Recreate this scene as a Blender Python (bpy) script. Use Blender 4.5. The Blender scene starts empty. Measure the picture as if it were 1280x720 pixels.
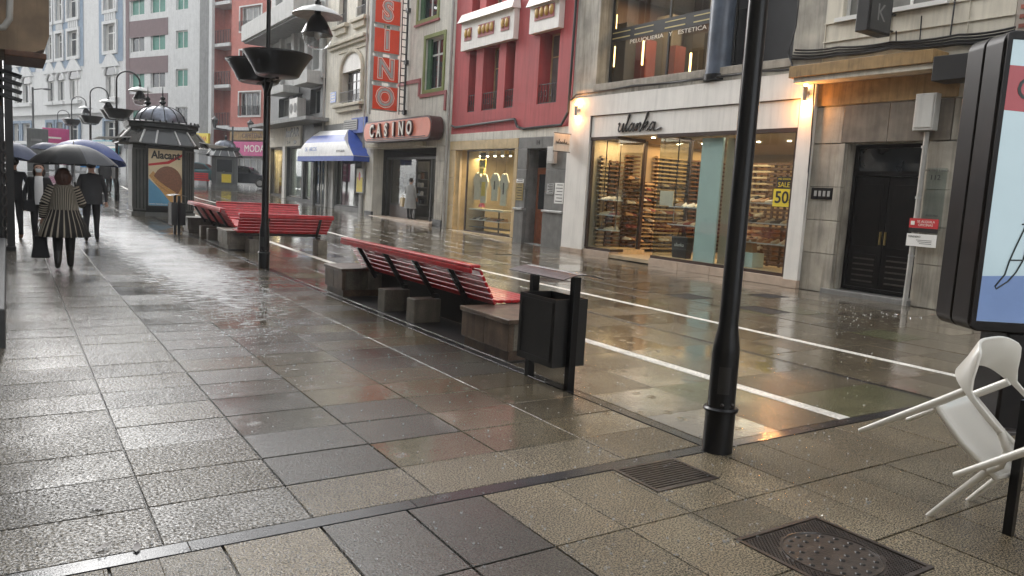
import bpy, bmesh, math, random
from mathutils import Vector, Matrix, Euler
R = math.radians
rnd = random.Random(7)
SC = bpy.context.scene
COL = SC.collection

# ---------------------------------------------------------------- camera
cam_data = bpy.data.cameras.new('camera')
cam = bpy.data.objects.new('camera', cam_data)
COL.objects.link(cam)
right = Vector((0.83603886, -0.54566132, 0.0573824))
down = Vector((-0.01823573, -0.13216112, -0.99106049))
fwd = Vector((0.5483671, 0.82751868, -0.12044237))
m = Matrix.Identity(4)
for i in range(3):
    m[i][0] = right[i]; m[i][1] = -down[i]; m[i][2] = -fwd[i]
m[0][3], m[1][3], m[2][3] = 0, 0, 1.6
cam.matrix_world = m
cam_data.sensor_width = 36.0
cam_data.lens = 958.0 / 1280.0 * 36.0
cam_data.clip_start = 0.05
cam_data.clip_end = 2000
SC.camera = cam

# ---------------------------------------------------------------- daylight: rainy overcast
world = bpy.data.worlds.new('World')
SC.world = world
world.use_nodes = True
nt = world.node_tree
nt.nodes.clear()
wo = nt.nodes.new('ShaderNodeOutputWorld')
bg = nt.nodes.new('ShaderNodeBackground')
sky = nt.nodes.new('ShaderNodeTexSky')
sky.sky_type = 'NISHITA'
sky.sun_disc = False
sky.sun_elevation = R(30)
sky.sun_rotation = R(350)
sky.air_density = 1.0
sky.dust_density = 5.0
hs = nt.nodes.new('ShaderNodeHueSaturation')
hs.inputs['Saturation'].default_value = 0.12
mx = nt.nodes.new('ShaderNodeMixRGB')
mx.inputs[0].default_value = 0.42
mx.inputs[2].default_value = (8.5, 8.8, 9.1, 1)
nt.links.new(sky.outputs[0], hs.inputs['Color'])
nt.links.new(hs.outputs[0], mx.inputs[1])
nt.links.new(mx.outputs[0], bg.inputs[0])
bg.inputs[1].default_value = 0.12
nt.links.new(bg.outputs[0], wo.inputs[0])
sd = bpy.data.lights.new('sun', 'SUN')
sd.energy = 0.5
sd.angle = R(25)
sd.color = (1.0, 0.97, 0.93)
sun = bpy.data.objects.new('sun', sd)
COL.objects.link(sun)
# sun direction agrees with the sky: azimuth measured like the sky's sun_rotation
_el, _az = R(30), R(350)
_d = Vector((math.sin(_az) * math.cos(_el), math.cos(_az) * math.cos(_el), math.sin(_el)))
sun.rotation_euler = _d.to_track_quat('Z', 'Y').to_euler()
sun.location = (0, 0, 40)
SC.view_settings.view_transform = 'Standard'
SC.view_settings.look = 'None'
SC.view_settings.exposure = 1.42
SC.view_settings.gamma = 1.0
SC.view_settings.use_curve_mapping = False
SC.cycles.max_bounces = 7
SC.cycles.diffuse_bounces = 3
SC.cycles.glossy_bounces = 4
SC.cycles.transmission_bounces = 4
SC.cycles.transparent_max_bounces = 12
SC.cycles.caustics_reflective = False
SC.cycles.caustics_refractive = False
SC.cycles.sample_clamp_indirect = 4.0

# ---------------------------------------------------------------- helpers
KIDS = {}
def g(y):
    """height of the street: level near the camera, then a gentle climb"""
    if y < 11: return 0.0
    if y < 19: return 0.0185 * (y - 11) ** 2 / 16
    if y < 42: return 0.0185 * (y - 15)
    if y < 61: return 0.4995 + 0.041 * (y - 42)
    return 1.2785 + 0.002 * (y - 61)

class Frame:
    """a facade: origin, horizontal direction u, outward normal n"""
    def __init__(s, o, u, n):
        s.o, s.u, s.n = Vector(o), Vector(u).normalized(), Vector(n).normalized()
    def p(s, u, n, z):
        return s.o + s.u * u + s.n * n + Vector((0, 0, z))
F0 = Frame((13.8, 0, 0), (0, 1, 0), (-1, 0, 0))
FW = Frame((0, 0, 0), (1, 0, 0), (0, 1, 0))     # plain world axes: u = x, n = y

class MB:
    def __init__(s): s.v, s.f, s.mi, s.cur = [], [], [], 0
    def add(s, vs, fs):
        b = len(s.v)
        s.v.extend([tuple(v) for v in vs])
        for f in fs:
            s.f.append([b + i for i in f]); s.mi.append(s.cur)
        return s
    def quad(s, a, b, c, d): return s.add([a, b, c, d], [(0, 1, 2, 3)])
    def poly(s, pts): return s.add(pts, [tuple(range(len(pts)))])
    def hexa(s, p):
        return s.add(p, [(0, 3, 2, 1), (4, 5, 6, 7), (0, 1, 5, 4), (1, 2, 6, 5), (2, 3, 7, 6), (3, 0, 4, 7)])
    def fbox(s, F, u0, u1, n0, n1, z0, z1):
        return s.hexa([F.p(u0, n0, z0), F.p(u1, n0, z0), F.p(u1, n1, z0), F.p(u0, n1, z0),
                       F.p(u0, n0, z1), F.p(u1, n0, z1), F.p(u1, n1, z1), F.p(u0, n1, z1)])
    def box(s, x0, x1, y0, y1, z0, z1): return s.fbox(FW, x0, x1, y0, y1, z0, z1)
    def bar(s, a, b, w, h, up=(0, 0, 1)):
        """rectangular bar from a to b, w across, h along 'up'"""
        a, b = Vector(a), Vector(b)
        d = (b - a).normalized(); up = Vector(up)
        x = d.cross(up)
        if x.length < 1e-5: x = d.cross(Vector((1, 0, 0)))
        x.normalize(); y = x.cross(d).normalized()
        q = []
        for P in (a, b):
            q += [P - x * w / 2 - y * h / 2, P + x * w / 2 - y * h / 2, P + x * w / 2 + y * h / 2, P - x * w / 2 + y * h / 2]
        return s.hexa(q)
    def tube(s, pts, r, seg=8, caps=True):
        pts = [Vector(p) for p in pts]
        rs = r if isinstance(r, (list, tuple)) else [r] * len(pts)
        n = len(pts); vs = []; fs = []
        ref = None
        for i, p in enumerate(pts):
            d = (pts[min(i + 1, n - 1)] - pts[max(i - 1, 0)])
            if d.length < 1e-9: d = Vector((0, 0, 1))
            d.normalize()
            if ref is None:
                ref = d.orthogonal().normalized()
            x = (ref - d * ref.dot(d))
            if x.length < 1e-6: x = d.orthogonal()
            x.normalize(); ref = x
            y = d.cross(x)
            for k in range(seg):
                a = 2 * math.pi * k / seg
                vs.append(p + (x * math.cos(a) + y * math.sin(a)) * rs[i])
        for i in range(n - 1):
            for k in range(seg):
                k2 = (k + 1) % seg
                fs.append((i * seg + k, i * seg + k2, (i + 1) * seg + k2, (i + 1) * seg + k))
        if caps:
            fs.append(tuple(range(seg - 1, -1, -1)))
            fs.append(tuple((n - 1) * seg + k for k in range(seg)))
        return s.add(vs, fs)
    def lathe(s, prof, c=(0, 0, 0), seg=20, a0=0.0, a1=2 * math.pi, sx=1.0, sy=1.0):
        c = Vector(c); full = abs(a1 - a0 - 2 * math.pi) < 1e-6
        k = seg if full else seg + 1
        vs = []; fs = []
        for r, z in prof:
            for j in range(k):
                a = a0 + (a1 - a0) * j / seg
                vs.append(c + Vector((r * sx * math.cos(a), r * sy * math.sin(a), z)))
        for i in range(len(prof) - 1):
            for j in range(seg):
                j2 = (j + 1) % k
                fs.append((i * k + j, i * k + j2, (i + 1) * k + j2, (i + 1) * k + j))
        return s.add(vs, fs)
    def prism(s, F, poly, n0, n1):
        """polygon in (u,z) extruded along n"""
        a = [F.p(u, n0, z) for u, z in poly]; b = [F.p(u, n1, z) for u, z in poly]
        k = len(poly)
        fs = [tuple(range(k)), tuple(range(2 * k - 1, k - 1, -1))]
        for i in range(k):
            j = (i + 1) % k
            fs.append((i, j, k + j, k + i))
        return s.add(a + b, fs)
    def ell(s, c, rx, ry, rz, seg=10, rings=6):
        pr = []
        vs = []; fs = []
        c = Vector(c)
        for i in range(rings + 1):
            t = -math.pi / 2 + math.pi * i / rings
            for k in range(seg):
                a = 2 * math.pi * k / seg
                vs.append(c + Vector((rx * math.cos(t) * math.cos(a), ry * math.cos(t) * math.sin(a), rz * math.sin(t))))
        for i in range(rings):
            for k in range(seg):
                k2 = (k + 1) % seg
                fs.append((i * seg + k, i * seg + k2, (i + 1) * seg + k2, (i + 1) * seg + k))
        return s.add(vs, fs)

def wmat(o):
    M = Matrix.LocRotScale(o.location, o.rotation_euler, o.scale)
    return (wmat(o.parent) @ M) if o.parent else M

def obj(name, mb, mat, parent=None, world=True, smooth=None, bevel=0.0, loc=None, recalc=True, kind=None):
    """link the builder's faces as ONE mesh object; 'world' coordinates are brought into the parent's space"""
    me = bpy.data.meshes.new(name)
    me.from_pydata(mb.v, [], mb.f)
    mats = mat if isinstance(mat, (list, tuple)) else [mat]
    for q in mats: me.materials.append(q)
    if len(mats) > 1: me.polygons.foreach_set('material_index', mb.mi)
    if recalc:
        bm = bmesh.new(); bm.from_mesh(me)
        bmesh.ops.remove_doubles(bm, verts=bm.verts, dist=1e-5)
        bmesh.ops.recalc_face_normals(bm, faces=bm.faces)
        bm.to_mesh(me); bm.free()
    o = bpy.data.objects.new(name, me)
    COL.objects.link(o)
    if parent is not None:
        o.parent = parent
        KIDS.setdefault(parent.name, []).append(o)
        if world: me.transform(wmat(parent).inverted())
    if loc is not None: o.location = loc
    if smooth is not None:
        me.shade_smooth(); me.set_sharp_from_angle(angle=R(smooth))
    if bevel:
        b = o.modifiers.new('bevel', 'BEVEL'); b.width = bevel; b.segments = 2; b.limit_method = 'ANGLE'; b.angle_limit = R(40)
        b.harden_normals = False
    if kind: o['kind'] = kind
    return o

def tag(o, label, cat, group=None):
    o['label'] = label; o['category'] = cat
    if group: o['group'] = group
    return o

def thing(name, label, cat, loc=(0, 0, 0), rz=0.0, group=None):
    o = bpy.data.objects.new(name, None)
    o.empty_display_size = 0.2
    COL.objects.link(o); o.location = loc; o.rotation_euler = (0, 0, rz)
    return tag(o, label, cat, group)

def dup(root, loc, rz=None, label=None, group=None):
    def cp(o, par):
        c = o.copy(); COL.objects.link(c)
        if par is not None:
            c.parent = par; KIDS.setdefault(par.name, []).append(c)
        for ch in list(KIDS.get(o.name, [])): cp(ch, c)
        return c
    r = cp(root, None)
    r.location = loc
    if rz is not None: r.rotation_euler = (0, 0, rz)
    if label: r['label'] = label
    if group: r['group'] = group
    return r

def text(name, s, o, xd, size, mat, parent, depth=0.01, align='CENTER', sx=1.0, zd=(0, 0, 1), bold=0.0, kind=None, shear=0.0):
    """flat or raised lettering as a mesh; xd = reading direction"""
    cu = bpy.data.curves.new(name, 'FONT')
    cu.body = s; cu.size = size; cu.extrude = depth; cu.align_x = align; cu.align_y = 'CENTER'
    cu.offset = bold; cu.resolution_u = 3; cu.shear = shear
    t = bpy.data.objects.new(name, cu)
    me = bpy.data.meshes.new_from_object(t)
    bpy.data.objects.remove(t); bpy.data.curves.remove(cu)
    me.name = name
    X = Vector(xd).normalized(); Z = Vector(zd); Nn = X.cross(Z).normalized()
    M = Matrix.Identity(4)
    for i in range(3):
        M[i][0] = X[i] * sx; M[i][1] = Z[i]; M[i][2] = Nn[i]; M[i][3] = o[i]
    me.transform(M)
    me.materials.clear(); me.materials.append(mat)
    ob = bpy.data.objects.new(name, me); COL.objects.link(ob)
    if parent is not None:
        ob.parent = parent; KIDS.setdefault(parent.name, []).append(ob); me.transform(wmat(parent).inverted())
    if kind: ob['kind'] = kind
    return ob

# ---------------------------------------------------------------- materials
def N(nt, t, **kw):
    n = nt.nodes.new(t)
    for k, v in kw.items(): setattr(n, k, v)
    return n
def mat(name, col, rough=0.6, metal=0.0, var=0.12, vscale=3.0, bump=0.0, bscale=60.0, coat=0.0, streak=0.0, spec=0.5,
        emit=None, estr=0.0, fine=0.0, fscale=120.0, rand=0.0):
    """principled surface with soft colour variation, optional rain streaks and fine relief"""
    M = bpy.data.materials.new(name); M.use_nodes = True
    t = M.node_tree; b = t.nodes['Principled BSDF']; L = t.links.new
    b.inputs['Roughness'].default_value = rough
    b.inputs['Metallic'].default_value = metal
    b.inputs['Specular IOR Level'].default_value = spec
    b.inputs['Coat Weight'].default_value = coat
    b.inputs['Coat Roughness'].default_value = 0.08
    geo = N(t, 'ShaderNodeNewGeometry')
    pos = geo.outputs['Position']
    n1 = N(t, 'ShaderNodeTexNoise'); n1.inputs['Scale'].default_value = vscale; n1.inputs['Detail'].default_value = 5
    L(pos, n1.inputs['Vector'])
    r1 = N(t, 'ShaderNodeMapRange'); r1.inputs[1].default_value = 0.3; r1.inputs[2].default_value = 0.7
    r1.inputs[3].default_value = 1 - var; r1.inputs[4].default_value = 1 + var
    L(n1.outputs['Fac'], r1.inputs[0])
    val = r1.outputs[0]
    if streak > 0:
        mp = N(t, 'ShaderNodeMapping'); mp.inputs['Scale'].default_value = (5, 5, 0.35)
        L(pos, mp.inputs[0])
        n2 = N(t, 'ShaderNodeTexNoise'); n2.inputs['Scale'].default_value = 1.6; n2.inputs['Detail'].default_value = 6
        n2.inputs['Roughness'].default_value = 0.65
        L(mp.outputs[0], n2.inputs['Vector'])
        r2 = N(t, 'ShaderNodeMapRange'); r2.inputs[1].default_value = 0.45; r2.inputs[2].default_value = 0.75
        r2.inputs[3].default_value = 1.0; r2.inputs[4].default_value = 1.0 - streak
        L(n2.outputs['Fac'], r2.inputs[0])
        mu = N(t, 'ShaderNodeMath', operation='MULTIPLY'); L(val, mu.inputs[0]); L(r2.outputs[0], mu.inputs[1]); val = mu.outputs[0]
    if fine > 0:
        n3 = N(t, 'ShaderNodeTexNoise'); n3.inputs['Scale'].default_value = fscale; n3.inputs['Detail'].default_value = 2
        L(pos, n3.inputs['Vector'])
        r3 = N(t, 'ShaderNodeMapRange'); r3.inputs[1].default_value = 0.35; r3.inputs[2].default_value = 0.65
        r3.inputs[3].default_value = 1 - fine; r3.inputs[4].default_value = 1 + fine
        L(n3.outputs['Fac'], r3.inputs[0])
        mu = N(t, 'ShaderNodeMath', operation='MULTIPLY'); L(val, mu.inputs[0]); L(r3.outputs[0], mu.inputs[1]); val = mu.outputs[0]
    if rand > 0:
        oi = N(t, 'ShaderNodeObjectInfo')
        ad = N(t, 'ShaderNodeMath', operation='ADD'); L(oi.outputs['Random'], ad.inputs[0]); L(geo.outputs['Random Per Island'], ad.inputs[1])
        fr = N(t, 'ShaderNodeMath', operation='FRACT'); L(ad.outputs[0], fr.inputs[0])
        r4 = N(t, 'ShaderNodeMapRange'); r4.inputs[3].default_value = 1 - rand; r4.inputs[4].default_value = 1 + rand
        L(fr.outputs[0], r4.inputs[0])
        mu = N(t, 'ShaderNodeMath', operation='MULTIPLY'); L(val, mu.inputs[0]); L(r4.outputs[0], mu.inputs[1]); val = mu.outputs[0]
    vm = N(t, 'ShaderNodeVectorMath', operation='SCALE'); vm.inputs[0].default_value = col[:3]
    L(val, vm.inputs['Scale']); L(vm.outputs[0], b.inputs['Base Color'])
    if bump > 0:
        n4 = N(t, 'ShaderNodeTexNoise'); n4.inputs['Scale'].default_value = bscale; n4.inputs['Detail'].default_value = 3
        L(pos, n4.inputs['Vector'])
        bp = N(t, 'ShaderNodeBump'); bp.inputs['Strength'].default_value = bump; bp.inputs['Distance'].default_value = 0.01
        L(n4.outputs['Fac'], bp.inputs['Height']); L(bp.outputs[0], b.inputs['Normal'])
    if emit:
        b.inputs['Emission Color'].default_value = (*emit, 1); b.inputs['Emission Strength'].default_value = estr
    return M

def glass_mat(name, tint=(0.86, 0.9, 0.9), refl=1.0, drops=True):
    M = bpy.data.materials.new(name); M.use_nodes = True
    t = M.node_tree; t.nodes.clear(); L = t.links.new
    out = N(t, 'ShaderNodeOutputMaterial'); mix = N(t, 'ShaderNodeMixShader')
    tr = N(t, 'ShaderNodeBsdfTransparent'); tr.inputs[0].default_value = (*tint, 1)
    gl = N(t, 'ShaderNodeBsdfGlossy'); gl.inputs['Roughness'].default_value = 0.015
    fr = N(t, 'ShaderNodeLayerWeight')
    pw = N(t, 'ShaderNodeMath', operation='POWER'); pw.inputs[1].default_value = 5; L(fr.outputs['Facing'], pw.inputs[0])
    mu = N(t, 'ShaderNodeMath', operation='MULTIPLY_ADD'); mu.inputs[1].default_value = 0.92; mu.inputs[2].default_value = 0.055 * refl; mu.use_clamp = True
    L(pw.outputs[0], mu.inputs[0]); L(mu.outputs[0], mix.inputs[0]); L(tr.outputs[0], mix.inputs[1]); L(gl.outputs[0], mix.inputs[2])
    L(mix.outputs[0], out.inputs[0])
    return M

def emis(name, col, strength):
    M = bpy.data.materials.new(name); M.use_nodes = True
    t = M.node_tree; t.nodes.clear()
    out = N(t, 'ShaderNodeOutputMaterial'); e = N(t, 'ShaderNodeEmission')
    e.inputs[0].default_value = (*col, 1); e.inputs[1].default_value = strength
    t.links.new(e.outputs[0], out.inputs[0])
    return M

def wet_stone(name, ca, cb, dark, film0, film1, grain=230.0, gb=0.35, tilevar=0.25, slabvar=0.55, rough=0.15, crough=0.05, cmax=1.0, pits=0.0):
    """rain-soaked paving: aggregate grain standing out of a water film; the film is deeper on some slabs than on others"""
    M = bpy.data.materials.new(name); M.use_nodes = True
    t = M.node_tree; b = t.nodes['Principled BSDF']; L = t.links.new
    geo = N(t, 'ShaderNodeNewGeometry'); pos = geo.outputs['Position']
    oi = N(t, 'ShaderNodeObjectInfo')
    ad = N(t, 'ShaderNodeMath', operation='ADD'); L(oi.outputs['Random'], ad.inputs[0]); L(geo.outputs['Random Per Island'], ad.inputs[1])
    fr = N(t, 'ShaderNodeMath', operation='FRACT'); L(ad.outputs[0], fr.inputs[0]); rn = fr.outputs[0]
    m17 = N(t, 'ShaderNodeMath', operation='MULTIPLY'); m17.inputs[1].default_value = 17.31; L(rn, m17.inputs[0])
    fr2 = N(t, 'ShaderNodeMath', operation='FRACT'); L(m17.outputs[0], fr2.inputs[0]); rn2 = fr2.outputs[0]
    # grain
    vo = N(t, 'ShaderNodeTexNoise'); vo.inputs['Scale'].default_value = grain; vo.inputs['Detail'].default_value = 2.5; vo.inputs['Roughness'].default_value = 0.6
    L(pos, vo.inputs['Vector'])
    cr = N(t, 'ShaderNodeMapRange'); cr.inputs[1].default_value = 0.40; cr.inputs[2].default_value = 0.57; L(vo.outputs['Fac'], cr.inputs[0])
    # broad stains
    bn = N(t, 'ShaderNodeTexNoise'); bn.inputs['Scale'].default_value = 1.3; bn.inputs['Detail'].default_value = 6; L(pos, bn.inputs['Vector'])
    br = N(t, 'ShaderNodeMapRange'); br.inputs[1].default_value = 0.3; br.inputs[2].default_value = 0.72; br.inputs[3].default_value = 0.72; br.inputs[4].default_value = 1.22; L(bn.outputs['Fac'], br.inputs[0])
    mc = N(t, 'ShaderNodeMixRGB'); mc.inputs[1].default_value = (*ca, 1); mc.inputs[2].default_value = (*cb, 1); L(rn, mc.inputs[0])
    md = N(t, 'ShaderNodeMixRGB'); md.inputs[1].default_value = (*dark, 1); L(cr.outputs[0], md.inputs[0]); L(mc.outputs[0], md.inputs[2])
    tv = N(t, 'ShaderNodeMapRange'); tv.inputs[3].default_value = 1 - tilevar; tv.inputs[4].default_value = 1 + tilevar; L(rn2, tv.inputs[0])
    mm = N(t, 'ShaderNodeMath', operation='MULTIPLY'); L(tv.outputs[0], mm.inputs[0]); L(br.outputs[0], mm.inputs[1])
    vs = N(t, 'ShaderNodeVectorMath', operation='SCALE'); L(md.outputs[0], vs.inputs[0]); L(mm.outputs[0], vs.inputs['Scale'])
    L(vs.outputs[0], b.inputs['Base Color'])
    # water film depth 0..1
    fn = N(t, 'ShaderNodeTexNoise'); fn.inputs['Scale'].default_value = 0.9; fn.inputs['Detail'].default_value = 4; fn.inputs['Roughness'].default_value = 0.6
    L(pos, fn.inputs['Vector'])
    fa = N(t, 'ShaderNodeMath', operation='MULTIPLY_ADD'); fa.inputs[1].default_value = slabvar; L(rn2, fa.inputs[0]); L(fn.outputs['Fac'], fa.inputs[2])
    fm = N(t, 'ShaderNodeMapRange'); fm.inputs[1].default_value = film0; fm.inputs[2].default_value = film1; L(fa.outputs[0], fm.inputs[0])
    film = fm.outputs[0]
    ro = N(t, 'ShaderNodeMapRange'); ro.inputs[3].default_value = rough; ro.inputs[4].default_value = 0.04; L(film, ro.inputs[0])
    L(ro.outputs[0], b.inputs['Roughness'])
    b.inputs['Specular IOR Level'].default_value = 0.5
    b.inputs['IOR'].default_value = 1.42
    # relief: grain (drowned where the film is deep) + slow waves + drop rings
    gs = N(t, 'ShaderNodeMapRange'); gs.inputs[3].default_value = gb; gs.inputs[4].default_value = gb * 0.10; L(film, gs.inputs[0])
    b1 = N(t, 'ShaderNodeBump'); b1.inputs['Distance'].default_value = 0.006; L(gs.outputs[0], b1.inputs['Strength']); L(vo.outputs['Fac'], b1.inputs['Height'])
    wv = N(t, 'ShaderNodeTexNoise'); wv.inputs['Scale'].default_value = 16; wv.inputs['Detail'].default_value = 3; L(pos, wv.inputs['Vector'])
    b2 = N(t, 'ShaderNodeBump'); b2.inputs['Distance'].default_value = 0.02; b2.inputs['Strength'].default_value = 0.055
    L(wv.outputs['Fac'], b2.inputs['Height']); L(b1.outputs[0], b2.inputs['Normal'])
    vr = N(t, 'ShaderNodeTexVoronoi'); vr.inputs['Scale'].default_value = 5.5; L(pos, vr.inputs['Vector'])
    s1 = N(t, 'ShaderNodeMath', operation='MULTIPLY'); s1.inputs[1].default_value = 70; L(vr.outputs['Distance'], s1.inputs[0])
    s2 = N(t, 'ShaderNodeMath', operation='SINE'); L(s1.outputs[0], s2.inputs[0])
    s3 = N(t, 'ShaderNodeMapRange'); s3.inputs[1].default_value = 0.10; s3.inputs[2].default_value = 0.36; s3.inputs[3].default_value = 1; s3.inputs[4].default_value = 0; L(vr.outputs['Distance'], s3.inputs[0])
    s4 = N(t, 'ShaderNodeMath', operation='MULTIPLY'); L(s2.outputs[0], s4.inputs[0]); L(s3.outputs[0], s4.inputs[1])
    b3 = N(t, 'ShaderNodeBump'); b3.inputs['Distance'].default_value = 0.0016; b3.inputs['Strength'].default_value = 0.35
    L(s4.outputs[0], b3.inputs['Height']); L(b2.outputs[0], b3.inputs['Normal'])
    L(b3.outputs[0], b.inputs['Normal'])
    # the water itself: a clear coat, smooth where the film is deep
    cw = N(t, 'ShaderNodeMapRange'); cw.inputs[3].default_value = 0.55 * cmax; cw.inputs[4].default_value = cmax; L(film, cw.inputs[0]); cw_out = cw.outputs[0]
    if pits > 0:
        # bare aggregate stands clear of the water and does not shine
        pn = N(t, 'ShaderNodeMapping'); pn.inputs['Scale'].default_value = (1.0, 1.6, 1.0); L(pos, pn.inputs[0])
        pt_ = N(t, 'ShaderNodeTexNoise'); pt_.inputs['Scale'].default_value = grain * .8; pt_.inputs['Detail'].default_value = 3; L(pn.outputs[0], pt_.inputs['Vector'])
        pl_ = N(t, 'ShaderNodeMath', operation='MULTIPLY_ADD'); pl_.inputs[1].default_value = -.10; L(film, pl_.inputs[0]); L(pt_.outputs['Fac'], pl_.inputs[2])
        pm_ = N(t, 'ShaderNodeMapRange'); pm_.inputs[1].default_value = 0.44; pm_.inputs[2].default_value = 0.54; pm_.inputs[3].default_value = 1.0; pm_.inputs[4].default_value = 1 - pits; L(pl_.outputs[0], pm_.inputs[0])
        mq = N(t, 'ShaderNodeMath', operation='MULTIPLY'); L(cw_out, mq.inputs[0]); L(pm_.outputs[0], mq.inputs[1]); cw_out = mq.outputs[0]
        mr = N(t, 'ShaderNodeMath', operation='MULTIPLY'); mr.inputs[0].default_value = .5; L(pm_.outputs[0], mr.inputs[1]); L(mr.outputs[0], b.inputs['Specular IOR Level'])
    L(cw_out, b.inputs['Coat Weight'])
    b.inputs['Coat IOR'].default_value = 1.40; b.inputs['Coat Roughness'].default_value = crough
    g2 = N(t, 'ShaderNodeMath', operation='MULTIPLY'); g2.inputs[1].default_value = 0.55; L(gs.outputs[0], g2.inputs[0])
    c1 = N(t, 'ShaderNodeBump'); c1.inputs['Distance'].default_value = 0.006; L(g2.outputs[0], c1.inputs['Strength']); L(vo.outputs['Fac'], c1.inputs['Height'])
    c2 = N(t, 'ShaderNodeBump'); c2.inputs['Distance'].default_value = 0.02; c2.inputs['Strength'].default_value = 0.05
    L(wv.outputs['Fac'], c2.inputs['Height']); L(c1.outputs[0], c2.inputs['Normal'])
    c3 = N(t, 'ShaderNodeBump'); c3.inputs['Distance'].default_value = 0.0016; c3.inputs['Strength'].default_value = 0.35
    L(s4.outputs[0], c3.inputs['Height']); L(c2.outputs[0], c3.inputs['Normal'])
    L(c3.outputs[0], b.inputs['Coat Normal'])
    return M

# ---------------------------------------------------------------- palette
M = {}
M['grout'] = mat('wet_grout', (0.05, 0.045, 0.038), 0.35, var=0.25)
M['stone_a'] = wet_stone('wet_terrazzo_slab', (0.23, 0.20, 0.155), (0.19, 0.17, 0.14), (0.02, 0.018, 0.016), 0.50, 1.05, grain=75, gb=0.9, tilevar=.1, slabvar=.22, rough=.08, pits=.92)
M['stone_b'] = wet_stone('beige_terrazzo_slab', (0.285, 0.23, 0.15), (0.215, 0.18, 0.122), (0.022, 0.019, 0.014), 0.95, 1.5, grain=115, gb=0.9, pits=.5, tilevar=.16)
M['stone_d'] = wet_stone('dark_wet_slab', (0.085, 0.078, 0.066), (0.115, 0.098, 0.075), (0.03, 0.028, 0.024), 0.5, 1.2, grain=100, gb=0.8, tilevar=.15, rough=.2, crough=.11, cmax=.8, pits=.5)
M['stone_m'] = wet_stone('mossy_wet_slab', (0.155, 0.155, 0.075), (0.19, 0.17, 0.095), (0.06, 0.062, 0.035), 0.6, 1.1, grain=70, gb=0.6, rough=.2, crough=.11)
M['stone_c'] = wet_stone('wet_street_slab', (0.205, 0.165, 0.108), (0.165, 0.137, 0.095), (0.05, 0.042, 0.03), 0.45, 1.0, grain=100, gb=0.5, rough=.18, crough=.085, cmax=1.0, pits=.3)
M['edging'] = wet_stone('wet_black_edging', (0.035, 0.036, 0.04), (0.045, 0.045, 0.05), (0.02, 0.02, 0.022), 0.4, 0.9, grain=120, gb=0.45, rough=.3, crough=.16, cmax=.4)
M['stripe'] = mat('white_stripe_stone', (0.66, 0.64, 0.59), 0.35, var=0.3, vscale=5, fine=0.28, fscale=45)
M['asphalt'] = wet_stone('wet_plaza', (0.17, 0.16, 0.15), (0.15, 0.14, 0.13), (0.06, 0.055, 0.05), 0.4, 0.9, grain=60, gb=0.3)
M['black'] = mat('black_wet_paint', (0.006, 0.006, 0.007), 0.3, var=0.3, coat=0.22, spec=.25, bump=0.05, bscale=25)
M['blackmatte'] = mat('black_rough_metal', (0.012, 0.011, 0.011), 0.42, var=0.3, bump=0.1, bscale=40)
M['iron'] = mat('cast_iron', (0.035, 0.026, 0.022), 0.33, var=0.5, vscale=14, bump=0.3, bscale=90, coat=0.3)
M['beige'] = mat('aged_cream_render', (0.60, 0.555, 0.46), 0.75, var=0.1, vscale=1.2, streak=0.28, fine=0.05)
M['beige2'] = mat('grimy_limestone', (0.35, 0.32, 0.265), 0.6, var=0.28, vscale=2.2, streak=0.6, fine=0.06, rand=0.08)
M['ochre'] = mat('ochre_render', (0.33, 0.205, 0.08), 0.7, var=0.3, vscale=4, streak=0.65)
M['greystone'] = mat('grey_polished_stone', (0.17, 0.168, 0.16), 0.35, var=0.2, vscale=3.5, streak=0.25, fine=0.12, fscale=60, rand=0.12)
M['brownstone'] = mat('stained_brown_stone', (0.17, 0.145, 0.115), 0.45, var=0.25, vscale=4, streak=0.4)
M['white'] = mat('white_painted_board', (0.74, 0.715, 0.67), 0.5, var=0.07, vscale=1.5, streak=0.16)
M['offwhite'] = mat('offwhite_render', (0.64, 0.615, 0.545), 0.75, var=0.1, streak=0.36)
M['cream'] = mat('cream_stucco', (0.67, 0.63, 0.54), 0.75, var=0.1, streak=0.3)
M['creamdark'] = mat('dusty_stucco', (0.52, 0.475, 0.375), 0.75, var=0.12, streak=0.25)
M['red'] = mat('raspberry_render', (0.42, 0.072, 0.075), 0.7, var=0.12, vscale=0.9, streak=0.32, fine=0.06)
M['reddark'] = mat('dark_red_trim', (0.33, 0.10, 0.10), 0.6, var=0.1, streak=0.15)
M['gold'] = mat('ochre_majolica', (0.50, 0.31, 0.08), 0.35, var=0.2, vscale=9)
M['sill'] = mat('mossy_sill_stone', (0.28, 0.245, 0.195), 0.6, var=0.25, vscale=5, streak=0.35)
M['tan'] = mat('tan_marble', (0.50, 0.375, 0.20), 0.35, var=0.16, vscale=4, streak=0.12, rand=0.1)
M['pinkplinth'] = mat('pink_limestone', (0.42, 0.325, 0.25), 0.45, var=0.14, vscale=4, rand=0.1)
M['darkglass'] = mat('dark_window_glass', (0.022, 0.026, 0.03), 0.04, var=0.2, spec=0.8)
M['curtainglass'] = mat('curtained_window_glass', (0.16, 0.16, 0.15), 0.06, var=0.25, vscale=2.5, spec=0.8)
M['glass'] = glass_mat('shop_glass')
M['glass2'] = glass_mat('dusky_glass', tint=(0.78, 0.79, 0.77), refl=1.1)
M['frame_dark'] = mat('dark_brown_frame', (0.045, 0.026, 0.02), 0.35, var=0.2)
M['frame_white'] = mat('white_window_frame', (0.62, 0.61, 0.58), 0.45, var=0.05)
M['frame_green'] = mat('olive_window_surround', (0.20, 0.235, 0.075), 0.6, var=0.12)
M['green_dark'] = mat('green_shutter', (0.035, 0.10, 0.045), 0.5, var=0.2)
M['wood_door'] = mat('chestnut_door', (0.27, 0.085, 0.03), 0.35, var=0.25, vscale=8, coat=0.3)
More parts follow.
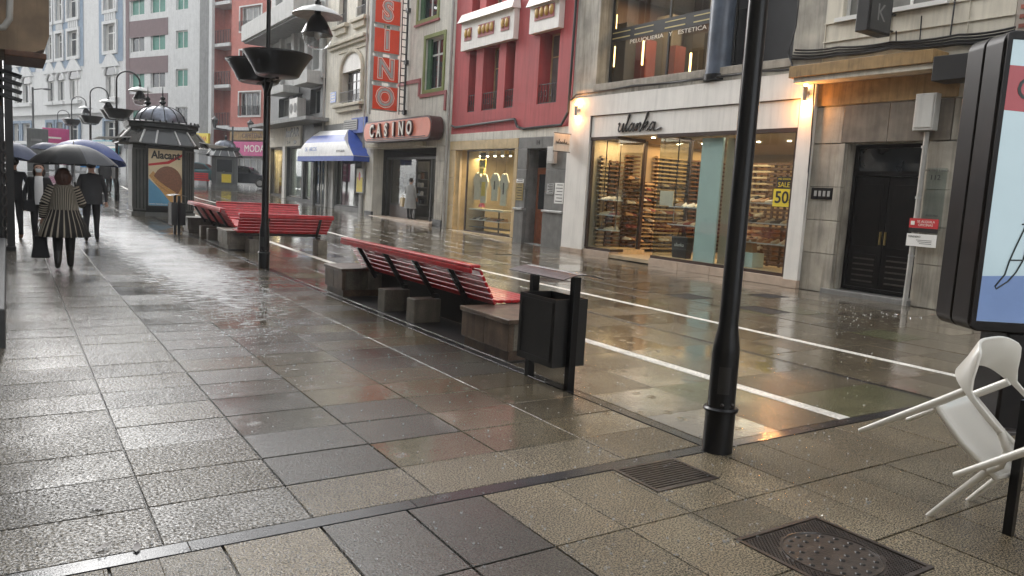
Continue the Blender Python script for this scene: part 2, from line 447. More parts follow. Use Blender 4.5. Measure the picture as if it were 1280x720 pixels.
M['wood_black'] = mat('blackened_door', (0.005, 0.004, 0.0035), 0.35, var=0.4, vscale=6, spec=.18)
M['brass'] = mat('brass_plate', (0.36, 0.27, 0.11), 0.3, metal=0.6)
M['steel'] = mat('weathered_zinc', (0.42, 0.42, 0.41), 0.42, metal=0.4, var=0.15, streak=0.3)
M['pvc'] = mat('grey_drainpipe', (0.37, 0.36, 0.335), 0.45, var=0.15, streak=0.3)
M['cable'] = mat('black_cable', (0.014, 0.013, 0.013), 0.5, var=0.2)
M['meter'] = mat('pale_meter_box', (0.53, 0.52, 0.49), 0.45, var=0.06, streak=0.25)
M['warmwall'] = mat('shop_wall_cream', (0.46, 0.38, 0.26), 0.8, var=0.05)
M['shopfloor'] = mat('shop_floor', (0.42, 0.33, 0.22), 0.3, var=0.12)
M['lath'] = mat('pale_oak_slat', (0.55, 0.40, 0.23), 0.5, var=0.2, vscale=10)
M['lathdark'] = mat('walnut_slat', (0.16, 0.08, 0.04), 0.5, var=0.25)
M['mint'] = mat('mint_panel', (0.70, 0.86, 0.80), 0.6, var=0.04)
M['brown_int'] = mat('brown_interior', (0.105, 0.06, 0.045), 0.6, var=0.35, vscale=1.5)
M['dark_int'] = mat('dim_interior', (0.05, 0.045, 0.04), 0.7, var=0.3)
M['grey_int'] = mat('grey_interior', (0.20, 0.19, 0.17), 0.7, var=0.2)
M['black_mesh'] = mat('black_mesh_blind', (0.014, 0.014, 0.016), 0.5, var=0.25, bump=0.3, bscale=160)
M['slateblue'] = mat('slate_blue_column', (0.085, 0.105, 0.14), 0.3, var=0.3, vscale=3, streak=0.35)
M['signred'] = mat('vermilion_sign_panel', (0.74, 0.065, 0.022), 0.35, var=0.05, streak=0.08)
M['salmon'] = mat('salmon_sign_panel', (0.66, 0.20, 0.13), 0.4, var=0.06, streak=0.1)
M['signrim'] = mat('maroon_sign_rim', (0.06, 0.018, 0.016), 0.4, var=0.2)
M['ltr_white'] = mat('white_lettering', (0.78, 0.75, 0.68), 0.5, var=0.03)
M['ltr_black'] = mat('black_lettering', (0.015, 0.013, 0.012), 0.45, var=0.1)
M['ltr_gold'] = mat('pale_gold_lettering', (0.55, 0.45, 0.20), 0.4, var=0.1)
M['yellow'] = mat('yellow_print', (0.72, 0.56, 0.035), 0.45, var=0.03)
M['redprint'] = mat('red_print', (0.50, 0.03, 0.035), 0.45, var=0.05)
M['paper'] = mat('white_paper', (0.75, 0.74, 0.71), 0.5, var=0.04)
M['blueplate'] = mat('blue_enamel', (0.04, 0.12, 0.42), 0.3, var=0.08)
M['bluecloth'] = mat('royal_blue_canvas', (0.035, 0.085, 0.38), 0.5, var=0.1, streak=0.1)
M['whitecloth'] = mat('white_canvas', (0.72, 0.72, 0.72), 0.5, var=0.06, streak=0.15)
M['cloth_cream'] = mat('cream_cotton', (0.66, 0.62, 0.50), 0.8, var=0.1, vscale=8)
M['cloth_yellow'] = mat('yellow_cloth', (0.72, 0.53, 0.06), 0.8, var=0.1)
M['cloth_pink'] = mat('pink_cloth', (0.62, 0.12, 0.18), 0.8, var=0.1)
M['pinkrender'] = mat('salmon_pink_render', (0.44, 0.155, 0.125), 0.75, var=0.08, streak=0.15)
M['purple'] = mat('mauve_brown_panel', (0.135, 0.085, 0.088), 0.65, var=0.1)
M['farwhite'] = mat('far_white_render', (0.55, 0.55, 0.54), 0.75, var=0.06, streak=0.2)
M['farblue'] = mat('powder_blue_render', (0.19, 0.25, 0.325), 0.7, var=0.1)
M['grey'] = mat('grey_concrete', (0.22, 0.22, 0.215), 0.7, var=0.14, streak=0.3)
M['greylight'] = mat('pale_grey_concrete', (0.42, 0.42, 0.405), 0.7, var=0.1, streak=0.3)
M['greydark'] = mat('charcoal_cladding', (0.055, 0.056, 0.056), 0.5, var=0.2, streak=0.2)
M['greenpane'] = mat('green_roller_shutter', (0.03, 0.17, 0.125), 0.4, var=0.12)
M['magenta'] = mat('magenta_sign', (0.50, 0.05, 0.20), 0.4, var=0.1)
M['teal'] = mat('teal_sign', (0.04, 0.30, 0.36), 0.4, var=0.1)
M['skyblue'] = mat('blue_poster', (0.05, 0.24, 0.55), 0.4, var=0.12)
M['brick'] = mat('red_brick', (0.27, 0.075, 0.05), 0.75, var=0.2, vscale=6, rand=0.25)
M['mortar'] = mat('mortar', (0.33, 0.29, 0.25), 0.85, var=0.1)
M['lampwarm'] = emis('warm_lamp', (1.0, 0.55, 0.2), 30.0)
M['tubewarm'] = emis('warm_tube', (1.0, 0.62, 0.22), 4.5)
M['spotwarm'] = emis('ceiling_spot', (1.0, 0.86, 0.6), 12.0)

# ---------------------------------------------------------------- setting: ground sheets
def sheet(name, x0, x1, ys, dz, m, dx=None):
    mb = MB()
    for a, b in zip(ys[:-1], ys[1:]):
        mb.quad((x0, a, g(a) + dz), (x1, a, g(a) + dz), (x1, b, g(b) + dz), (x0, b, g(b) + dz))
    o = obj(name, mb, m, smooth=30); o['kind'] = 'structure'
    return o
YS = [-30, -5, 5, 11] + [11 + i * 0.5 for i in range(1, 17)] + [25, 42, 50]
ground = sheet('ground', -150, 150, [-150, -30, 11, 19, 42, 61, 150], -0.12, M['asphalt'])
pavement = sheet('pavement', -3.2, 3.98, YS, -0.016, M['grout'])
roadway = sheet('roadway', 3.98, 16.5, YS, -0.020, M['grout'])
plaza = sheet('plaza', -30, 60, [50.02, 55, 61, 70, 90, 140], -0.01, M['asphalt'])

# ---------------------------------------------------------------- facade tools
def wall(mb, F, u0, u1, z0, z1, holes=(), depth=0.3, n=0.0):
    us = sorted({u0, u1, *[h[0] for h in holes], *[h[1] for h in holes]})
    zs = sorted({z0, z1, *[h[2] for h in holes], *[h[3] for h in holes]})
    us = [u for u in us if u0 <= u <= u1]; zs = [z for z in zs if z0 <= z <= z1]
    for a, b in zip(us[:-1], us[1:]):
        for c, d in zip(zs[:-1], zs[1:]):
            mu, mz = (a + b) / 2, (c + d) / 2
            if any(h[0] < mu < h[1] and h[2] < mz < h[3] for h in holes): continue
            mb.quad(F.p(a, n, c), F.p(b, n, c), F.p(b, n, d), F.p(a, n, d))
    for h in holes:
        dd = h[4] if len(h) > 4 else depth
        a, b, c, d = h[:4]
        mb.quad(F.p(a, n, c), F.p(a, n, d), F.p(a, n - dd, d), F.p(a, n - dd, c))
        mb.quad(F.p(b, n, c), F.p(b, n, d), F.p(b, n - dd, d), F.p(b, n - dd, c))
        mb.quad(F.p(a, n, c), F.p(b, n, c), F.p(b, n - dd, c), F.p(a, n - dd, c))
        mb.quad(F.p(a, n, d), F.p(b, n, d), F.p(b, n - dd, d), F.p(a, n - dd, d))
    return mb
def shell(mb, F, u0, u1, z0, z1, D, n=0.0):
    """party walls, back and roof behind a front wall"""
    mb.quad(F.p(u0, n, z0), F.p(u0, n, z1), F.p(u0, -D, z1), F.p(u0, -D, z0))
    mb.quad(F.p(u1, n, z0), F.p(u1, n, z1), F.p(u1, -D, z1), F.p(u1, -D, z0))
    mb.quad(F.p(u0, -D, z0), F.p(u1, -D, z0), F.p(u1, -D, z1), F.p(u0, -D, z1))
    mb.quad(F.p(u0, n, z1), F.p(u1, n, z1), F.p(u1, -D, z1), F.p(u0, -D, z1))
    return mb
def rim(mb, F, u0, u1, z0, z1, n0, n1, w):
    """a rectangular frame of four bars"""
    mb.fbox(F, u0, u1, n0, n1, z0, z0 + w); mb.fbox(F, u0, u1, n0, n1, z1 - w, z1)
    mb.fbox(F, u0, u0 + w, n0, n1, z0 + w, z1 - w); mb.fbox(F, u1 - w, u1, n0, n1, z0 + w, z1 - w)
    return mb
def window(F, par, u0, u1, z0, z1, n, fm, pm, vm=1, hm=0, w=0.06, t=0.05):
    mb = MB(); rim(mb, F, u0, u1, z0, z1, n - t, n, w)
    for i in range(vm):
        c = u0 + (u1 - u0) * (i + 1) / (vm + 1)
        mb.fbox(F, c - w * .45, c + w * .45, n - t, n - 0.004, z0 + w, z1 - w)
    for i in range(hm):
        c = z0 + (z1 - z0) * (0.68 if hm == 1 else (i + 1) / (hm + 1))
        mb.fbox(F, u0 + w, u1 - w, n - t, n - 0.008, c - w * .35, c + w * .35)
    if pm is M['darkglass'] and rnd.random() < .32: pm = M['curtainglass']
    o = obj('window', mb, fm, par)
    p = MB().quad(F.p(u0, n - t * .6, z0), F.p(u1, n - t * .6, z0), F.p(u1, n - t * .6, z1), F.p(u0, n - t * .6, z1))
    obj('pane', p, pm, o)
    return o
def railing(F, par, u0, u1, z0, z1, n, mt, step=0.11, r=0.008):
    mb = MB()
    for z in (z0, z1): mb.fbox(F, u0, u1, n - .012, n + .012, z - .012, z + .012)
    k = max(2, int((u1 - u0) / step))
    for i in range(k + 1):
        u = u0 + (u1 - u0) * i / k
        mb.fbox(F, u - r, u + r, n - r, n + r, z0 + .012, z1 - .012)
    return obj('railing', mb, mt, par)
def board(name, F, par, u0, u1, z0, z1, n0, n1, mt, bevel=0.0):
    return obj(name, MB().fbox(F, u0, u1, n0, n1, z0, z1), mt, par, bevel=bevel)
def rdir(F): return (-F.n).cross(Vector((0, 0, 1)))
def ftext(F, par, s, u, n, z, size, mt, depth=0.008, sx=1.0, bold=0.0, align='CENTER', name='lettering', shear=0.0):
    return text(name, s, F.p(u, n, z), rdir(F), size, mt, par, depth, align, sx, bold=bold, shear=shear)
def area(name, loc, sx, sy, power, col, rot=(0, 0, 0)):
    l = bpy.data.lights.new(name, 'AREA'); l.shape = 'RECTANGLE'; l.size = sx; l.size_y = sy
    l.energy = power; l.color = col
    o = bpy.data.objects.new(name, l); COL.objects.link(o); o.location = loc; o.rotation_euler = rot
    return o
def point(name, loc, power, col, r=0.05):
    l = bpy.data.lights.new(name, 'POINT'); l.energy = power; l.color = col; l.shadow_soft_size = r
    o = bpy.data.objects.new(name, l); COL.objects.link(o); o.location = loc
    return o
WARM = (1.0, 0.68, 0.36)
ORANGE = (1.0, .40, .10)

# ================================================================ portal building (nearest on the right)
b1 = thing('apartment_building', 'cream stone building with a black doorway under an ochre balcony slab', 'building', (13.8, 8.4, 0))
mb = MB()
wall(mb, F0, 6.45, 10.0, 3.72, 14, [(7.66, 9.64, 5.42, 6.9), (7.66, 9.64, 8.6, 10.1)], 0.25)
shell(mb, F0, 6.45, 10.0, 0, 14, 9)
obj('wall', mb, M['beige'], b1)
# ground floor stonework laid in panels
mb = MB(); wall(mb, F0, 6.45, 10.0, -0.02, 3.72, [(7.66, 9.20, 0.0, 2.97)], 0.5, n=-0.06)
obj('backing_wall', mb, M['beige2'], b1)
zz = [0.0, 0.78, 1.45, 2.12, 2.975]
for u0, u1 in ((9.24, 9.40), (9.42, 9.985)):
    for a, b in zip(zz[:-1], zz[1:]): board('stone_panel', F0, b1, u0, u1, a + .006, b - .006, -.055, 0.012 if u0 > 9.3 else .05, M['beige2'], .006)
for u0, u1 in ((6.47, 7.04), (7.05, 7.60)):
    for a, b in zip(zz[:-1], zz[1:]): board('stone_panel', F0, b1, u0, u1, a + .006, b - .006, -.055, 0.01, M['beige2'], .006)
for u0, u1 in ((7.25, 8.4), (8.41, 9.34)):
    board('lintel_panel', F0, b1, u0, u1, 2.99, 3.71, -.055, .03, M['brownstone'], .006)
board('lintel_panel', F0, b1, 9.36, 9.985, 2.99, 3.71, -.055, .012, M['beige2'], .006)
board('lintel_panel', F0, b1, 6.47, 7.235, 2.99, 3.71, -.055, .012, M['beige2'], .006)
board('fascia', F0, b1, 7.2, 9.97, 3.73, 4.16, 0.003, 0.05, M['ochre'])
board('slab_soffit', F0, b1, 7.45, 10.3, 4.17, 4.268, 0.052, 0.44, M['cream'], .008)
mb = MB().fbox(F0, 7.45, 10.38, 0.002, 0.50, 4.27, 4.50)
obj('balcony_slab', mb, M['ochre'], b1, bevel=.01)
board('shutter_box', F0, b1, 6.2, 7.44, 3.95, 4.36, 0.002, .5, M['blackmatte'], .01)
mb = MB()
for z in (4.98, 5.34): mb.fbox(F0, 6.45, 10.0, 0.002, 0.03, z, z + .02)
for u in (7.2, 8.6, 9.98): mb.fbox(F0, u - .012, u, 0.002, .02, 4.55, 5.34)
obj('string_course', mb, M['beige'], b1)
mb = MB().fbox(F0, 7.55, 9.75, 0.002, .09, 5.34, 5.42); obj('window_sill', mb, M['frame_white'], b1)
window(F0, b1, 7.66, 9.64, 5.42, 6.9, -.12, M['frame_white'], M['curtainglass'], vm=2)
window(F0, b1, 7.66, 9.64, 8.6, 10.1, -.12, M['frame_white'], M['darkglass'], vm=2)
# door
mb = MB(); rim(mb, F0, 7.67, 9.19, 0.12, 2.965, -.34, -.24, .07); mb.fbox(F0, 7.74, 9.12, -.33, -.245, 2.36, 2.46)
df = obj('door_frame', mb, M['wood_black'], b1)
mb = MB().quad(F0.p(7.74, -.30, 2.46), F0.p(9.12, -.30, 2.46), F0.p(9.12, -.30, 2.9), F0.p(7.74, -.30, 2.9))
obj('transom_pane', mb, M['darkglass'], df)
for u0, u1 in ((7.745, 8.425), (8.435, 9.115)):
    mb = MB().fbox(F0, u0, u1, -.32, -.27, .13, 2.355)
    for z0, z1 in ((.25, .85), (1.0, 2.2)):
        mb.fbox(F0, u0 + .10, u1 - .10, -.2695, -.258, z0, z1)
    dl = obj('door', mb, M['wood_black'], b1, bevel=.006)
    mb = MB()
    for k in range(5): mb.fbox(F0, u0 + .12, u1 - .12, -.257, -.245, .3 + k * .11, .33 + k * .11)
    obj('grille', mb, M['iron'], dl)
    obj('door_handle', MB().fbox(F0, (8.47 if u0 > 8.43 else 8.37), (8.49 if u0 > 8.43 else 8.39), -.268, -.22, 1.05, 1.3), M['brass'], dl)
mb = MB().fbox(F0, 7.6, 9.42, -.3, .10, -.01, .10); obj('doorstep', mb, M['greystone'], b1, bevel=.01)
mb = MB().fbox(F0, 9.42, 9.9, .013, .035, 1.87, 2.10); it = obj('intercom', mb, M['black'], b1)
for k in range(4): obj('call_button', MB().fbox(F0, 9.47 + k * .1, 9.53 + k * .1, .036, .042, 1.93, 2.04), M['steel'], it)
# meter box, pipe and plates
mt = thing('meter_box', 'pale electric meter box above the grey pipe beside the black door', 'meter box', F0.p(7.65, .03, 3.15))
obj('box', MB().fbox(F0, 7.47, 7.84, .032, .21, 3.15, 3.80), M['meter'], mt, bevel=.015)
obj('lid', MB().fbox(F0, 7.5, 7.81, .212, .225, 3.2, 3.76), M['meter'], mt, bevel=.006)
pp = thing('drainpipe', 'grey pipe running down from the meter box to the pavement', 'pipe', F0.p(7.64, .08, 0))
mb = MB().tube([F0.p(7.63, .08, 3.14), F0.p(7.63, .08, 2.95), F0.p(7.64, .08, 1.5), F0.p(7.66, .08, 0.0)], .045, 10)
obj('pipe', mb, M['pvc'], pp, smooth=40)
for z in (.9, 1.95, 2.85): obj('clamp', MB().tube([F0.p(7.645, .08, z), F0.p(7.645, .08, z + .04)], .053, 10), M['steel'], pp, smooth=40)
pl = thing('house_number_plate', 'glass plate lettered in black with the number 112 beside the pipe', 'sign', F0.p(7.4, .05, 1.4))
obj('plate', MB().fbox(F0, 7.2, 7.56, .045, .055, 1.40, 2.5), M['glass'], pl)
ftext(F0, pl, '112', 7.40, .056, 2.33, .13, M['ltr_black'], .002)
ftext(F0, pl, 'PORTERO Y BAJOS', 7.38, .056, 2.455, .05, M['ltr_black'], .002)
ftext(F0, pl, 'ASESORIA', 7.38, .056, 1.66, .05, M['ltr_black'], .002)
rp = thing('red_notice', 'red and black notice fixed across the pipe by the door', 'sign', F0.p(7.45, .13, 1.35))
obj('plate', MB().fbox(F0, 7.2, 7.72, .13, .145, 1.43, 1.60), M['redprint'], rp)
obj('lower_band', MB().fbox(F0, 7.2, 7.72, .13, .143, 1.35, 1.427), M['ltr_black'], rp)
ftext(F0, rp, 'SE ALQUILA\nOFICINAS', 7.42, .146, 1.515, .06, M['ltr_white'], .001)
obj('emblem', MB().fbox(F0, 7.62, 7.69, .146, .149, 1.48, 1.55), M['ltr_white'], rp)
wp = thing('white_notice', 'white paper notice below the red notice by the door', 'sign', F0.p(7.45, .13, 1.1))
obj('sheet', MB().fbox(F0, 7.2, 7.74, .13, .142, 1.10, 1.325), M['paper'], wp)
ftext(F0, wp, 'TENDERO', 7.6, .143, 1.27, .05, M['ltr_black'], .001)
mb = MB()
for k in range(3): mb.fbox(F0, 7.28, 7.5 + .03 * k, .143, .1445, 1.15 + k * .03, 1.158 + k * .03)
obj('print_line', mb, M['ltr_black'], wp)
# projecting light box above the balcony slab
sb = thing('projecting_sign', 'dark unlit box sign sticking out above the ochre slab', 'sign', F0.p(8.65, 0, 4.8))
fs = Frame((13.8, 0, 0), (0, 1, 0), (-1, 0, 0))
obj('sign_box', MB().fbox(F0, 8.42, 8.66, .28, 1.0, 4.86, 5.55), M['blackmatte'], sb, bevel=.012)
obj('sign_face', MB().box(13.8 - .95, 13.8 - .33, 8.405, 8.419, 4.9, 5.5), M['greydark'], sb)
text('lettering', 'K', (13.8 - .64, 8.404, 5.2), (1, 0, 0), .42, M['grey'], sb, .003)
obj('bracket', MB().tube([F0.p(8.54, .0, 5.3), F0.p(8.54, .28, 5.3)], .02, 6).tube([F0.p(8.54, .0, 5.0), F0.p(8.54, .28, 5.0)], .02, 6), M['blackmatte'], sb)
# cables
def cable(name, label, pts, r=.014, grp=None, sag=0.0):
    q = []
    for a, b in zip(pts[:-1], pts[1:]):
        a, b = Vector(a), Vector(b)
        for i in range(6):
            t = i / 6; p = a.lerp(b, t); p.z -= sag * 4 * t * (1 - t); q.append(p)
    q.append(Vector(pts[-1]))
    return tag(obj(name, MB().tube(q, r, 6), M['cable'], smooth=60), label, 'cable', grp)
for k in range(4):
    cable('cable', ['thickest black cable of the bundle sagging above the ochre slab', 'second cable up in the bundle above the ochre slab', 'third cable up in the bundle above the ochre slab', 'topmost cable of the bundle above the ochre slab'][k], [F0.p(10.7 - k * .04, .05 + .02 * k, 4.78 + .05 * k - .02), F0.p(9.6, .07, 4.70 + .05 * k), F0.p(8.5, .07, 4.70 + .035 * k), F0.p(7.3, .07, 4.62 + .05 * k), F0.p(6.4, .06, 4.62 + .05 * k)], .02 if k else .03, 'cables over the ochre slab', .03)
cable('cable', 'thin cable dropping down the right edge of the white shopfront', [F0.p(10.62, .06, 7.4), F0.p(10.66, .06, 5.4), F0.p(10.75, .1, 4.85), F0.p(10.5, .16, 4.45), F0.p(10.02, .14, 4.25), F0.p(9.98, .1, 3.0), F0.p(10.0, .05, .9)], .016)
cable('cable', 'black cable rising past the projecting box sign on the cream wall', [F0.p(7.45, .04, 4.75), F0.p(7.43, .04, 6.6), F0.p(7.4, .04, 9.5)], .014)
cable('cable', 'short grey cable looping under the projecting sign', [F0.p(8.45, .05, 5.0), F0.p(8.42, .05, 4.75)], .012)
cable('cable', 'short cable beside the loop on the cream wall', [F0.p(8.0, .05, 5.2), F0.p(7.98, .05, 4.75)], .012)

# ================================================================ white shoe shop
b2 = thing('shoe_shop_building', 'building with a white shoe shopfront and a dark glazed upper floor', 'building', (13.8, 14, 0))
mb = MB(); wall(mb, F0, 10.0, 18.22, 4.46, 14, [(10.72, 17.2, 4.78, 7.6, .55)], .55)
shell(mb, F0, 10.0, 18.22, 0, 14, 9)
obj('wall', mb, M['beige2'], b2)
board('stone_ledge', F0, b2, 10.7, 17.22, 4.60, 4.779, .002, .06, M['sill'], .01)
# shopfront
obj('pillar', MB().fbox(F0, 17.2, 18.2, 0, .10, .17, 4.45), M['white'], b2, bevel=.006)
obj('pillar', MB().fbox(F0, 9.98, 10.33, 0, .10, .17, 4.45), M['white'], b2, bevel=.006)
obj('upper_fascia', MB().fbox(F0, 10.33, 17.2, 0, .10, 3.92, 4.45), M['white'], b2)
obj('fascia', MB().fbox(F0, 10.36, 17.17, -.2, .055, 3.33, 3.90), M['white'], b2)
mb = MB(); mb.fbox(F0, 10.33, 17.2, 0, .075, 3.901, 3.918); mb.fbox(F0, 17.172, 17.198, 0, .07, 3.33, 3.90); mb.fbox(F0, 10.332, 10.358, 0, .07, 3.33, 3.90)
mb.fbox(F0, 10.36, 14.5, -.1, .06, 3.24, 3.328); mb.fbox(F0, 16.06, 17.17, -.1, .06, 3.24, 3.328)
mb.fbox(F0, 10.36, 10.42, -.06, .03, .26, 3.24); mb.fbox(F0, 17.11, 17.17, -.06, .03, .26, 3.24)
mb.fbox(F0, 10.42, 14.46, -.06, .03, .20, .27); mb.fbox(F0, 16.06, 17.11, -.06, .03, .20, .27)
obj('shopfront_frame', mb, M['frame_dark'], b2)
for u0, u1 in ((17.2, 17.7), (17.71, 18.2), (9.98, 10.33)):
    board('plinth_stone', F0, b2, u0, u1, 0, .168, 0, .12, M['pinkplinth'], .006)
for u0, u1 in ((16.06, 17.19), (10.34, 11.36), (11.37, 12.4), (12.41, 13.43), (13.44, 14.46)):
    board('plinth_stone', F0, b2, u0, u1, 0, .199, -.3, .07, M['pinkplinth'], .006)
# script lettering bent from rod: u l a n k a
def stroke(pts, n=5):
    pts = [Vector((p[0], p[1], 0)) for p in pts]; q = []
    P = [pts[0]] + pts + [pts[-1]]
    for i in range(1, len(P) - 2):
        for k in range(n):
            t = k / n
            a, b, c, d = P[i - 1], P[i], P[i + 1], P[i + 2]
            q.append(0.5 * ((2 * b) + (c - a) * t + (2 * a - 5 * b + 4 * c - d) * t * t + (3 * b - a - 3 * c + d) * t ** 3))
    q.append(P[-1]); return q
ULANKA = [[(0, .9), (.25, .95), (.2, .3), (.45, .05), (.75, .3), (.95, .95), (.9, .2), (1.15, .05), (1.35, .5), (1.75, 1.75), (1.6, 1.8), (1.45, .6), (1.6, .05), (1.9, .35)],
          [(2.7, .75), (2.35, .9), (2.0, .45), (2.2, .05), (2.55, .4), (2.75, .9), (2.7, .15), (2.95, .1), (3.15, .5), (3.3, .9), (3.25, .05), (3.5, .75), (3.8, .85), (3.8, .1), (4.0, .05), (4.3, .6), (4.75, 1.9), (4.6, 1.8), (4.4, .05)],
          [(4.45, .45), (4.9, .95), (4.95, .75), (4.6, .5), (5.0, .05), (5.35, .4)],
          [(6.1, .75), (5.75, .9), (5.4, .45), (5.6, .05), (5.95, .4), (6.15, .9), (6.1, .15), (6.4, .02), (6.9, .12), (7.3, .25)]]
def script(F, par, u, n, z, k, r, mt, name='lettering'):
    mb = MB(); X = rdir(F)
    for st in ULANKA:
        q = stroke(st)
        mb.tube([F.p(u, n, z) + X * (p.x * k + p.y * k * .18) + Vector((0, 0, p.y * k)) for p in q], [r * (0.75 + .5 * abs(math.sin(i * .35))) for i in range(len(q))], 6)
    return obj(name, mb, mt, par, smooth=60)
script(F0, b2, 16.05, .085, 3.43, .23, .021, M['ltr_black'])
# glazing
def gpane(F, par, u0, u1, n, z0, z1, name='glass_pane', mt=None):
    return obj(name, MB().fbox(F, u0, u1, n - .01, n, z0, z1), mt or M['glass'], par)
gpane(F0, b2, 16.085, 17.11, -.015, .27, 3.24)
for u0, u1 in ((10.42, 12.43), (12.44, 14.44)): gpane(F0, b2, u0, u1, -.015, .27, 3.24)
FR1 = Frame((13.8, 16.06, 0), (1, 0.12, 0), (0.12, -1, 0)); FR2 = Frame((13.8, 14.46, 0), (1, 0.10, 0), (-0.10, 1, 0))
gpane(FR1, b2, .03, 1.1, 0, .27, 3.24); gpane(FR2, b2, .03, 1.2, 0, .27, 3.24)
mb = MB(); mb.fbox(FR1, 1.1, 1.2, -.06, .03, .2, 3.3); mb.fbox(FR1, 0, 1.1, -.03, .02, .2, .27); mb.fbox(FR1, 0, 1.1, -.03, .02, 3.24, 3.33)
mb.fbox(FR2, 1.2, 1.28, -.06, .03, .2, 3.3); mb.fbox(FR2, 0, 1.2, -.03, .02, .2, .27); mb.fbox(FR2, 0, 1.2, -.03, .02, 3.24, 3.33)
obj('entrance_frame', mb, M['frame_dark'], b2)
# room behind
mb = MB(); X0, X1 = 13.83, 20.5
mb.quad((X0, 10.4, .2), (X1, 10.4, .2), (X1, 10.4, 3.34), (X0, 10.4, 3.34)); mb.quad((X0, 17.15, .2), (X1, 17.15, .2), (X1, 17.15, 3.34), (X0, 17.15, 3.34))
mb.quad((X1, 10.4, .2), (X1, 17.15, .2), (X1, 17.15, 3.34), (X1, 10.4, 3.34)); mb.quad((X0, 10.4, 3.34), (X1, 10.4, 3.34), (X1, 17.15, 3.34), (X0, 17.15, 3.34))
obj('interior_wall', mb, M['warmwall'], b2)
obj('interior_floor', MB().box(13.75, 20.5, 10.4, 17.15, .05, .14), M['shopfloor'], b2)
obj('display_floor', MB().box(13.83, 15.2, 10.42, 14.43, .141, .27).box(13.83, 15.1, 16.1, 17.1, .141, .27), M['lath'], b2)
obj('mint_panel', MB().box(13.9, 13.96, 12.47, 13.12, .271, 3.2), M['mint'], b2)
obj('display_screen', MB().box(14.02, 14.08, 11.75, 12.46, .271, 3.2), M['warmwall'], b2)
mb = MB()
for k in range(14):
    u = 10.6 + (k % 7) * .95; x = 14.4 + (k // 7) * 1.9
    mb.lathe([(0, 3.325), (.05, 3.325), (.05, 3.315), (0, 3.315)], (x, u, 0), 10)
obj('ceiling_spot', mb, M['spotwarm'], b2)
area('shop_light', (14.6, 13.2, 3.28), 1.2, 5.4, 44, (1, .86, .66))
area('shop_light', (17.4, 14.0, 3.28), 3.0, 6.0, 105, (1.0, 0.62, 0.28))
area('shop_light', (14.4, 16.6, 3.28), .8, .8, 14, WARM)
def slat_rack(x0, x1, y0, y1, z0, z1, n, mt, label, grp=None, along='y', posts=2):
    t = thing('slatted_rack', label, 'shelf', ((x0 + x1) / 2, (y0 + y1) / 2, z0), group=grp)
    for k in range(n):
        z = z0 + .05 + (z1 - z0 - .1) * k / (n - 1)
        obj('slat', MB().box(x0, x1, y0, y1, z - .022, z + .022), mt, t)
    mb = MB()
    for k in range(posts):
        if along == 'y':
            y = y0 + (y1 - y0) * (k + .5) / posts; mb.box(x1 + .002, x1 + .04, y - .03, y + .03, z0, z1)
        else:
            x = x0 + (x1 - x0) * (k + .5) / posts; mb.box(x - .03, x + .03, y1 + .002, y1 + .04, z0, z1)
    obj('upright', mb, M['lathdark'], t)
    return t
RK = 'slatted shelf racks inside the shoe shop'
slat_rack(14.02, 14.30, 16.98, 17.10, .28, 2.85, 22, M['lath'], 'pale slatted rack on the side wall of the left display window', along='x', posts=1)
slat_rack(14.36, 14.86, 16.98, 17.10, .28, 2.75, 20, M['lathdark'], 'brown slatted rack on the side wall of the left display window', along='x')
slat_rack(14.98, 15.42, 16.90, 17.10, .2, 2.95, 25, M['lathdark'], 'dark slatted rack of shoes just inside the shop entrance', along='x')
slat_rack(15.46, 16.05, 16.90, 17.10, .2, 2.2, 17, M['lath'], 'pale slatted rack of shoes straight through the shop entrance', along='x')
slat_rack(16.1, 17.3, 16.88, 17.10, .2, 3.0, 24, M['lath'], 'wide pale slatted wall rack behind the glass return of the entrance', along='x', posts=4)
slat_rack(17.4, 19.6, 16.88, 17.10, .2, 3.0, 22, M['lathdark'], 'long walnut wall rack deep inside the shop', along='x', posts=5)
slat_rack(14.86, 14.92, 11.24, 11.92, .28, 2.7, 23, M['lathdark'], 'brown louvred rack behind the sale notice')
slat_rack(15.3, 15.5, 12.2, 13.0, .28, 2.7, 17, M['lath'], 'pale rack behind the lamp post in the right display window')
slat_rack(17.6, 17.9, 12.9, 14.9, .2, 2.9, 20, M['lathdark'], 'dark free standing rack deep behind the right display window', posts=3)
slat_rack(20.2, 20.4, 12.0, 16.8, .2, 3.0, 20, M['lath'], 'pale rack along the back wall of the shop', posts=6)
obj('counter', MB().box(16.8, 17.4, 13.1, 14.2, .14, 1.15), M['lathdark'], b2)
obj('counter_sign', MB().box(15.0, 15.03, 15.05, 15.55, 1.55, 1.95), M['paper'], b2)
def shoe_mb(s=1.0):
    mb = MB()
    prof = [(-.13, .035, .09), (-.10, .04, .10), (-.03, .038, .075), (.05, .042, .06), (.11, .04, .045), (.14, .02, .03)]
    vs = []; fs = []
    for x, w, h in prof:
        for k in range(6):
            a = math.pi * k / 5
            vs.append((x * s, w * math.cos(a) * s, max(0, h * math.sin(a)) * s))
    for i in range(len(prof) - 1):
        for k in range(5): fs.append((i * 6 + k, i * 6 + k + 1, (i + 1) * 6 + k + 1, (i + 1) * 6 + k))
        fs.append((i * 6, (i + 1) * 6, (i + 1) * 6 + 5, i * 6 + 5))
    fs.append(tuple(range(6))); fs.append(tuple((len(prof) - 1) * 6 + k for k in range(6)))
    return mb.add(vs, fs)
shoe_cols = [(.62, .58, .5), (.10, .06, .04), (.45, .25, .12), (.03, .03, .03), (.5, .42, .3), (.25, .07, .05)]
shoe_m = [mat('shoe_leather', c, .4, var=.1) for c in shoe_cols]
shoes = []
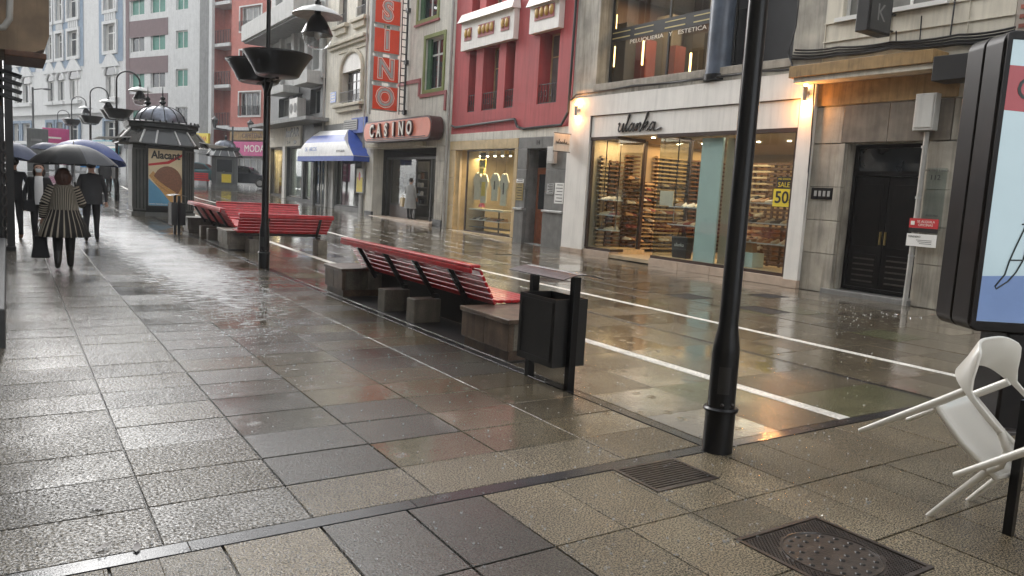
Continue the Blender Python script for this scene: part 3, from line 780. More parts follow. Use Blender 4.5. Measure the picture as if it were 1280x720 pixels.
def shoe(x, y, z, rz, k, label, grp):
    if k < len(shoes): o = shoes[k]; o = o.copy(); COL.objects.link(o)
    else: o = obj('shoe', shoe_mb(1.15), shoe_m[k], smooth=50); shoes.append(o)
    o.location = (x, y, z); o.rotation_euler = (0, 0, rz)
    return tag(o, label, 'shoe', grp)
for k in range(6): shoe(15.24, 12.3 + .12 * k, .62, R(180 + 10 * (k % 3)), k, 'shoe low on the rack behind the lamp post', 'shoes on the rack behind the lamp post')
disp = []
for i, (x, u0, u1, z) in enumerate(((14.15, 16.3, 16.95, 1.2), (14.15, 16.3, 16.95, 1.62), (14.15, 16.3, 16.95, .78), (14.3, 13.2, 14.3, 1.55), (14.3, 13.2, 14.3, 1.1), (14.35, 10.6, 12.0, 1.3), (14.35, 10.6, 12.0, .85), (14.35, 10.6, 12.0, 1.75))):
    sh = thing('glass_shelf', ['middle glass shelf of shoes in the left display window', 'top glass shelf of shoes in the left display window', 'bottom glass shelf of shoes in the left display window', 'upper shelf of shoes beside the mint panel', 'lower shelf of shoes beside the mint panel', 'middle shelf of shoes behind the sale notice', 'lowest shelf of shoes behind the sale notice', 'top shelf of shoes behind the sale notice'][i], 'shelf', (x, (u0 + u1) / 2, z))
    obj('shelf_board', MB().box(x - .17, x + .17, u0, u1, z - .025, z), M['frame_white'], sh)
    obj('hanger', MB().box(x - .01, x + .01, u0 + .02, u0 + .04, z + .001, 3.3).box(x - .01, x + .01, u1 - .04, u1 - .02, z + .001, 3.3), M['steel'], sh)
    n = int((u1 - u0) / .2)
    for k in range(n):
        shoe(x, u0 + .12 + k * .2, z, R(rnd.uniform(150, 210)), rnd.randrange(6), 'shoe set out on a display shelf in the shop window', 'shoes on the shop window shelves')
for x0, x1, y, zs, lb, gl in ((15.0, 15.4, 16.84, (.5, .85, 1.2, 1.55, 1.9, 2.25), 'shoe on the dark rack just inside the shop entrance', 'shoes on the dark rack inside the entrance'), (15.5, 16.0, 16.84, (.45, .75, 1.05, 1.35, 1.65, 1.95), 'shoe on the pale rack straight through the shop entrance', 'shoes on the pale rack inside the entrance'), (16.15, 17.25, 16.82, (.5, .9, 1.3, 1.7, 2.1), 'shoe on the wide pale rack behind the entrance glass', 'shoes on the wide rack behind the entrance glass')):
    for z in zs:
        n = max(3, int((x1 - x0) / .16))
        for k in range(n): shoe(x0 + .06 + (x1 - x0 - .12) * k / (n - 1), y, z, R(-90 + rnd.uniform(-20, 20)), rnd.randrange(6), lb, gl)
for k in range(7): shoe(15.25, 12.25 + .11 * k, 1.0 + .42 * (k % 3), R(180), rnd.randrange(6), 'shoe on the pale rack behind the lamp post', 'shoes on the rack behind the lamp post')
bag = thing('black_bag', 'black printed shopping bag standing in the window by the mint panel', 'bag', (14.15, 13.75, .27))
obj('bag_body', MB().hexa([(14.05, 13.5, .27), (14.25, 13.5, .27), (14.25, 13.98, .27), (14.05, 13.98, .27), (14.03, 13.46, .8), (14.27, 13.46, .8), (14.27, 14.02, .8), (14.03, 14.02, .8)]), M['ltr_black'], bag, bevel=.02)
text('lettering', 'ulanka', (14.035, 13.74, .6), (0, -1, 0), .13, M['ltr_white'], bag, .003)
obj('bag_handle', MB().tube([(14.1, 13.6, .8), (14.1, 13.66, .98), (14.1, 13.82, .98), (14.1, 13.88, .8)], .012, 6), M['ltr_black'], bag)
tan = thing('tan_bag', 'tan leather bag on the floor of the right display window', 'bag', (14.3, 11.75, .27))
obj('bag_body', MB().hexa([(14.2, 11.6, .6), (14.4, 11.6, .6), (14.4, 12.0, .6), (14.2, 12.0, .6), (14.22, 11.64, .93), (14.38, 11.64, .93), (14.38, 11.96, .93), (14.22, 11.96, .93)]), shoe_m[2], tan, bevel=.03)
obj('stand', MB().box(14.1, 14.5, 11.5, 12.1, .272, .598), M['mint'], tan)
# sale notice stuck on the glass
sn = thing('sale_notice', 'black and yellow sale notice reading 50 on the right shop window', 'sign', F0.p(10.6, .0, 1.7))
board('black_panel', F0, sn, 10.42, 10.80, 2.06, 2.32, -.012, .0, M['ltr_black'])
board('yellow_panel', F0, sn, 10.38, 10.86, 1.68, 2.055, -.012, .0, M['yellow'])
ftext(F0, sn, 'SALE', 10.61, .002, 2.14, .15, M['yellow'], .002, sx=.95)
ftext(F0, sn, 'MID SEASON', 10.61, .002, 2.265, .055, M['yellow'], .001)
ftext(F0, sn, '50', 10.64, .002, 1.865, .36, M['ltr_black'], .002, bold=.006)
ftext(F0, sn, '%', 10.43, .002, 1.80, .1, M['ltr_black'], .002)
# wall lamps
for u, zz_, lb in ((17.75, 4.12, 'warm lit wall lamp on the left white pillar'), (10.17, 4.02, 'warm lit wall lamp on the right white pillar')):
    lp = thing('wall_lamp', lb, 'lamp', F0.p(u, .1, zz_))
    obj('lamp_body', MB().lathe([(0, -.18), (.045, -.18), (.05, .10), (0, .10)], F0.p(u, .20, zz_), 12), M['steel'], lp, smooth=40)
    obj('arm', MB().fbox(F0, u - .02, u + .02, .1, .17, zz_ - .03, zz_ + .01), M['steel'], lp)
    obj('bulb', MB().ell(F0.p(u, .20, zz_ + .14), .035, .035, .04), M['lampwarm'], lp)
    obj('bulb', MB().ell(F0.p(u, .20, zz_ - .225), .03, .03, .03), M['lampwarm'], lp)
    pw_ = 1.0 if u < 12 else .42
    point('wall_lamp_light', F0.p(u, .24, zz_ + .22), 12 * pw_, ORANGE, .03); point('wall_lamp_light', F0.p(u, .24, zz_ - .30), 13 * pw_, ORANGE, .03)
bs = thing('blade_sign', 'small pale blade sign lettered ulanka on the left white pillar', 'sign', F0.p(18.0, 0, 3.2))
fB = Frame((13.8, 18.02, 0), (1, 0, 0), (0, -1, 0))
obj('plate', MB().fbox(fB, -.72, -.14, -.03, .0, 2.93, 3.42), M['offwhite'], bs, bevel=.006)
script(fB, bs, -.66, .012, 3.14, .065, .007, M['ltr_black'])
obj('bracket', MB().fbox(fB, -.72, 0, -.02, -.01, 3.424, 3.444).fbox(fB, -.72, 0, -.02, -.01, 2.905, 2.925), M['blackmatte'], bs)
# glazed upper floor
mb = MB(); X1 = 18.0; YA, YB = 10.72, 18.18
mb.quad((14.36, YA, 4.78), (X1, YA, 4.78), (X1, YA, 7.6), (14.36, YA, 7.6)); mb.quad((14.36, YB, 4.78), (X1, YB, 4.78), (X1, YB, 7.6), (14.36, YB, 7.6))
mb.quad((X1, YA, 4.78), (X1, YB, 4.78), (X1, YB, 7.6), (X1, YA, 7.6)); mb.quad((14.36, YA, 7.6), (X1, YA, 7.6), (X1, YB, 7.6), (14.36, YB, 7.6)); mb.quad((14.36, YA, 4.78), (X1, YA, 4.78), (X1, YB, 4.78), (14.36, YB, 4.78))
obj('upper_room', mb, M['brown_int'], b2)
mb = MB(); rim(mb, F0, 12.7, 17.2, 4.78, 7.6, -.52, -.45, .08); mb.fbox(F0, 14.9, 14.96, -.51, -.46, 4.86, 7.52)
obj('upper_frame', mb, M['blackmatte'], b2)
for u0, u1 in ((12.78, 14.9), (14.96, 17.12)): gpane(F0, b2, u0, u1, -.48, 4.86, 7.52, mt=M['glass2'])
board('blind', F0, b2, 10.73, 12.69, 4.78, 7.6, -.53, -.46, M['black_mesh'])
board('blind_header', F0, b2, 12.0, 12.64, 6.15, 7.3, -.455, -.40, M['greydark'])
obj('column', MB().tube([F0.p(12.85, -.12, 4.62), F0.p(12.85, -.12, 7.62)], .29, 24), M['slateblue'], b2, smooth=40)
obj('column_base', MB().tube([F0.p(12.85, -.10, 4.5), F0.p(12.85, -.10, 4.64)], .31, 24), M['black'], b2, smooth=40)
wb = MB(); wb.fbox(F0, 13.15, 17.12, -.44, -.43, 5.98, 6.32)
wl = obj('window_lettering_band', wb, M['blackmatte'], b2)
for i, u in enumerate((16.75, 15.85, 14.7, 13.7)):
    obj('gold_bar', MB().fbox(F0, u - .36, u + .36, -.428, -.42, 6.06, 6.09).fbox(F0, u - .36, u + .36, -.428, -.42, 6.21, 6.235), M['ltr_gold'], wl)
ftext(F0, wl, 'PELUQUERIA   Y   ESTETICA', 15.0, -.428, 5.90, .15, M['ltr_white'], .002, sx=1.5)
for y, z0, z1 in ((17.28, 6.42, 6.8), (17.26, 5.37, 5.93), (16.07, 5.29, 5.93), (15.1, 4.90, 5.72), (14.28, 4.88, 5.40)):
    obj('hanging_tube_lamp', MB().tube([(14.45, y, z0), (14.45, y, z1)], .026, 8), M['tubewarm'], b2)
    obj('lamp_cord', MB().tube([(14.45, y, z1 + .002), (14.45, y, 7.58)], .005, 5), M['blackmatte'], b2)
mb = MB()
for x, u in ((15.0, 16.6), (15.6, 15.2), (16.4, 14.6), (15.2, 13.6), (16.8, 16.0), (15.4, 14.3)): mb.lathe([(0, 7.585), (.07, 7.585), (.07, 7.57), (0, 7.57)], (x, u, 0), 10)
obj('ceiling_spot', mb, M['spotwarm'], b2)
area('salon_light', (15.9, 15.4, 7.5), 2.0, 4.5, 95, WARM)
for i, (x, y, w, h, mm_) in enumerate(((15.2, 17.9, .45, 2.0, 'dark_int'), (15.9, 17.8, .5, 1.6, 'reddark'), (16.6, 17.6, .7, 2.4, 'grey_int'), (17.3, 17.0, .8, 1.9, 'dark_int'), (17.2, 15.6, .8, 2.3, 'lathdark'), (15.6, 16.2, .35, 1.2, 'reddark'))):
    obj('salon_cabinet', MB().box(x, x + .4, y - w / 2, y + w / 2, 4.785, 4.785 + h), M[mm_], b2)
cable('cable', 'long black cable slung along the stone ledge above the white shopfront', [F0.p(18.15, .12, 4.42), F0.p(17.9, .12, 4.55), F0.p(15.5, .12, 4.60), F0.p(13.4, .12, 4.56), F0.p(11.5, .12, 4.58), F0.p(10.4, .12, 4.52)], .028, None, .02)

# ================================================================ red building
b3 = thing('red_building', 'raspberry red building with white relief boxes over slim deep windows', 'building', (13.8, 22, .13))
H3 = [(23.9, 24.4, 4.43, 6.60), (22.42, 23.42, 4.43, 6.60), (21.42, 21.98, 4.43, 6.60), (19.03, 20.06, 4.43, 6.60),
      (23.85, 24.4, 7.86, 10.0), (22.42, 23.42, 7.86, 10.0), (21.42, 21.98, 7.86, 10.0), (19.03, 20.06, 7.86, 10.0)]
mb = MB(); wall(mb, F0, 18.26, 25.5, 3.69, 14, H3, .55); shell(mb, F0, 18.26, 25.5, 0, 14, 9)
obj('wall', mb, M['red'], b3)
for (a, b, c, d) in H3:
    w = b - a
    window(F0, b3, a, b, c, d, -.46, M['tan'] if w > .7 else M['frame_dark'], M['curtainglass'] if w > .7 else M['darkglass'], vm=1 if w > .7 else 0, hm=1, w=.05)
    if c < 5:
        rl = railing(F0, b3, a + .01, b - .01, 4.46, 5.02, -.06, M['blackmatte'], .13)
        mb = MB()
        k = max(1, int(w / .25))
        for i in range(k):
            u = a + w * (i + .5) / k
            mb.tube([F0.p(u + .08 * math.cos(t), -.06, 4.74 + .09 * math.sin(t)) for t in [j * math.pi / 5 for j in range(11)]], .009, 5)
        obj('scroll', mb, M['blackmatte'], rl)
def egg_panel(u0, u1, z0, z1, k):
    mb = MB().fbox(F0, u0, u1, .205, .222, z0, z1)
    p = obj('deco_panel', mb, M['reddark'], b3)
    for i in range(k):
        u = u0 + (u1 - u0) * (i + .5) / k
        e = MB().ell(F0.p(u, .23, (z0 + z1) / 2 + .03), .06, (u1 - u0) / k * .40, .155, 10, 6)
        obj('egg_ornament', e, M['gold'], p, smooth=60)
mb = MB().fbox(F0, 21.3, 24.72, .003, .20, 6.56, 7.52); mb.hexa([F0.p(21.24, .003, 7.52), F0.p(24.78, .003, 7.52), F0.p(24.78, .36, 7.50), F0.p(21.24, .36, 7.50), F0.p(21.3, .003, 7.83), F0.p(24.72, .003, 7.83), F0.p(24.72, .22, 7.80), F0.p(21.3, .22, 7.80)])
obj('relief_box', mb, M['white'], b3)
mb = MB().fbox(F0, 18.87, 20.4, .003, .20, 6.56, 7.36); mb.hexa([F0.p(18.82, .003, 7.36), F0.p(20.45, .003, 7.36), F0.p(20.45, .34, 7.34), F0.p(18.82, .34, 7.34), F0.p(18.87, .003, 7.7), F0.p(20.4, .003, 7.7), F0.p(20.4, .22, 7.66), F0.p(18.87, .22, 7.66)])
obj('relief_box', mb, M['white'], b3)
egg_panel(23.98, 24.46, 6.87, 7.29, 2); egg_panel(22.49, 23.53, 6.87, 7.29, 4); egg_panel(21.56, 22.05, 6.87, 7.29, 2); egg_panel(19.1, 20.12, 6.9, 7.29, 4)
for u0, u1 in ((18.27, 20.0), (20.01, 21.8), (21.81, 23.6), (23.61, 25.49)): board('white_band_slab', F0, b3, u0, u1, 3.43, 3.685, -.2, .03, M['offwhite'], .006)
# tan shopfront
for z0, z1 in ((.22, 1.1), (1.11, 2.1), (2.11, 3.1)):
    board('tan_stone', F0, b3, 25.05, 25.49, z0, z1, -.9, .025, M['tan'], .008)
    board('tan_stone', F0, b3, 20.91, 21.10, z0, z1, -.9, .025, M['tan'], .008)
for u0, u1 in ((20.91, 22.4), (22.41, 23.9), (23.91, 25.49)):
    board('tan_stone', F0, b3, u0, u1, 3.11, 3.425, -.3, .03, M['tan'], .008)
    board('tan_stone', F0, b3, u0, u1, .0, .20 + .0, -.9, .06, M['tan'], .008)
obj('recess_panel', MB().hexa([F0.p(24.28, -.85, .21), F0.p(25.05, -.03, .21), F0.p(25.09, -.03, .21), F0.p(24.34, -.85, .21), F0.p(24.28, -.85, 3.1), F0.p(25.05, -.03, 3.1), F0.p(25.09, -.03, 3.1), F0.p(24.34, -.85, 3.1)]), M['tan'], b3)
mb = MB(); rim(mb, F0, 21.12, 24.28, .21, 3.1, -.09, -.03, .05); obj('shopfront_frame', mb, M['frame_dark'], b3)
gpane(F0, b3, 21.17, 24.23, -.05, .26, 3.05)
mb = MB(); X0, X1 = 13.9, 15.9
mb.quad((X1, 21.1, .2), (X1, 24.9, .2), (X1, 24.9, 3.12), (X1, 21.1, 3.12)); mb.quad((X0, 21.11, .2), (X1, 21.11, .2), (X1, 21.11, 3.12), (X0, 21.11, 3.12))
mb.quad((X0, 24.9, .2), (X1, 24.9, .2), (X1, 24.9, 3.12), (X0, 24.9, 3.12)); mb.quad((X0, 21.1, 3.105), (X1, 21.1, 3.105), (X1, 24.9, 3.105), (X0, 24.9, 3.105)); mb.quad((X0, 21.1, .215), (X1, 21.1, .215), (X1, 24.9, .215), (X0, 24.9, .215))
obj('interior', mb, M['warmwall'], b3)
mb = MB()
for k in range(5): mb.tube([(14.4, 22.3 + k * .5, 3.1), (14.4, 22.3 + k * .5, 2.93)], .06, 10)
obj('ceiling_spot', mb, M['frame_white'], b3)
mb = MB()
for k in range(5): mb.ell((14.4, 22.3 + k * .5, 2.915), .045, .045, .02)
obj('spot_bulb', mb, M['spotwarm'], b3)
area('boutique_light', (14.45, 23.2, 2.85), .4, 2.6, 42, (1.0, .76, .45))
def shirt(y, w, z0, z1, m_, label, x=14.35):
    t = thing('hanging_top', label, 'shirt', (x, y, z0))
    h = z1 - z0
    pts = [(-w / 2, 0), (w / 2, 0), (w / 2 * .95, h * .55), (w * .62, h * .50), (w * .72, h * .72), (w * .38, h * .96), (w * .14, h), (0, h * .95), (-w * .14, h), (-w * .38, h * .96), (-w * .72, h * .72), (-w * .62, h * .5), (-w / 2 * .95, h * .55)]
    fr = Frame((x, y, z0), (0, 1, 0), (-1, 0, 0))
    obj('cloth', MB().prism(fr, pts, -.03, .03), m_, t, bevel=.015)
    obj('hanger', MB().tube([(x, y - w * .3, z0 + h * .97), (x, y, z0 + h * 1.1), (x, y + w * .3, z0 + h * .97)], .008, 5).tube([(x, y, z0 + h * 1.1), (x, y, 3.08)], .004, 5), M['frame_dark'], t)
    return t
shirt(24.3, .42, 1.35, 2.35, M['cloth_cream'], 'leftmost cream top hanging in the tan framed shop window')
sy = shirt(23.85, .40, 1.25, 2.3, M['cloth_cream'], 'cream top with a yellow print hanging behind the pink cloth')
obj('print', MB().fbox(Frame((14.35, 23.85, 0), (0, 1, 0), (-1, 0, 0)), -.13, .13, .031, .036, 1.5, 2.0), M['cloth_yellow'], sy)
s3 = shirt(23.1, .42, 1.35, 2.33, M['cloth_cream'], 'cream top with a dark motif hanging in the shop window')
obj('print', MB().fbox(Frame((14.35, 23.1, 0), (0, 1, 0), (-1, 0, 0)), -.04, .04, .031, .036, 1.75, 2.05), M['frame_dark'], s3)
s4 = shirt(22.5, .40, 1.2, 2.33, M['cloth_cream'], 'rightmost cream top with a dark motif in the tan framed window')
obj('print', MB().fbox(Frame((14.35, 22.5, 0), (0, 1, 0), (-1, 0, 0)), -.04, .04, .031, .036, 1.6, 2.0), M['frame_dark'], s4)
ys = thing('yellow_poster', 'yellow and black sale cards hanging above the cream tops', 'sign', (14.2, 22.9, 2.3))
obj('card', MB().box(14.2, 14.22, 23.58, 24.02, 2.5, 2.78), M['yellow'], ys); obj('card', MB().box(14.2, 14.22, 23.64, 23.96, 2.79, 3.02), M['ltr_black'], ys)
obj('card', MB().box(14.2, 14.22, 23.7, 24.0, 2.28, 2.49), M['yellow'], ys)
text('lettering', 'SALE', (14.195, 23.8, 2.9), (0, -1, 0), .12, M['yellow'], ys, .002); text('lettering', '50', (14.195, 23.8, 2.64), (0, -1, 0), .24, M['ltr_black'], ys, .002)
tag(obj('pink_cloth', MB().hexa([(14.25, 23.75, 1.1), (14.4, 23.75, 1.1), (14.4, 24.05, 1.1), (14.25, 24.05, 1.1), (14.28, 23.8, 1.24), (14.37, 23.8, 1.24), (14.37, 24.0, 1.24), (14.28, 24.0, 1.24)]), M['cloth_pink'], bevel=.02), 'small pink folded cloth below the yellow printed top', 'cloth')
st = thing('display_table', 'cream display table with two dark shelves in the tan framed window', 'table', (14.4, 22.3, .22))
obj('table_top', MB().box(14.15, 14.75, 22.2, 24.5, .98, 1.04), M['cloth_cream'], st)
for z, m_ in ((.62, 'frame_white'), (.36, 'greydark')): obj('shelf_board', MB().box(14.15, 14.75, 22.25, 24.45, z, z + .025), M[m_], st)
for y in (22.3, 23.3, 24.35): obj('leg', MB().box(14.7, 14.74, y, y + .04, .22, .98), M['blackmatte'], st)
for k in range(9): shoe(14.35, 22.4 + k * .23, .645, R(180), rnd.randrange(6), 'shoe on the white lower shelf of the tan framed window', 'shoes in the tan framed window')
# grey doorway number 14
mb = MB(); wall(mb, F0, 18.23, 20.89, -.02, 3.425, [(19.3, 20.34, 0, 3.07)], .42, n=-.05); obj('doorway_backing', mb, M['greystone'], b3)
for z0, z1 in ((1.21, 1.75), (1.76, 2.42), (2.43, 3.07)):
    board('grey_stone', F0, b3, 20.36, 20.88, z0, z1, -.048, .03, M['greystone'], .008)
    board('grey_stone', F0, b3, 18.25, 19.29, z0, z1, -.048, .03, M['greystone'], .008)
for u0, u1 in ((20.36, 20.88), (18.25, 19.29)):
    board('grey_stone', F0, b3, u0, u1, 0, 1.13, -.048, .06, M['greystone'], .008)
    board('stone_ledge', F0, b3, u0 - .01, u1 + .01, 1.135, 1.205, -.048, .12, M['steel'], .01)
for u0, u1 in ((18.25, 19.55), (19.56, 20.88)): board('grey_stone', F0, b3, u0, u1, 3.08, 3.422, -.048, .03, M['greystone'], .008)
ftext(F0, b3, '14', 19.79, .034, 3.25, .2, M['ltr_black'], .006)
board('doorstep', F0, b3, 19.31, 20.33, .0, .10, -.45, -.03, M['steel'])
door = obj('door', MB().fbox(F0, 19.31, 20.33, -.45, -.40, .10, 2.5), M['wood_door'], b3)
obj('door_pane', MB().fbox(F0, 19.42, 20.2, -.398, -.392, 1.2, 2.3), M['darkglass'], door)
mb = MB()
rim(mb, F0, 19.42, 20.2, .2, 1.1, -.399, -.382, .05); mb.fbox(F0, 19.78, 19.86, -.391, -.38, 1.2, 2.3); obj('door_moulding', mb, M['wood_door'], door)
obj('door_handle', MB().ell(F0.p(19.4, -.37, 1.12), .03, .03, .03), M['brass'], door)
board('overdoor_panel', F0, b3, 19.31, 20.33, 2.51, 3.06, -.45, -.41, M['wood_black'])
for nm, u0, u1, z0, z1, m_, lb in (('paper_plate', 20.44, 20.86, 2.0, 2.12, 'paper', 'small white plate above the brass plate by the brown door'), ('brass_plate', 20.46, 20.86, 1.44, 1.98, 'brass', 'brass name plate on the left side of doorway 14'), ('grey_plate', 18.8, 19.15, 1.68, 2.0, 'steel', 'grey plate on the right side of doorway 14'), ('white_plate', 18.3, 18.74, 1.42, 2.03, 'paper', 'white printed plate near the white pillar of the shoe shop')):
    p = thing(nm, lb, 'sign', F0.p((u0 + u1) / 2, .03, z0))
    obj('plate', MB().fbox(F0, u0, u1, .032, .05, z0, z1), M[m_], p, bevel=.004)
    mb = MB()
    k = 2 if z1 - z0 < .2 else 6
    for i in range(k):
        zz_ = z0 + (z1 - z0) * (i + .6) / (k + .3)
        mb.fbox(F0, u0 + .05, u1 - .05 - .06 * (i % 2), .0505, .053, zz_, zz_ + .022)
    obj('print_line', mb, M['ltr_black'], p)
wbx = thing('white_wall_box', 'white utility box high on the grey stone right of doorway 14', 'utility box', F0.p(18.9, .03, 2.6))
obj('box', MB().fbox(F0, 18.74, 19.1, .032, .16, 2.6, 3.1), M['meter'], wbx, bevel=.012); obj('lid', MB().fbox(F0, 18.78, 19.06, .162, .17, 2.66, 3.04), M['meter'], wbx)
cable('cable', 'thick black cable clipped along the foot of the red wall', [F0.p(25.4, .05, 4.0), F0.p(25.1, .06, 3.93), F0.p(23, .06, 3.98), F0.p(21.15, .06, 4.03), F0.p(20.98, .06, 3.78), F0.p(20.6, .06, 3.7), F0.p(18.6, .06, 3.74), F0.p(18.25, .1, 4.1), F0.p(18.2, .12, 6.5), F0.p(18.2, .1, 10)], .04)
dp = thing('drainpipe', 'grey drainpipe on the seam left of the red building', 'pipe', F0.p(25.56, .1, 0))
obj('pipe', MB().tube([F0.p(25.6, .10, .2), F0.p(25.6, .10, 13)], .055, 10), M['pvc'], dp, smooth=40)
for z in (2.2, 4.4, 6.6, 8.8): obj('clamp', MB().tube([F0.p(25.6, .10, z), F0.p(25.6, .10, z + .05)], .065, 10), M['steel'], dp, smooth=40)

# ================================================================ casino building
z4 = .22
b4 = thing('casino_building', 'off-white building with olive framed windows above the casino entrance', 'building', (13.8, 29.5, z4))
H4 = [(26.35, 27.86, 5.45, 7.42), (27.0, 28.66, 8.2, 9.9), (30.6, 31.9, 8.2, 9.9)]
mb = MB(); wall(mb, F0, 25.5, 33.75, 3.3, 15, H4, .3); shell(mb, F0, 25.5, 33.75, 0, 15, 9); obj('wall', mb, M['offwhite'], b4)
for (a, b, c, d) in H4:
    mb = MB(); rim(mb, F0, a - .14, b + .14, c - .12, d + .14, .002, .05, .14); obj('window_surround', mb, M['frame_green'], b4)
    window(F0, b4, a, b, c, d, -.16, M['frame_white'], M['darkglass'], vm=1, hm=1, w=.1)
    obj('shutter', MB().fbox(F0, b - .30, b - .02, -.15, -.06, c + .02, d - .02), M['green_dark'], b4)
board('window_sill', F0, b4, 26.8, 28.9, 8.0, 8.08, .002, .08, M['reddark'])
mb = MB()
mb.fbox(F0, 28.3, 30.3, .002, .05, 5.82, 5.97); mb.fbox(F0, 28.2, 28.36, .002, .052, 5.27, 5.97); mb.fbox(F0, 26.0, 28.2, .002, .05, 5.2, 5.34); mb.fbox(F0, 25.98, 26.12, .002, .052, 4.6, 5.34)
obj('painted_band', mb, M['reddark'], b4)
mb = MB(); wall(mb, F0, 25.5, 33.75, 0, 3.3, [(26.5, 32.5, z4 + .06, 3.28)], .4); obj('ground_floor_wall', mb, M['offwhite'], b4)
for z0, z1 in ((.5, 1.2), (1.21, 1.95), (1.96, 2.7), (2.71, 3.28)):
    board('pilaster_stone', F0, b4, 25.8, 26.48, z0, z1, .003, .08, M['beige2'], .008)
    board('pilaster_stone', F0, b4, 32.52, 33.3, z0, z1, .003, .08, M['offwhite'], .008)
for u0, u1 in ((25.8, 26.48), (32.52, 33.3)): board('pilaster_base', F0, b4, u0, u1, .1, .49, .003, .12, M['greydark'], .008)
for u0, u1 in ((26.5, 28.5), (28.51, 30.5), (30.51, 32.5)): board('threshold_stone', F0, b4, u0, u1, 0, z4 + .11, -.9, .25, M['pinkplinth'], .01)
mb = MB(); X0, X1 = 14.2, 18.5
mb.quad((X1, 25.6, .3), (X1, 33.6, .3), (X1, 33.6, 3.3), (X1, 25.6, 3.3)); mb.quad((X0, 26.2, .3), (X1, 26.2, .3), (X1, 26.2, 3.3), (X0, 26.2, 3.3)); mb.quad((X0, 33.2, .3), (X1, 33.2, .3), (X1, 33.2, 3.3), (X0, 33.2, 3.3))
mb.quad((X0, 25.6, 3.29), (X1, 25.6, 3.29), (X1, 33.6, 3.29), (X0, 33.6, 3.29)); mb.quad((X0, 25.6, .32), (X1, 25.6, .32), (X1, 33.6, .32), (X0, 33.6, .32))
obj('interior', mb, M['dark_int'], b4)
mb = MB(); mb.fbox(F0, 26.55, 32.45, -.62, -.55, 2.85, 2.95)
for u in (26.56, 28.0, 29.4, 31.9, 32.4): mb.fbox(F0, u, u + .07, -.62, -.55, .32, 2.85)
mb.fbox(F0, 29.47, 31.9, -.62, -.55, .85, .93)
obj('shop_frame', mb, M['greydark'], b4)
for u0, u1 in ((29.47, 31.9), (26.63, 28.0)): gpane(F0, b4, u0, u1, -.58, .93 if u0 > 29 else .35, 2.85, mt=M['glass2'])
board('counter_wall', F0, b4, 29.47, 31.9, .33, .849, -.64, -.54, M['frame_dark'])
rk = thing('display_shelves', 'dim shelves of small goods behind the casino window', 'shelf', (14.9, 30.7, .9))
for z in (1.0, 1.35, 1.7, 2.05, 2.4): obj('shelf_board', MB().box(14.6, 14.95, 29.5, 31.9, z - .03, z), M['grey'], rk)
obj('back_panel', MB().box(14.96, 15.0, 29.5, 31.9, .93, 2.8), M['grey_int'], rk)
gm = [mat('trinket_' + n_, c, .4) for n_, c in (('dark', (.02, .02, .025)), ('pale', (.45, .42, .38)), ('brown', (.16, .08, .04)), ('steel', (.25, .26, .28)))]
goods = [obj('boxed_good', MB().box(-.08, .08, -.09, .09, 0, .2), gm[0], bevel=.01), obj('jar', MB().lathe([(0, 0), (.07, 0), (.075, .14), (.05, .19), (0, .2)], seg=10), gm[1], smooth=40), obj('boxed_good', MB().box(-.07, .07, -.06, .06, 0, .26), gm[2], bevel=.01), obj('jar', MB().lathe([(0, 0), (.09, 0), (.10, .05), (.03, .1), (.03, .2), (0, .2)], seg=10), gm[3], smooth=40)]
first = {}
for z in (1.0, 1.35, 1.7, 2.05):
    for k in range(8):
        i = rnd.randrange(4)
        if i in first: o = goods[i].copy(); COL.objects.link(o)
        else: o = goods[i]; first[i] = 1
        o.location = (14.78, 29.68 + k * .28, z)
        tag(o, ['dark boxed item on a shelf of the casino window', 'pale round jar on a shelf of the casino window', 'brown boxed item on a shelf of the casino window', 'metal ornament on a shelf of the casino window'][i], 'goods', 'goods in the casino window')
for i, o in enumerate(goods):
    if i not in first: o.location = (14.78, 29.9, 2.4); tag(o, 'lone ornament on the top shelf of the casino window', 'goods')
area('casino_light', (15.6, 29.5, 3.2), 2, 4, 16, (1.0, .86, .66))
board('roller_shutter', F0, b4, 27.3, 33.0, 3.31, 3.48, .09, .26, M['creamdark'], .02)
# casino fascia sign: stadium shaped box
cs = thing('casino_sign', 'rounded salmon fascia sign lettered CASINO over the shop entrance', 'sign', F0.p(29.2, 0, 3.5))
def stadium(u0, u1, z0, z1, r, k=8):
    p = []
    for cx, cz, a0 in ((u1 - r, z0 + r, -90), (u1 - r, z1 - r, 0), (u0 + r, z1 - r, 90), (u0 + r, z0 + r, 180)):
        for i in range(k + 1):
            a = R(a0 + 90 * i / k); p.append((cx + r * math.cos(a), cz + r * math.sin(a)))
    return p
obj('sign_case', MB().prism(F0, stadium(25.95, 32.45, 3.5, 4.38, .38), .09, .60), M['signrim'], cs, smooth=40)
obj('sign_face', MB().prism(F0, stadium(26.02, 32.38, 3.57, 4.31, .33), .601, .62), M['salmon'], cs)
mb = MB()
for i, ch in enumerate('CASINO'):
    u = 31.35 - i * .735
    ftext(F0, cs, ch, u, .66, 3.93, .72, M['signrim'], .035, sx=.85, bold=.05, name='letter_edge')
    ftext(F0, cs, ch, u, .70, 3.93, .72, M['ltr_white'], .012, sx=.85, bold=.012, name='letter')
obj('letter_rail', MB().fbox(F0, 26.4, 32.0, .621, .64, 3.60, 3.63), M['signrim'], cs)
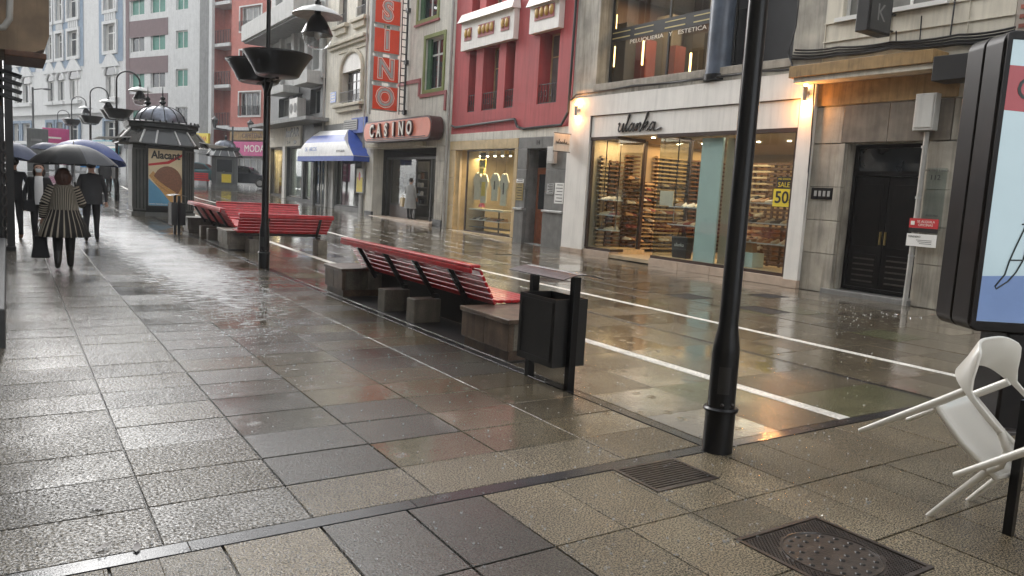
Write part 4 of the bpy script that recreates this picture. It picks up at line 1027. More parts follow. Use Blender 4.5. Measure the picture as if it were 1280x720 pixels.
# vertical blade sign S I N O (the letters continue above the frame)
vs_ = thing('vertical_casino_sign', 'tall blade sign of red panels spelling casino downwards', 'sign', (12.9, 29.6, 4.7))
fV = Frame((0, 29.6, 0), (1, 0, 0), (0, -1, 0))
OUT = {}
for i, ch in enumerate('ONISAC'):
    z0 = 4.70 + i * 1.13
    obj('panel_case', MB().fbox(fV, 12.32, 13.47, -.22, 0, z0, z0 + .98), M['greylight'], vs_)
    obj('panel_face', MB().fbox(fV, 12.36, 13.43, .001, .012, z0 + .03, z0 + .95), M['signred'], vs_)
    obj('panel_face', MB().fbox(fV, 12.36, 13.43, -.232, -.221, z0 + .03, z0 + .95), M['signred'], vs_)
    text('letter', ch, (12.895, 29.6 - .014, z0 + .49), (1, 0, 0), 1.02, M['ltr_white'], vs_, .004, sx=.92, bold=.075)
    text('letter_inner', ch, (12.895, 29.6 - .02, z0 + .49), (1, 0, 0), 1.02, M['signred'], vs_, .004, sx=.92, bold=.045)
    text('letter_core', ch, (12.895, 29.6 - .026, z0 + .49), (1, 0, 0), 1.02, M['greylight'], vs_, .004, sx=.92, bold=.012)
    for xa in (12.45, 13.1): obj('spacer', MB().fbox(fV, xa, xa + .3, -.2, -.03, z0 + .98, z0 + 1.13), M['greylight'], vs_)
obj('edge_post', MB().fbox(fV, 12.22, 12.315, -.2, -.02, 4.5, 12), M['greylight'], vs_)
mb = MB().tube([(13.72, 29.5, 4.6), (13.72, 29.5, 12)], .045, 8)
for k in range(26): mb.tube([(13.48, 29.52, 4.75 + k * .285), (13.72, 29.52, 4.75 + k * .285)], .02, 6)
mb.tube([(13.5, 29.52, 4.6), (13.5, 29.52, 12)], .022, 6)
obj('ladder_frame', mb, M['blackmatte'], vs_, smooth=60)
mb = MB()
for z in (4.7, 6.7, 8.75): mb.box(13.66, 13.797, 29.4, 29.6, z - .07, z + .1)
obj('wall_bracket', mb, M['blackmatte'], vs_)
# shopper in the casino entrance is built with the people

# ================================================================ arched building with the awning shop
b5 = thing('arched_building', 'cream stucco building with an arched window over the striped awning shop', 'building', (13.8, 36.4, .4))
H5 = [(36.52, 37.62, 9.35, 11.2), (34.15, 35.2, 9.35, 11.2)]
mb = MB()
wall(mb, F0, 33.75, 39.2, 4.6, 15, H5 + [(34.32, 36.85, 5.55, 7.0)], .35); shell(mb, F0, 33.75, 39.2, 0, 15, 9); obj('wall', mb, M['cream'], b5)
ar = [(34.32, 7.0), (36.85, 7.0)] + [(35.585 + 1.265 * math.cos(t), 7.0 + .8 * math.sin(t)) for t in [math.pi * i / 12 for i in range(1, 12)]]
obj('arch_tympanum', MB().prism(F0, ar, .003, .02), M['white'], b5)
mb = MB()
pts = [(35.585 + 1.38 * math.cos(t), 7.0 + .92 * math.sin(t)) for t in [math.pi * i / 14 for i in range(15)]]
mb.tube([F0.p(36.97, .04, 5.6)] + [F0.p(u, .04, z) for u, z in pts] + [F0.p(34.2, .04, 5.6)], .11, 6); obj('arch_moulding', mb, M['creamdark'], b5, smooth=40)
window(F0, b5, 34.6, 36.6, 5.55, 7.0, -.2, M['frame_dark'], M['darkglass'], vm=3, hm=1)
railing(F0, b5, 34.3, 36.9, 5.6, 6.05, .1, M['blackmatte'], .16)
mb = MB().fbox(F0, 34.0, 37.5, .003, .28, 5.33, 5.48).fbox(F0, 34.2, 37.3, .003, .18, 5.1, 5.33); obj('balcony_sill', mb, M['creamdark'], b5, bevel=.03)
mb = MB().fbox(F0, 33.78, 38.6, .003, .25, 8.35, 8.5).fbox(F0, 33.78, 38.6, .003, .15, 8.2, 8.35); obj('cornice', mb, M['creamdark'], b5, bevel=.03)
mb = MB()
for u0, u1 in ((36.1, 37.4), (33.9, 35.2)): mb.fbox(F0, u0, u1, .003, .05, 7.95, 8.05)
obj('stucco_bar', mb, M['creamdark'], b5)
for (a, b, c, d) in H5:
    window(F0, b5, a, b, c, d, -.2, M['frame_dark'], M['darkglass'], vm=1); railing(F0, b5, a, b, c + .05, c + .45, .06, M['blackmatte'], .14)
    obj('window_sill', MB().fbox(F0, a - .35, b + .35, .003, .25, c - .22, c - .06).fbox(F0, a - .15, b + .15, .003, .15, c - .5, c - .22), M['creamdark'], b5, bevel=.02)
pt = thing('street_name_plate', 'small blue street name plate on the cream building', 'sign', F0.p(38.05, .0, 5.7))
obj('plate', MB().fbox(F0, 37.66, 38.4, .003, .03, 5.68, 6.2), M['blueplate'], pt)
mb = MB()
for k in range(3): mb.fbox(F0, 37.8, 38.26, .031, .036, 5.78 + k * .14, 5.83 + k * .14)
obj('print_line', mb, M['ltr_white'], pt)
dp = thing('drainpipe', 'pale drainpipe between the cream building and the casino wall', 'pipe', F0.p(33.7, .1, .3))
obj('pipe', MB().tube([F0.p(33.7, .09, .4), F0.p(33.7, .09, 14)], .05, 8), M['pvc'], dp, smooth=40)
dp = thing('drainpipe', 'pale drainpipe between the cream building and the grey building', 'pipe', F0.p(39.2, .1, .4))
obj('pipe', MB().tube([F0.p(39.22, .09, .5), F0.p(39.22, .09, 14)], .05, 8), M['pvc'], dp, smooth=40)
# shop below
mb = MB(); wall(mb, F0, 33.75, 41.0, .3, 4.6, [(34.2, 37.6, .55, 2.9), (38.9, 40.9, .45, 2.9)], .25, n=-.02); obj('ground_floor_wall', mb, M['grey'], b5)
for u0, u1 in ((37.62, 37.9), (38.6, 38.88)): board('pier_stone', F0, b5, u0, u1, .4, 2.95, -.01, .06, M['greylight'], .01)
for z0, z1 in ((.35, .95), (.96, 1.4)): board('pier_stone', F0, b5, 33.76, 34.18, z0, z1, -.01, .05, M['greylight'], .01)
mb = MB(); rim(mb, F0, 34.2, 37.6, .55, 2.9, -.2, -.12, .08); mb.fbox(F0, 36.9, 36.98, -.2, -.12, .63, 2.82); rim(mb, F0, 38.9, 40.9, .45, 2.9, -.2, -.12, .08); mb.fbox(F0, 40.2, 40.28, -.2, -.12, .53, 2.82)
obj('shop_frame', mb, M['greydark'], b5)
for u0, u1 in ((34.28, 36.9), (36.98, 37.52), (38.98, 40.2), (40.28, 40.82)): gpane(F0, b5, u0, u1, -.15, .6, 2.82, mt=M['glass2'])
mb = MB().box(14.1, 16, 33.8, 41.0, .42, .46).box(16, 16.1, 33.8, 41, .4, 3.2).box(14.1, 16, 33.8, 33.9, .46, 3.2).box(14.1, 16, 40.9, 41, .46, 3.2).box(14.1, 16, 33.9, 40.9, 3.1, 3.2)
obj('interior', mb, M['grey_int'], b5)
area('awning_shop_light', (14.8, 37, 3.05), 1, 4, 8, (1, .9, .75))
ss = thing('shop_shelves', 'dim shelves behind the window under the striped awning', 'shelf', (15, 35.5, .5))
for z in (.8, 1.2, 1.6, 2.0): obj('shelf_board', MB().box(14.6, 15.1, 34.4, 36.7, z - .03, z), M['greylight'], ss)
for k in range(12):
    o = goods[k % 4].copy(); COL.objects.link(o); o.location = (14.8, 34.5 + .36 * (k % 6), (.8, 1.2, 1.6, 2.0)[k // 3 % 4])
    tag(o, 'small item on the dim shelves under the striped awning', 'goods', 'goods under the striped awning')
nt_ = thing('window_notice', 'white paper notice on the glass door under the awning', 'sign', F0.p(39.4, -.1, 1.7)); obj('sheet', MB().fbox(F0, 39.15, 39.6, -.148, -.14, 1.55, 2.45), M['paper'], nt_)
yp = thing('poster_case', 'poster case with a yellow and red poster beside the casino pilaster', 'poster', F0.p(33.9, 0, 1.3))
obj('case', MB().fbox(F0, 33.42, 34.28, .085, .16, 1.28, 2.42), M['greylight'], yp); obj('poster', MB().fbox(F0, 33.5, 34.2, .161, .166, 1.33, 2.0), M['yellow'], yp); obj('poster_top', MB().fbox(F0, 33.5, 34.2, .161, .166, 2.001, 2.37), M['paper'], yp); obj('poster_figure', MB().ell(F0.p(33.85, .166, 2.05), .005, .14, .2), M['redprint'], yp)
# awning
aw = thing('striped_awning', 'blue and white hipped awning lettered in blue over the shop', 'awning', F0.p(36.8, 0, 2.7))
A = lambda u, n, z: F0.p(u, n, z)
top0, top1 = (35.2, .25, 4.22), (39.2, .25, 4.28)
bl, br_ = (40.6, .95, 2.98), (32.95, .85, 2.94)
def lerp(a, b, t): return tuple(x + (y - x) * t for x, y in zip(a, b))
def curve(a, b, t):
    q = lerp(a, b, t); s = math.sin(math.pi * t); return (q[0] + (0.0), q[1] + .16 * s, q[2] + .07 * s)
# front slope in horizontal bands
bands = [(0.0, .24, 'whitecloth'), (.24, .54, 'bluecloth'), (.54, 1.0, 'whitecloth')]
for t0, t1, m_ in bands:
    mb = MB(); k = 4
    for i in range(k):
        ta, tb = t0 + (t1 - t0) * i / k, t0 + (t1 - t0) * (i + 1) / k
        mb.quad(A(*curve(top1, bl, ta)), A(*curve(top0, br_, ta)), A(*curve(top0, br_, tb)), A(*curve(top1, bl, tb)))
    obj('canvas_band', mb, M[m_], aw, smooth=40)
wr = (32.95, .0, 2.94); wl_ = (40.6, .0, 2.98); wt0 = (35.2, 0, 4.22); wt1 = (39.2, 0, 4.28)
mb = MB(); k = 8
for i in range(k):
    ta, tb = i / k, (i + 1) / k
    mb.quad(A(*curve(top0, br_, ta)), A(*lerp(wt0, wr, ta)), A(*lerp(wt0, wr, tb)), A(*curve(top0, br_, tb)))
obj('end_canvas', mb, M['bluecloth'], aw, smooth=40)
mb = MB()
for i in range(k):
    ta, tb = i / k, (i + 1) / k
    mb.quad(A(*curve(top1, bl, ta)), A(*lerp(wt1, wl_, ta)), A(*lerp(wt1, wl_, tb)), A(*curve(top1, bl, tb)))
obj('end_canvas', mb, M['whitecloth'], aw, smooth=40)
obj('ridge_canvas', MB().quad(A(*top1), A(*top0), A(*wt0), A(*wt1)), M['whitecloth'], aw)
obj('white_gusset', MB().poly([A(35.18, .30, 4.22), A(33.3, .96, 3.27), A(32.93, .90, 3.0), A(34.0, .92, 3.72)]), M['whitecloth'], aw)
mb = MB(); mb.quad(A(40.6, .951, 2.98), A(32.95, .851, 2.94), A(32.95, .851, 2.70), A(40.6, .951, 2.72)); mb.quad(A(32.949, .85, 2.94), A(32.949, 0, 2.94), A(32.949, 0, 2.70), A(32.949, .85, 2.70)); mb.quad(A(40.601, .95, 2.98), A(40.601, 0, 2.98), A(40.601, 0, 2.72), A(40.601, .95, 2.72))
obj('valance', mb, M['bluecloth'], aw)
obj('awning_frame', MB().tube([A(40.6, .93, 2.97), A(32.95, .83, 2.93)], .025, 6).tube([A(40.6, .0, 2.97), A(40.6, .93, 2.97)], .02, 6).tube([A(32.96, .0, 2.93), A(32.96, .83, 2.93)], .02, 6), M['steel'], aw)
ftext(F0, aw, 'DE   ARCOS', 38.3, 1.02, 3.28, .28, M['blueplate'], .004, sx=1.2)
ftext(F0, aw, 'FOTOGRAFIA', 34.3, .96, 3.14, .16, M['ltr_black'], .004, sx=1.1)
stb = thing('blue_shop_sign', 'blue and white shop sign tucked between awning and casino sign', 'sign', F0.p(34.8, 0, 3.9))
obj('board', MB().fbox(F0, 33.5, 35.2, .003, .12, 4.05, 4.75), M['bluecloth'], stb); obj('white_board', MB().fbox(F0, 34.4, 36.1, .125, .16, 4.2, 4.68), M['greylight'], stb)
mb = MB()
for k in range(4): mb.fbox(F0, 34.5, 36.0, .161, .165, 4.26 + k * .1, 4.3 + k * .1)
obj('print_line', mb, M['ltr_black'], stb)

# ================================================================ grey modern building
UE = 49.4
b6 = thing('grey_building', 'grey concrete building with piers, projecting balcony band and a shop below', 'building', (13.8, 44, .6))
mb = MB(); H6 = []
for za, zb in ((7.6, 9.6), (11.3, 13.4)):
    for k in range(4): H6.append((39.9 + k * 2.4, 41.3 + k * 2.4, za, zb))
wall(mb, F0, 39.2, UE, 7.0, 16, H6, .45); shell(mb, F0, 39.2, UE, 0, 16, 9); obj('wall', mb, M['greylight'], b6)
for h in H6: window(F0, b6, *h, -.35, M['grey'], M['darkglass'], vm=1, w=.09)
board('balcony_band', F0, b6, 39.9, UE + .9, 10.0, 10.95, .003, 1.55, M['greylight'], .02)
board('balcony_soffit', F0, b6, 40.0, UE + .8, 9.9, 9.999, .003, 1.4, M['grey'])
for k in range(5):
    u0 = 39.25 + k * 2.4; board('pier', F0, b6, u0, u0 + .5, 7.0, 9.89, .003, .22, M['greylight'], .01)
board('balcony', F0, b6, 39.5, 41.8, 6.7, 7.35, .003, .9, M['greylight'], .02)
board('balcony', F0, b6, 43.6, 46.4, 6.55, 6.95, .003, .9, M['greylight'], .02)
mb = MB(); HM6 = [(45.4, 47.4, 5.4, 6.5), (43.0, 44.6, 5.4, 6.5), (40, 41.6, 5.3, 6.6)]
wall(mb, F0, 39.2, UE, 4.9, 7.0, HM6, .4); obj('middle_wall', mb, M['greydark'], b6)
for h in HM6: window(F0, b6, *h, -.3, M['grey'], M['curtainglass'] if h[0] > 45 else M['darkglass'], vm=1, w=.07)
mb = MB().fbox(F0, 38.6, UE, .003, 1.2, 4.78, 4.95)
obj('canopy', mb, M['grey'], b6)
ac = thing('air_conditioner', 'white air conditioning unit above the grey canopy', 'air conditioner', F0.p(42.6, .3, 5.0))
obj('case', MB().fbox(F0, 41.9, 43.3, .12, .62, 5.1, 6.15), M['meter'], ac, bevel=.03)
for u in (42.25, 42.95): obj('fan_grille', MB().tube([F0.p(u, .621, 5.62), F0.p(u, .635, 5.62)], .27, 14), M['grey'], ac)
obj('bracket', MB().fbox(F0, 42.0, 42.08, .12, .6, 4.955, 5.099).fbox(F0, 43.1, 43.18, .12, .6, 4.955, 5.099), M['blackmatte'], ac)
mb = MB(); wall(mb, F0, 41.0, UE, .3, 4.78, [(41.3, 42.6, .7, 3.6), (42.9, 45.6, .75, 3.6), (46.3, 48.9, .85, 3.62)], .3, n=-.02); obj('shopfront', mb, M['greydark'], b6)
board('cream_panel', F0, b6, 46.0, UE - .01, 3.66, 4.77, -.019, .06, M['cream'])
board('white_pier', F0, b6, 45.65, 46.15, .6, 3.655, -.019, .1, M['white']); board('white_pier', F0, b6, 49.0, UE - .01, .6, 3.655, -.019, .1, M['white'])
sg = thing('shop_sign', 'white shop sign with black brush lettering beside the grey canopy', 'sign', F0.p(44.3, 0, 3.7))
obj('board', MB().fbox(F0, 42.85, 45.98, -.019, .09, 3.66, 4.76), M['offwhite'], sg)
ftext(F0, sg, 'ImPAR', 44.4, .092, 4.40, .70, M['ltr_black'], .006, sx=1.25, bold=.02, shear=.15)
ftext(F0, sg, '2 / 4', 45.0, .092, 3.86, .26, M['ltr_black'], .006, sx=1.3); obj('emblem', MB().ell(F0.p(43.8, .092, 3.86), .008, .28, .11), M['ltr_black'], sg)
mb = MB()
for a, b in ((42.9, 45.6), (46.3, 48.9), (41.3, 42.6)): rim(mb, F0, a, b, .78, 3.6, -.28, -.2, .07)
obj('shop_frame', mb, M['grey'], b6)
for a, b in ((42.97, 45.53), (46.37, 48.83), (41.37, 42.53)): gpane(F0, b6, a, b, -.24, .85, 3.53)
mb = MB().box(14.12, 17, 41.01, UE - .01, .7, .75).box(17, 17.1, 41.01, UE - .01, .7, 4).box(14.12, 17, 45.7, 45.8, .76, 3.7).box(14.12, 17, 49.2, 49.3, .76, 3.7).box(14.12, 17, 41.01, 41.1, .76, 3.7).box(14.12, 17, 41.01, UE - .01, 3.7, 3.8)
obj('interior', mb, M['offwhite'], b6)
obj('lit_back_panel', MB().box(14.5, 14.56, 46.3, 48.95, 1.6, 3.4), M['tan'], b6); obj('display_plinth', MB().box(14.3, 14.8, 46.4, 48.8, .76, 1.55), M['wood_door'], b6)
area('shop_light', (14.3, 47.6, 3.6), .3, 2.4, 42, (1, .72, .35)); area('shop_light', (15.5, 44.2, 3.6), 1.5, 2.0, 26, (.92, 1, .98))
obj('white_panel', MB().box(14.4, 14.46, 44.2, 45.5, .76, 3.5), M['white'], b6)

# ================================================================ buildings closing the street (it bends to the left)
def bearing(px, py, qx, qy):
    d = Vector((qx - px, qy - py, 0)); L_ = d.length; d.normalize()
    n = Vector((0, 0, 1)).cross(d)
    if n.dot(Vector((px, py, 0))) > 0: n = -n
    return Frame((px, py, 0), d, n), L_
# salmon building
FP, LP = bearing(18.6, 55.0, 13.9, 66.6)
zb = g(62)
bp_ = thing('salmon_building', 'salmon pink apartment building with white balcony slabs and a magenta shop sign', 'building', (16, 61, zb))
HP = []
for z in (5.9, 9.1, 12.3, 15.5):
    for u, w in ((2.6, 2.2), (6.2, 2.6)): HP.append((u, u + w, z + .6, z + 2.4))
mb = MB(); wall(mb, FP, 0, 9.9, 4.6, 22, HP, .3); shell(mb, FP, 0, LP, 0, 22, 10); obj('wall', mb, M['pinkrender'], bp_)
for h in HP:
    window(FP, bp_, *h, -.2, M['frame_white'], M['darkglass'], vm=3, w=.07)
    mb = MB(); rim(mb, FP, h[0] - .1, h[1] + .1, h[2] - .1, h[3] + .1, .003, .06, .1); obj('window_surround', mb, M['frame_white'], bp_)
    railing(FP, bp_, h[0], h[1], h[2] + .05, h[2] + .75, .1, M['blackmatte'], .22, .018)
mb = MB(); wall(mb, FP, 9.9, LP, 0, 22, [], .3, n=-1.2); mb.quad(FP.p(9.9, 0, 0), FP.p(9.9, -1.2, 0), FP.p(9.9, -1.2, 22), FP.p(9.9, 0, 22)); obj('recess_wall', mb, M['pinkrender'], bp_)
for z in (5.5, 8.7, 11.9, 15.1):
    board('balcony_slab', FP, bp_, 9.92, LP - .02, z, z + .25, -1.19, .15, M['farwhite']); railing(FP, bp_, 9.95, LP - .1, z + .27, z + 1.25, .1, M['blackmatte'], .2, .02)
board('white_post', FP, bp_, 11.85, 12.25, zb, 20, .16, .4, M['farwhite'])
board('slab_band', FP, bp_, 0, 9.88, 5.35, 5.6, .003, .35, M['farwhite'])
mb = MB(); wall(mb, FP, 0, 9.9, 0, 4.6, [(1.2, 5.2, zb + .1, 3.3), (6.0, 9.2, zb + .1, 3.3)], .3, n=-.01); obj('ground_floor_wall', mb, M['greylight'], bp_)
for a, b in ((1.2, 5.2), (6.0, 9.2)):
    w_ = window(FP, bp_, a, b, zb + .12, 3.3, -.2, M['frame_white'], M['curtainglass'], vm=3, w=.12)
ms = thing('magenta_sign', 'magenta shop fascia with pale lettering below the salmon building', 'sign', FP.p(5, 0, 3.4))
obj('board', MB().fbox(FP, .8, 9.4, .003, .3, 3.42, 4.5), M['magenta'], ms)
ftext(FP, ms, 'MODA JOVEN', 5.1, .31, 3.95, .75, M['ltr_white'], .01, sx=1.1)
os_ = thing('ochre_sign_strip', 'long ochre sign strip running above the magenta fascia', 'sign', FP.p(5, 0, 4.7))
obj('board', MB().fbox(FP, .3, 9.6, .003, .25, 4.62, 5.3), M['ochre'], os_); ftext(FP, os_, 'CAFETERIA  RESTAURANTE', 5.0, .26, 4.95, .5, M['signrim'], .01)
ysn = thing('yellow_blade_sign', 'yellow blade sign at the corner of the salmon building', 'sign', FP.p(12.6, .3, 4.4))
obj('plate', MB().fbox(FP, 11.9, 13.9, .45, .6, 4.2, 5.1), M['yellow'], ysn); obj('bracket', MB().fbox(FP, 12.2, 12.3, .003, .45, 4.6, 4.7), M['blackmatte'], ysn); ftext(FP, ysn, 'BAZAR', 12.9, .605, 4.65, .5, M['redprint'], .005)
# white and mauve building
FM, LM = bearing(13.85, 66.7, 9.0, 77.2)
zb = g(72)
bm_ = thing('mauve_white_building', 'white apartment building with mauve bands and green roller shutters', 'building', (11.5, 72, zb))
HM = []
for k in range(5):
    z = 5.15 + k * 3.1
    HM += [(2.9, 4.5, z + .7, z + 2.15), (5.95, 8.0, z + .7, z + 2.15), (8.9, 10.9, z + .7, z + 2.15)]
mb = MB(); wall(mb, FM, 0, LM, 4.7, 22, HM, .25); shell(mb, FM, 0, LM, 0, 22, 10); obj('wall', mb, M['farwhite'], bm_)
for i, h in enumerate(HM): window(FM, bm_, *h, -.15, M['frame_white'], M['greenpane'] if i % 4 else M['darkglass'], vm=1, w=.08)
for k in range(6):
    z = 4.95 + k * 3.1; board('mauve_band', FM, bm_, 5.55, LM, z - .98 if k else 4.75, z + .42, .003, .04, M['purple'])
board('end_strip', FM, bm_, LM - .5, LM - .02, 4.75, 22, .042, .06, M['purple'])
board('grey_strip', FM, bm_, .02, 1.3, 0, 22, .003, .05, M['grey'])
mb = MB(); wall(mb, FM, 0, LM, 0, 4.7, [(1.8, 4.4, zb, 3.6), (5.2, 7.8, zb, 3.6), (8.4, 11, zb, 3.6)], .4, n=-.01); obj('ground_floor_wall', mb, M['greylight'], bm_)
for a, b in ((1.8, 4.4), (5.2, 7.8), (8.4, 11)): window(FM, bm_, a, b, zb + .05, 3.6, -.3, M['greydark'], M['darkglass'], vm=1, w=.1)
board('dark_fascia', FM, bm_, 7.9, LM - .1, 3.72, 4.65, .003, .3, M['greydark'])
# pale blue and white ornate building
FO, LO = bearing(8.95, 77.3, .2, 103)
zb = g(88)
bo = thing('ornate_building', 'ornate white building with powder blue bays and rows of arched windows', 'building', (4.5, 90, zb))
ou = [1.6, 9.2, 12.6, 15.0, 20.6, 23.6]
ow = [2.2, 2.2, 1.5, 1.5, 2.2, 1.6]
HO = []; HA = []
for u, w in zip(ou, ow):
    for z in (12.4, 16.0): HO.append((u, u + w, z, z + 2.4))
    HA.append((u, u + w, 8.3, 10.3)); HO.append((u, u + w, 4.1, 6.2))
mb = MB(); wall(mb, FO, 0, LO, 3.9, 24, HO + HA, .35); shell(mb, FO, 0, LO, 0, 24, 10); obj('wall', mb, M['farwhite'], bo)
for u0, u1 in ((.4, 5.0), (8.2, 17.6), (19.4, 26.4)):
    mb = MB(); hs_ = [h for h in HO if h[0] > u0 and h[1] < u1 and h[2] > 10]
    wall(mb, FO, u0, u1, 11.4, 19.8, hs_, .02, n=.04); obj('blue_bay', mb, M['farblue'], bo)
for h in HO:
    window(FO, bo, *h, -.2, M['frame_white'], M['darkglass'], vm=1, hm=1, w=.14)
    mb = MB(); rim(mb, FO, h[0] - .3, h[1] + .3, h[2] - .3, h[3] + .25, .045, .2, .28); obj('window_surround', mb, M['farwhite'] if h[2] > 7 else M['farblue'], bo)
for h in HA:
    window(FO, bo, *h, -.2, M['frame_white'], M['darkglass'], vm=1, w=.1)
    c = (h[0] + h[1]) / 2; r_ = (h[1] - h[0]) / 2
    obj('arch_head', MB().prism(FO, [(c - r_, 10.3)] + [(c + r_ * math.cos(t), 10.3 + r_ * .8 * math.sin(t)) for t in [math.pi - math.pi * i / 8 for i in range(9)]], .002, .03), M['darkglass'], bo)
    obj('arch_moulding', MB().tube([FO.p(c + (r_ + .15) * math.cos(t), .05, 10.3 + (r_ * .8 + .15) * math.sin(t)) for t in [math.pi * i / 8 for i in range(9)]], .13, 6), M['farwhite'], bo)
    obj('arch_gable', MB().prism(FO, [(c - r_ - .7, 11.0), (c + r_ + .7, 11.0), (c + r_ * .6, 12.0), (c, 12.3), (c - r_ * .6, 12.0)], .041, .18), M['farwhite'], bo)
    board('window_sill', FO, bo, h[0] - .35, h[1] + .35, 7.9, 8.25, .003, .35, M['farwhite'])
for z in (6.9, 3.95, 19.9): board('cornice', FO, bo, 0, LO, z, z + .35, .21, .5, M['farwhite'])
for u, w in zip(ou, ow):
    mb = MB()
    for k in range(5): mb.fbox(FO, u + w * (k + .15) / 5, u + w * (k + .85) / 5, .045, .14, 15.1, 15.75)
    obj('baluster', mb, M['farwhite'], bo)
mb = MB(); wall(mb, FO, 0, LO, 0, 3.9, [(1, 6, zb, 3.4), (8, 13, zb, 3.4), (14, 19, zb, 3.4)], .3); obj('ground_floor_wall', mb, M['farwhite'], bo)
for a, b in ((1, 6), (8, 13), (14, 19)): window(FO, bo, a, b, zb + .05, 3.4, -.2, M['greydark'], M['darkglass'], vm=2, w=.15)
tsn = thing('teal_shop_sign', 'teal shop fascia on the ground floor of the ornate building', 'sign', FO.p(5, 0, 3)); obj('board', MB().fbox(FO, .8, 6.6, .21, .45, 3.2, 4.4), M['teal'], tsn); obj('stripe', MB().fbox(FO, 1.0, 4.0, .451, .47, 3.7, 3.9), M['ltr_white'], tsn)
# left hand terrace of buildings, seen only by the pavement and the light
FL = Frame((-1.7, 0, 0), (0, 1, 0), (1, 0, 0))
for (u0, u1, h, m_, lb) in ((-14, 2.5, 15, 'cream', 'tall cream building beside the viewer'), (2.6, 16.5, 16, 'grey', 'tall grey building behind the dark pillar'), (16.6, 33, 14, 'beige', 'beige building on the left side of the street'), (33.1, 62, 15, 'offwhite', 'pale building far along the left side of the street')):
    b_ = thing('terrace_building', lb, 'building', (-1.7, (u0 + u1) / 2, 0))
    hs_ = []
    for z in (4.6, 8, 11.4):
        u = u0 + 1.2
        while u + 1.4 < u1: hs_.append((u, u + 1.3, z, z + 2)); u += 3.0
    FLx = FL if u0 < 16 else Frame((-2.6, 0, 0), (0, 1, 0), (1, 0, 0))
    mb = MB(); wall(mb, FLx, u0, u1, 0, h, hs_, .3); shell(mb, FLx, u0, u1, 0, h, 9); obj('wall', mb, M[m_], b_)
    for q in hs_: window(FLx, b_, *q, -.2, M['frame_white'], M['darkglass'])
bb = thing('brick_building', 'red brick building at the right edge of the street', 'building', (13.8, 0, 0))
hb = [(u, u + 1.4, z, z + 1.9) for u in (-8, -4, 0.5, 3.6) for z in (4.8, 8.2, 11.5)]
mb = MB(); wall(mb, F0, -14, 6.44, 0, 14, hb, .3); shell(mb, F0, -14, 6.44, 0, 14, 9); obj('wall', mb, M['mortar'], bb)
for q in hb: window(F0, bb, *q, -.2, M['frame_white'], M['darkglass'])
bk = MB()
z = 4.0
while z < 6.6:
    off = .12 if int(z / .075) % 2 else 0
    u = 5.3 + off
    while u < 6.2:
        bk.fbox(F0, u, min(u + .23, 6.43), .001, .014, z, z + .063); u += .243
    z += .076
obj('brick', bk, M['brick'], bb, kind='stuff')

# ================================================================ street lamps
def lamp_parts(t):
    obj('base_sleeve', MB().lathe([(0, 0), (.100, 0), (.098, .02), (.097, .275), (0, .275)], seg=24), M['black'], t, world=False, smooth=40)
    obj('collar', MB().lathe([(.089, .270), (.112, .276), (.114, .292), (.103, .302), (.089, .302)], seg=24), M['black'], t, world=False, smooth=40)
    obj('lower_shaft', MB().lathe([(.089, .25), (.088, .66), (.084, .71), (.066, .82), (.062, .86), (.060, 3.3), (.040, 3.42), (.036, 4.9)], seg=24), M['black'], t, world=False, smooth=40)
    obj('inspection_hatch', MB().lathe([(.0905, .40), (.0905, .58)], seg=6, a0=R(200), a1=R(250)), M['blackmatte'], t, world=False)
    obj('bolt', MB().ell((.0, -.092, .33), .012, .012, .012, 8, 5).ell((-.066, -.066, .33), .012, .012, .012, 8, 5), M['iron'], t, world=False)
    for s in (-1, 1):
        obj('planter_bowl', MB().lathe([(0, 3.36), (.33, 3.36), (.36, 3.38), (.43, 3.52), (.55, 3.70), (.58, 3.72), (.58, 3.745), (.545, 3.74), (.42, 3.56), (0, 3.5)], (0, s * .60, 0), 28), M['black'], t, world=False, smooth=50)
        obj('bowl_bracket', MB().bar((0, 0, 3.34), (0, s * .6, 3.34), .06, .035).bar((0, 0, 3.05), (0, s * .32, 3.32), .04, .03), M['black'], t, world=False)
    q = [(0, 0, 4.85)] + [(.44 - .44 * math.cos(a), 0, 4.95 + .42 * math.sin(a)) for a in [math.pi * i / 12 for i in range(13)]] + [(.88, 0, 4.82)]
    obj('arm', MB().tube(q, .032, 10), M['black'], t, world=False, smooth=60)
    obj('lamp_shade', MB().lathe([(.05, 4.80), (.10, 4.79), (.30, 4.72), (.44, 4.63), (.455, 4.61), (.44, 4.615), (.28, 4.69), (.05, 4.74)], (.88, 0, 0), 28), M['steel'], t, world=False, smooth=50)
    hs_ = obj('lamp_housing', MB().lathe([(.055, 4.86), (.06, 4.64), (.11, 4.60), (.15, 4.54), (.22, 4.42), (.275, 4.30), (.285, 4.28), (.265, 4.275), (0, 4.36)], (.88, 0, 0), 28), M['black'], t, world=False, smooth=50)
    obj('globe', MB().lathe([(.26, 4.277), (.262, 4.24), (.24, 4.15), (.18, 4.07), (.09, 4.03), (0, 4.02)], (.88, 0, 0), 24), M['globe'], hs_, world=False, smooth=60)
    obj('lamp_bulb', MB().lathe([(.0, 4.36), (.05, 4.34), (.06, 4.24), (0, 4.18)], (.88, 0, 0), 10), M['paper'], hs_, world=False, smooth=60)
M['globe'] = glass_mat('lamp_globe', (.82, .84, .84), 2.6)
LG = 'lamp posts in the row down the street'
l0 = thing('street_lamp', 'black lamp post rising out of the picture beside the square drain grate', 'street lamp', (3.90, 3.32, 0), group=LG)
lamp_parts(l0)
for x, y, lb in ((3.90, 14.12, 'black lamp post with two planter bowls in front of the red benches'), (3.85, 36.2, 'black lamp post just left of the poster kiosk'), (3.88, 48.6, 'second lamp post beyond the poster kiosk, one bowl lower in the row'), (3.85, 62.5, 'third lamp post beyond the poster kiosk'), (3.8, 79, 'farthest lamp post with a bowl in the row')):
    dup(l0, (x, y, g(y)), label=lb)
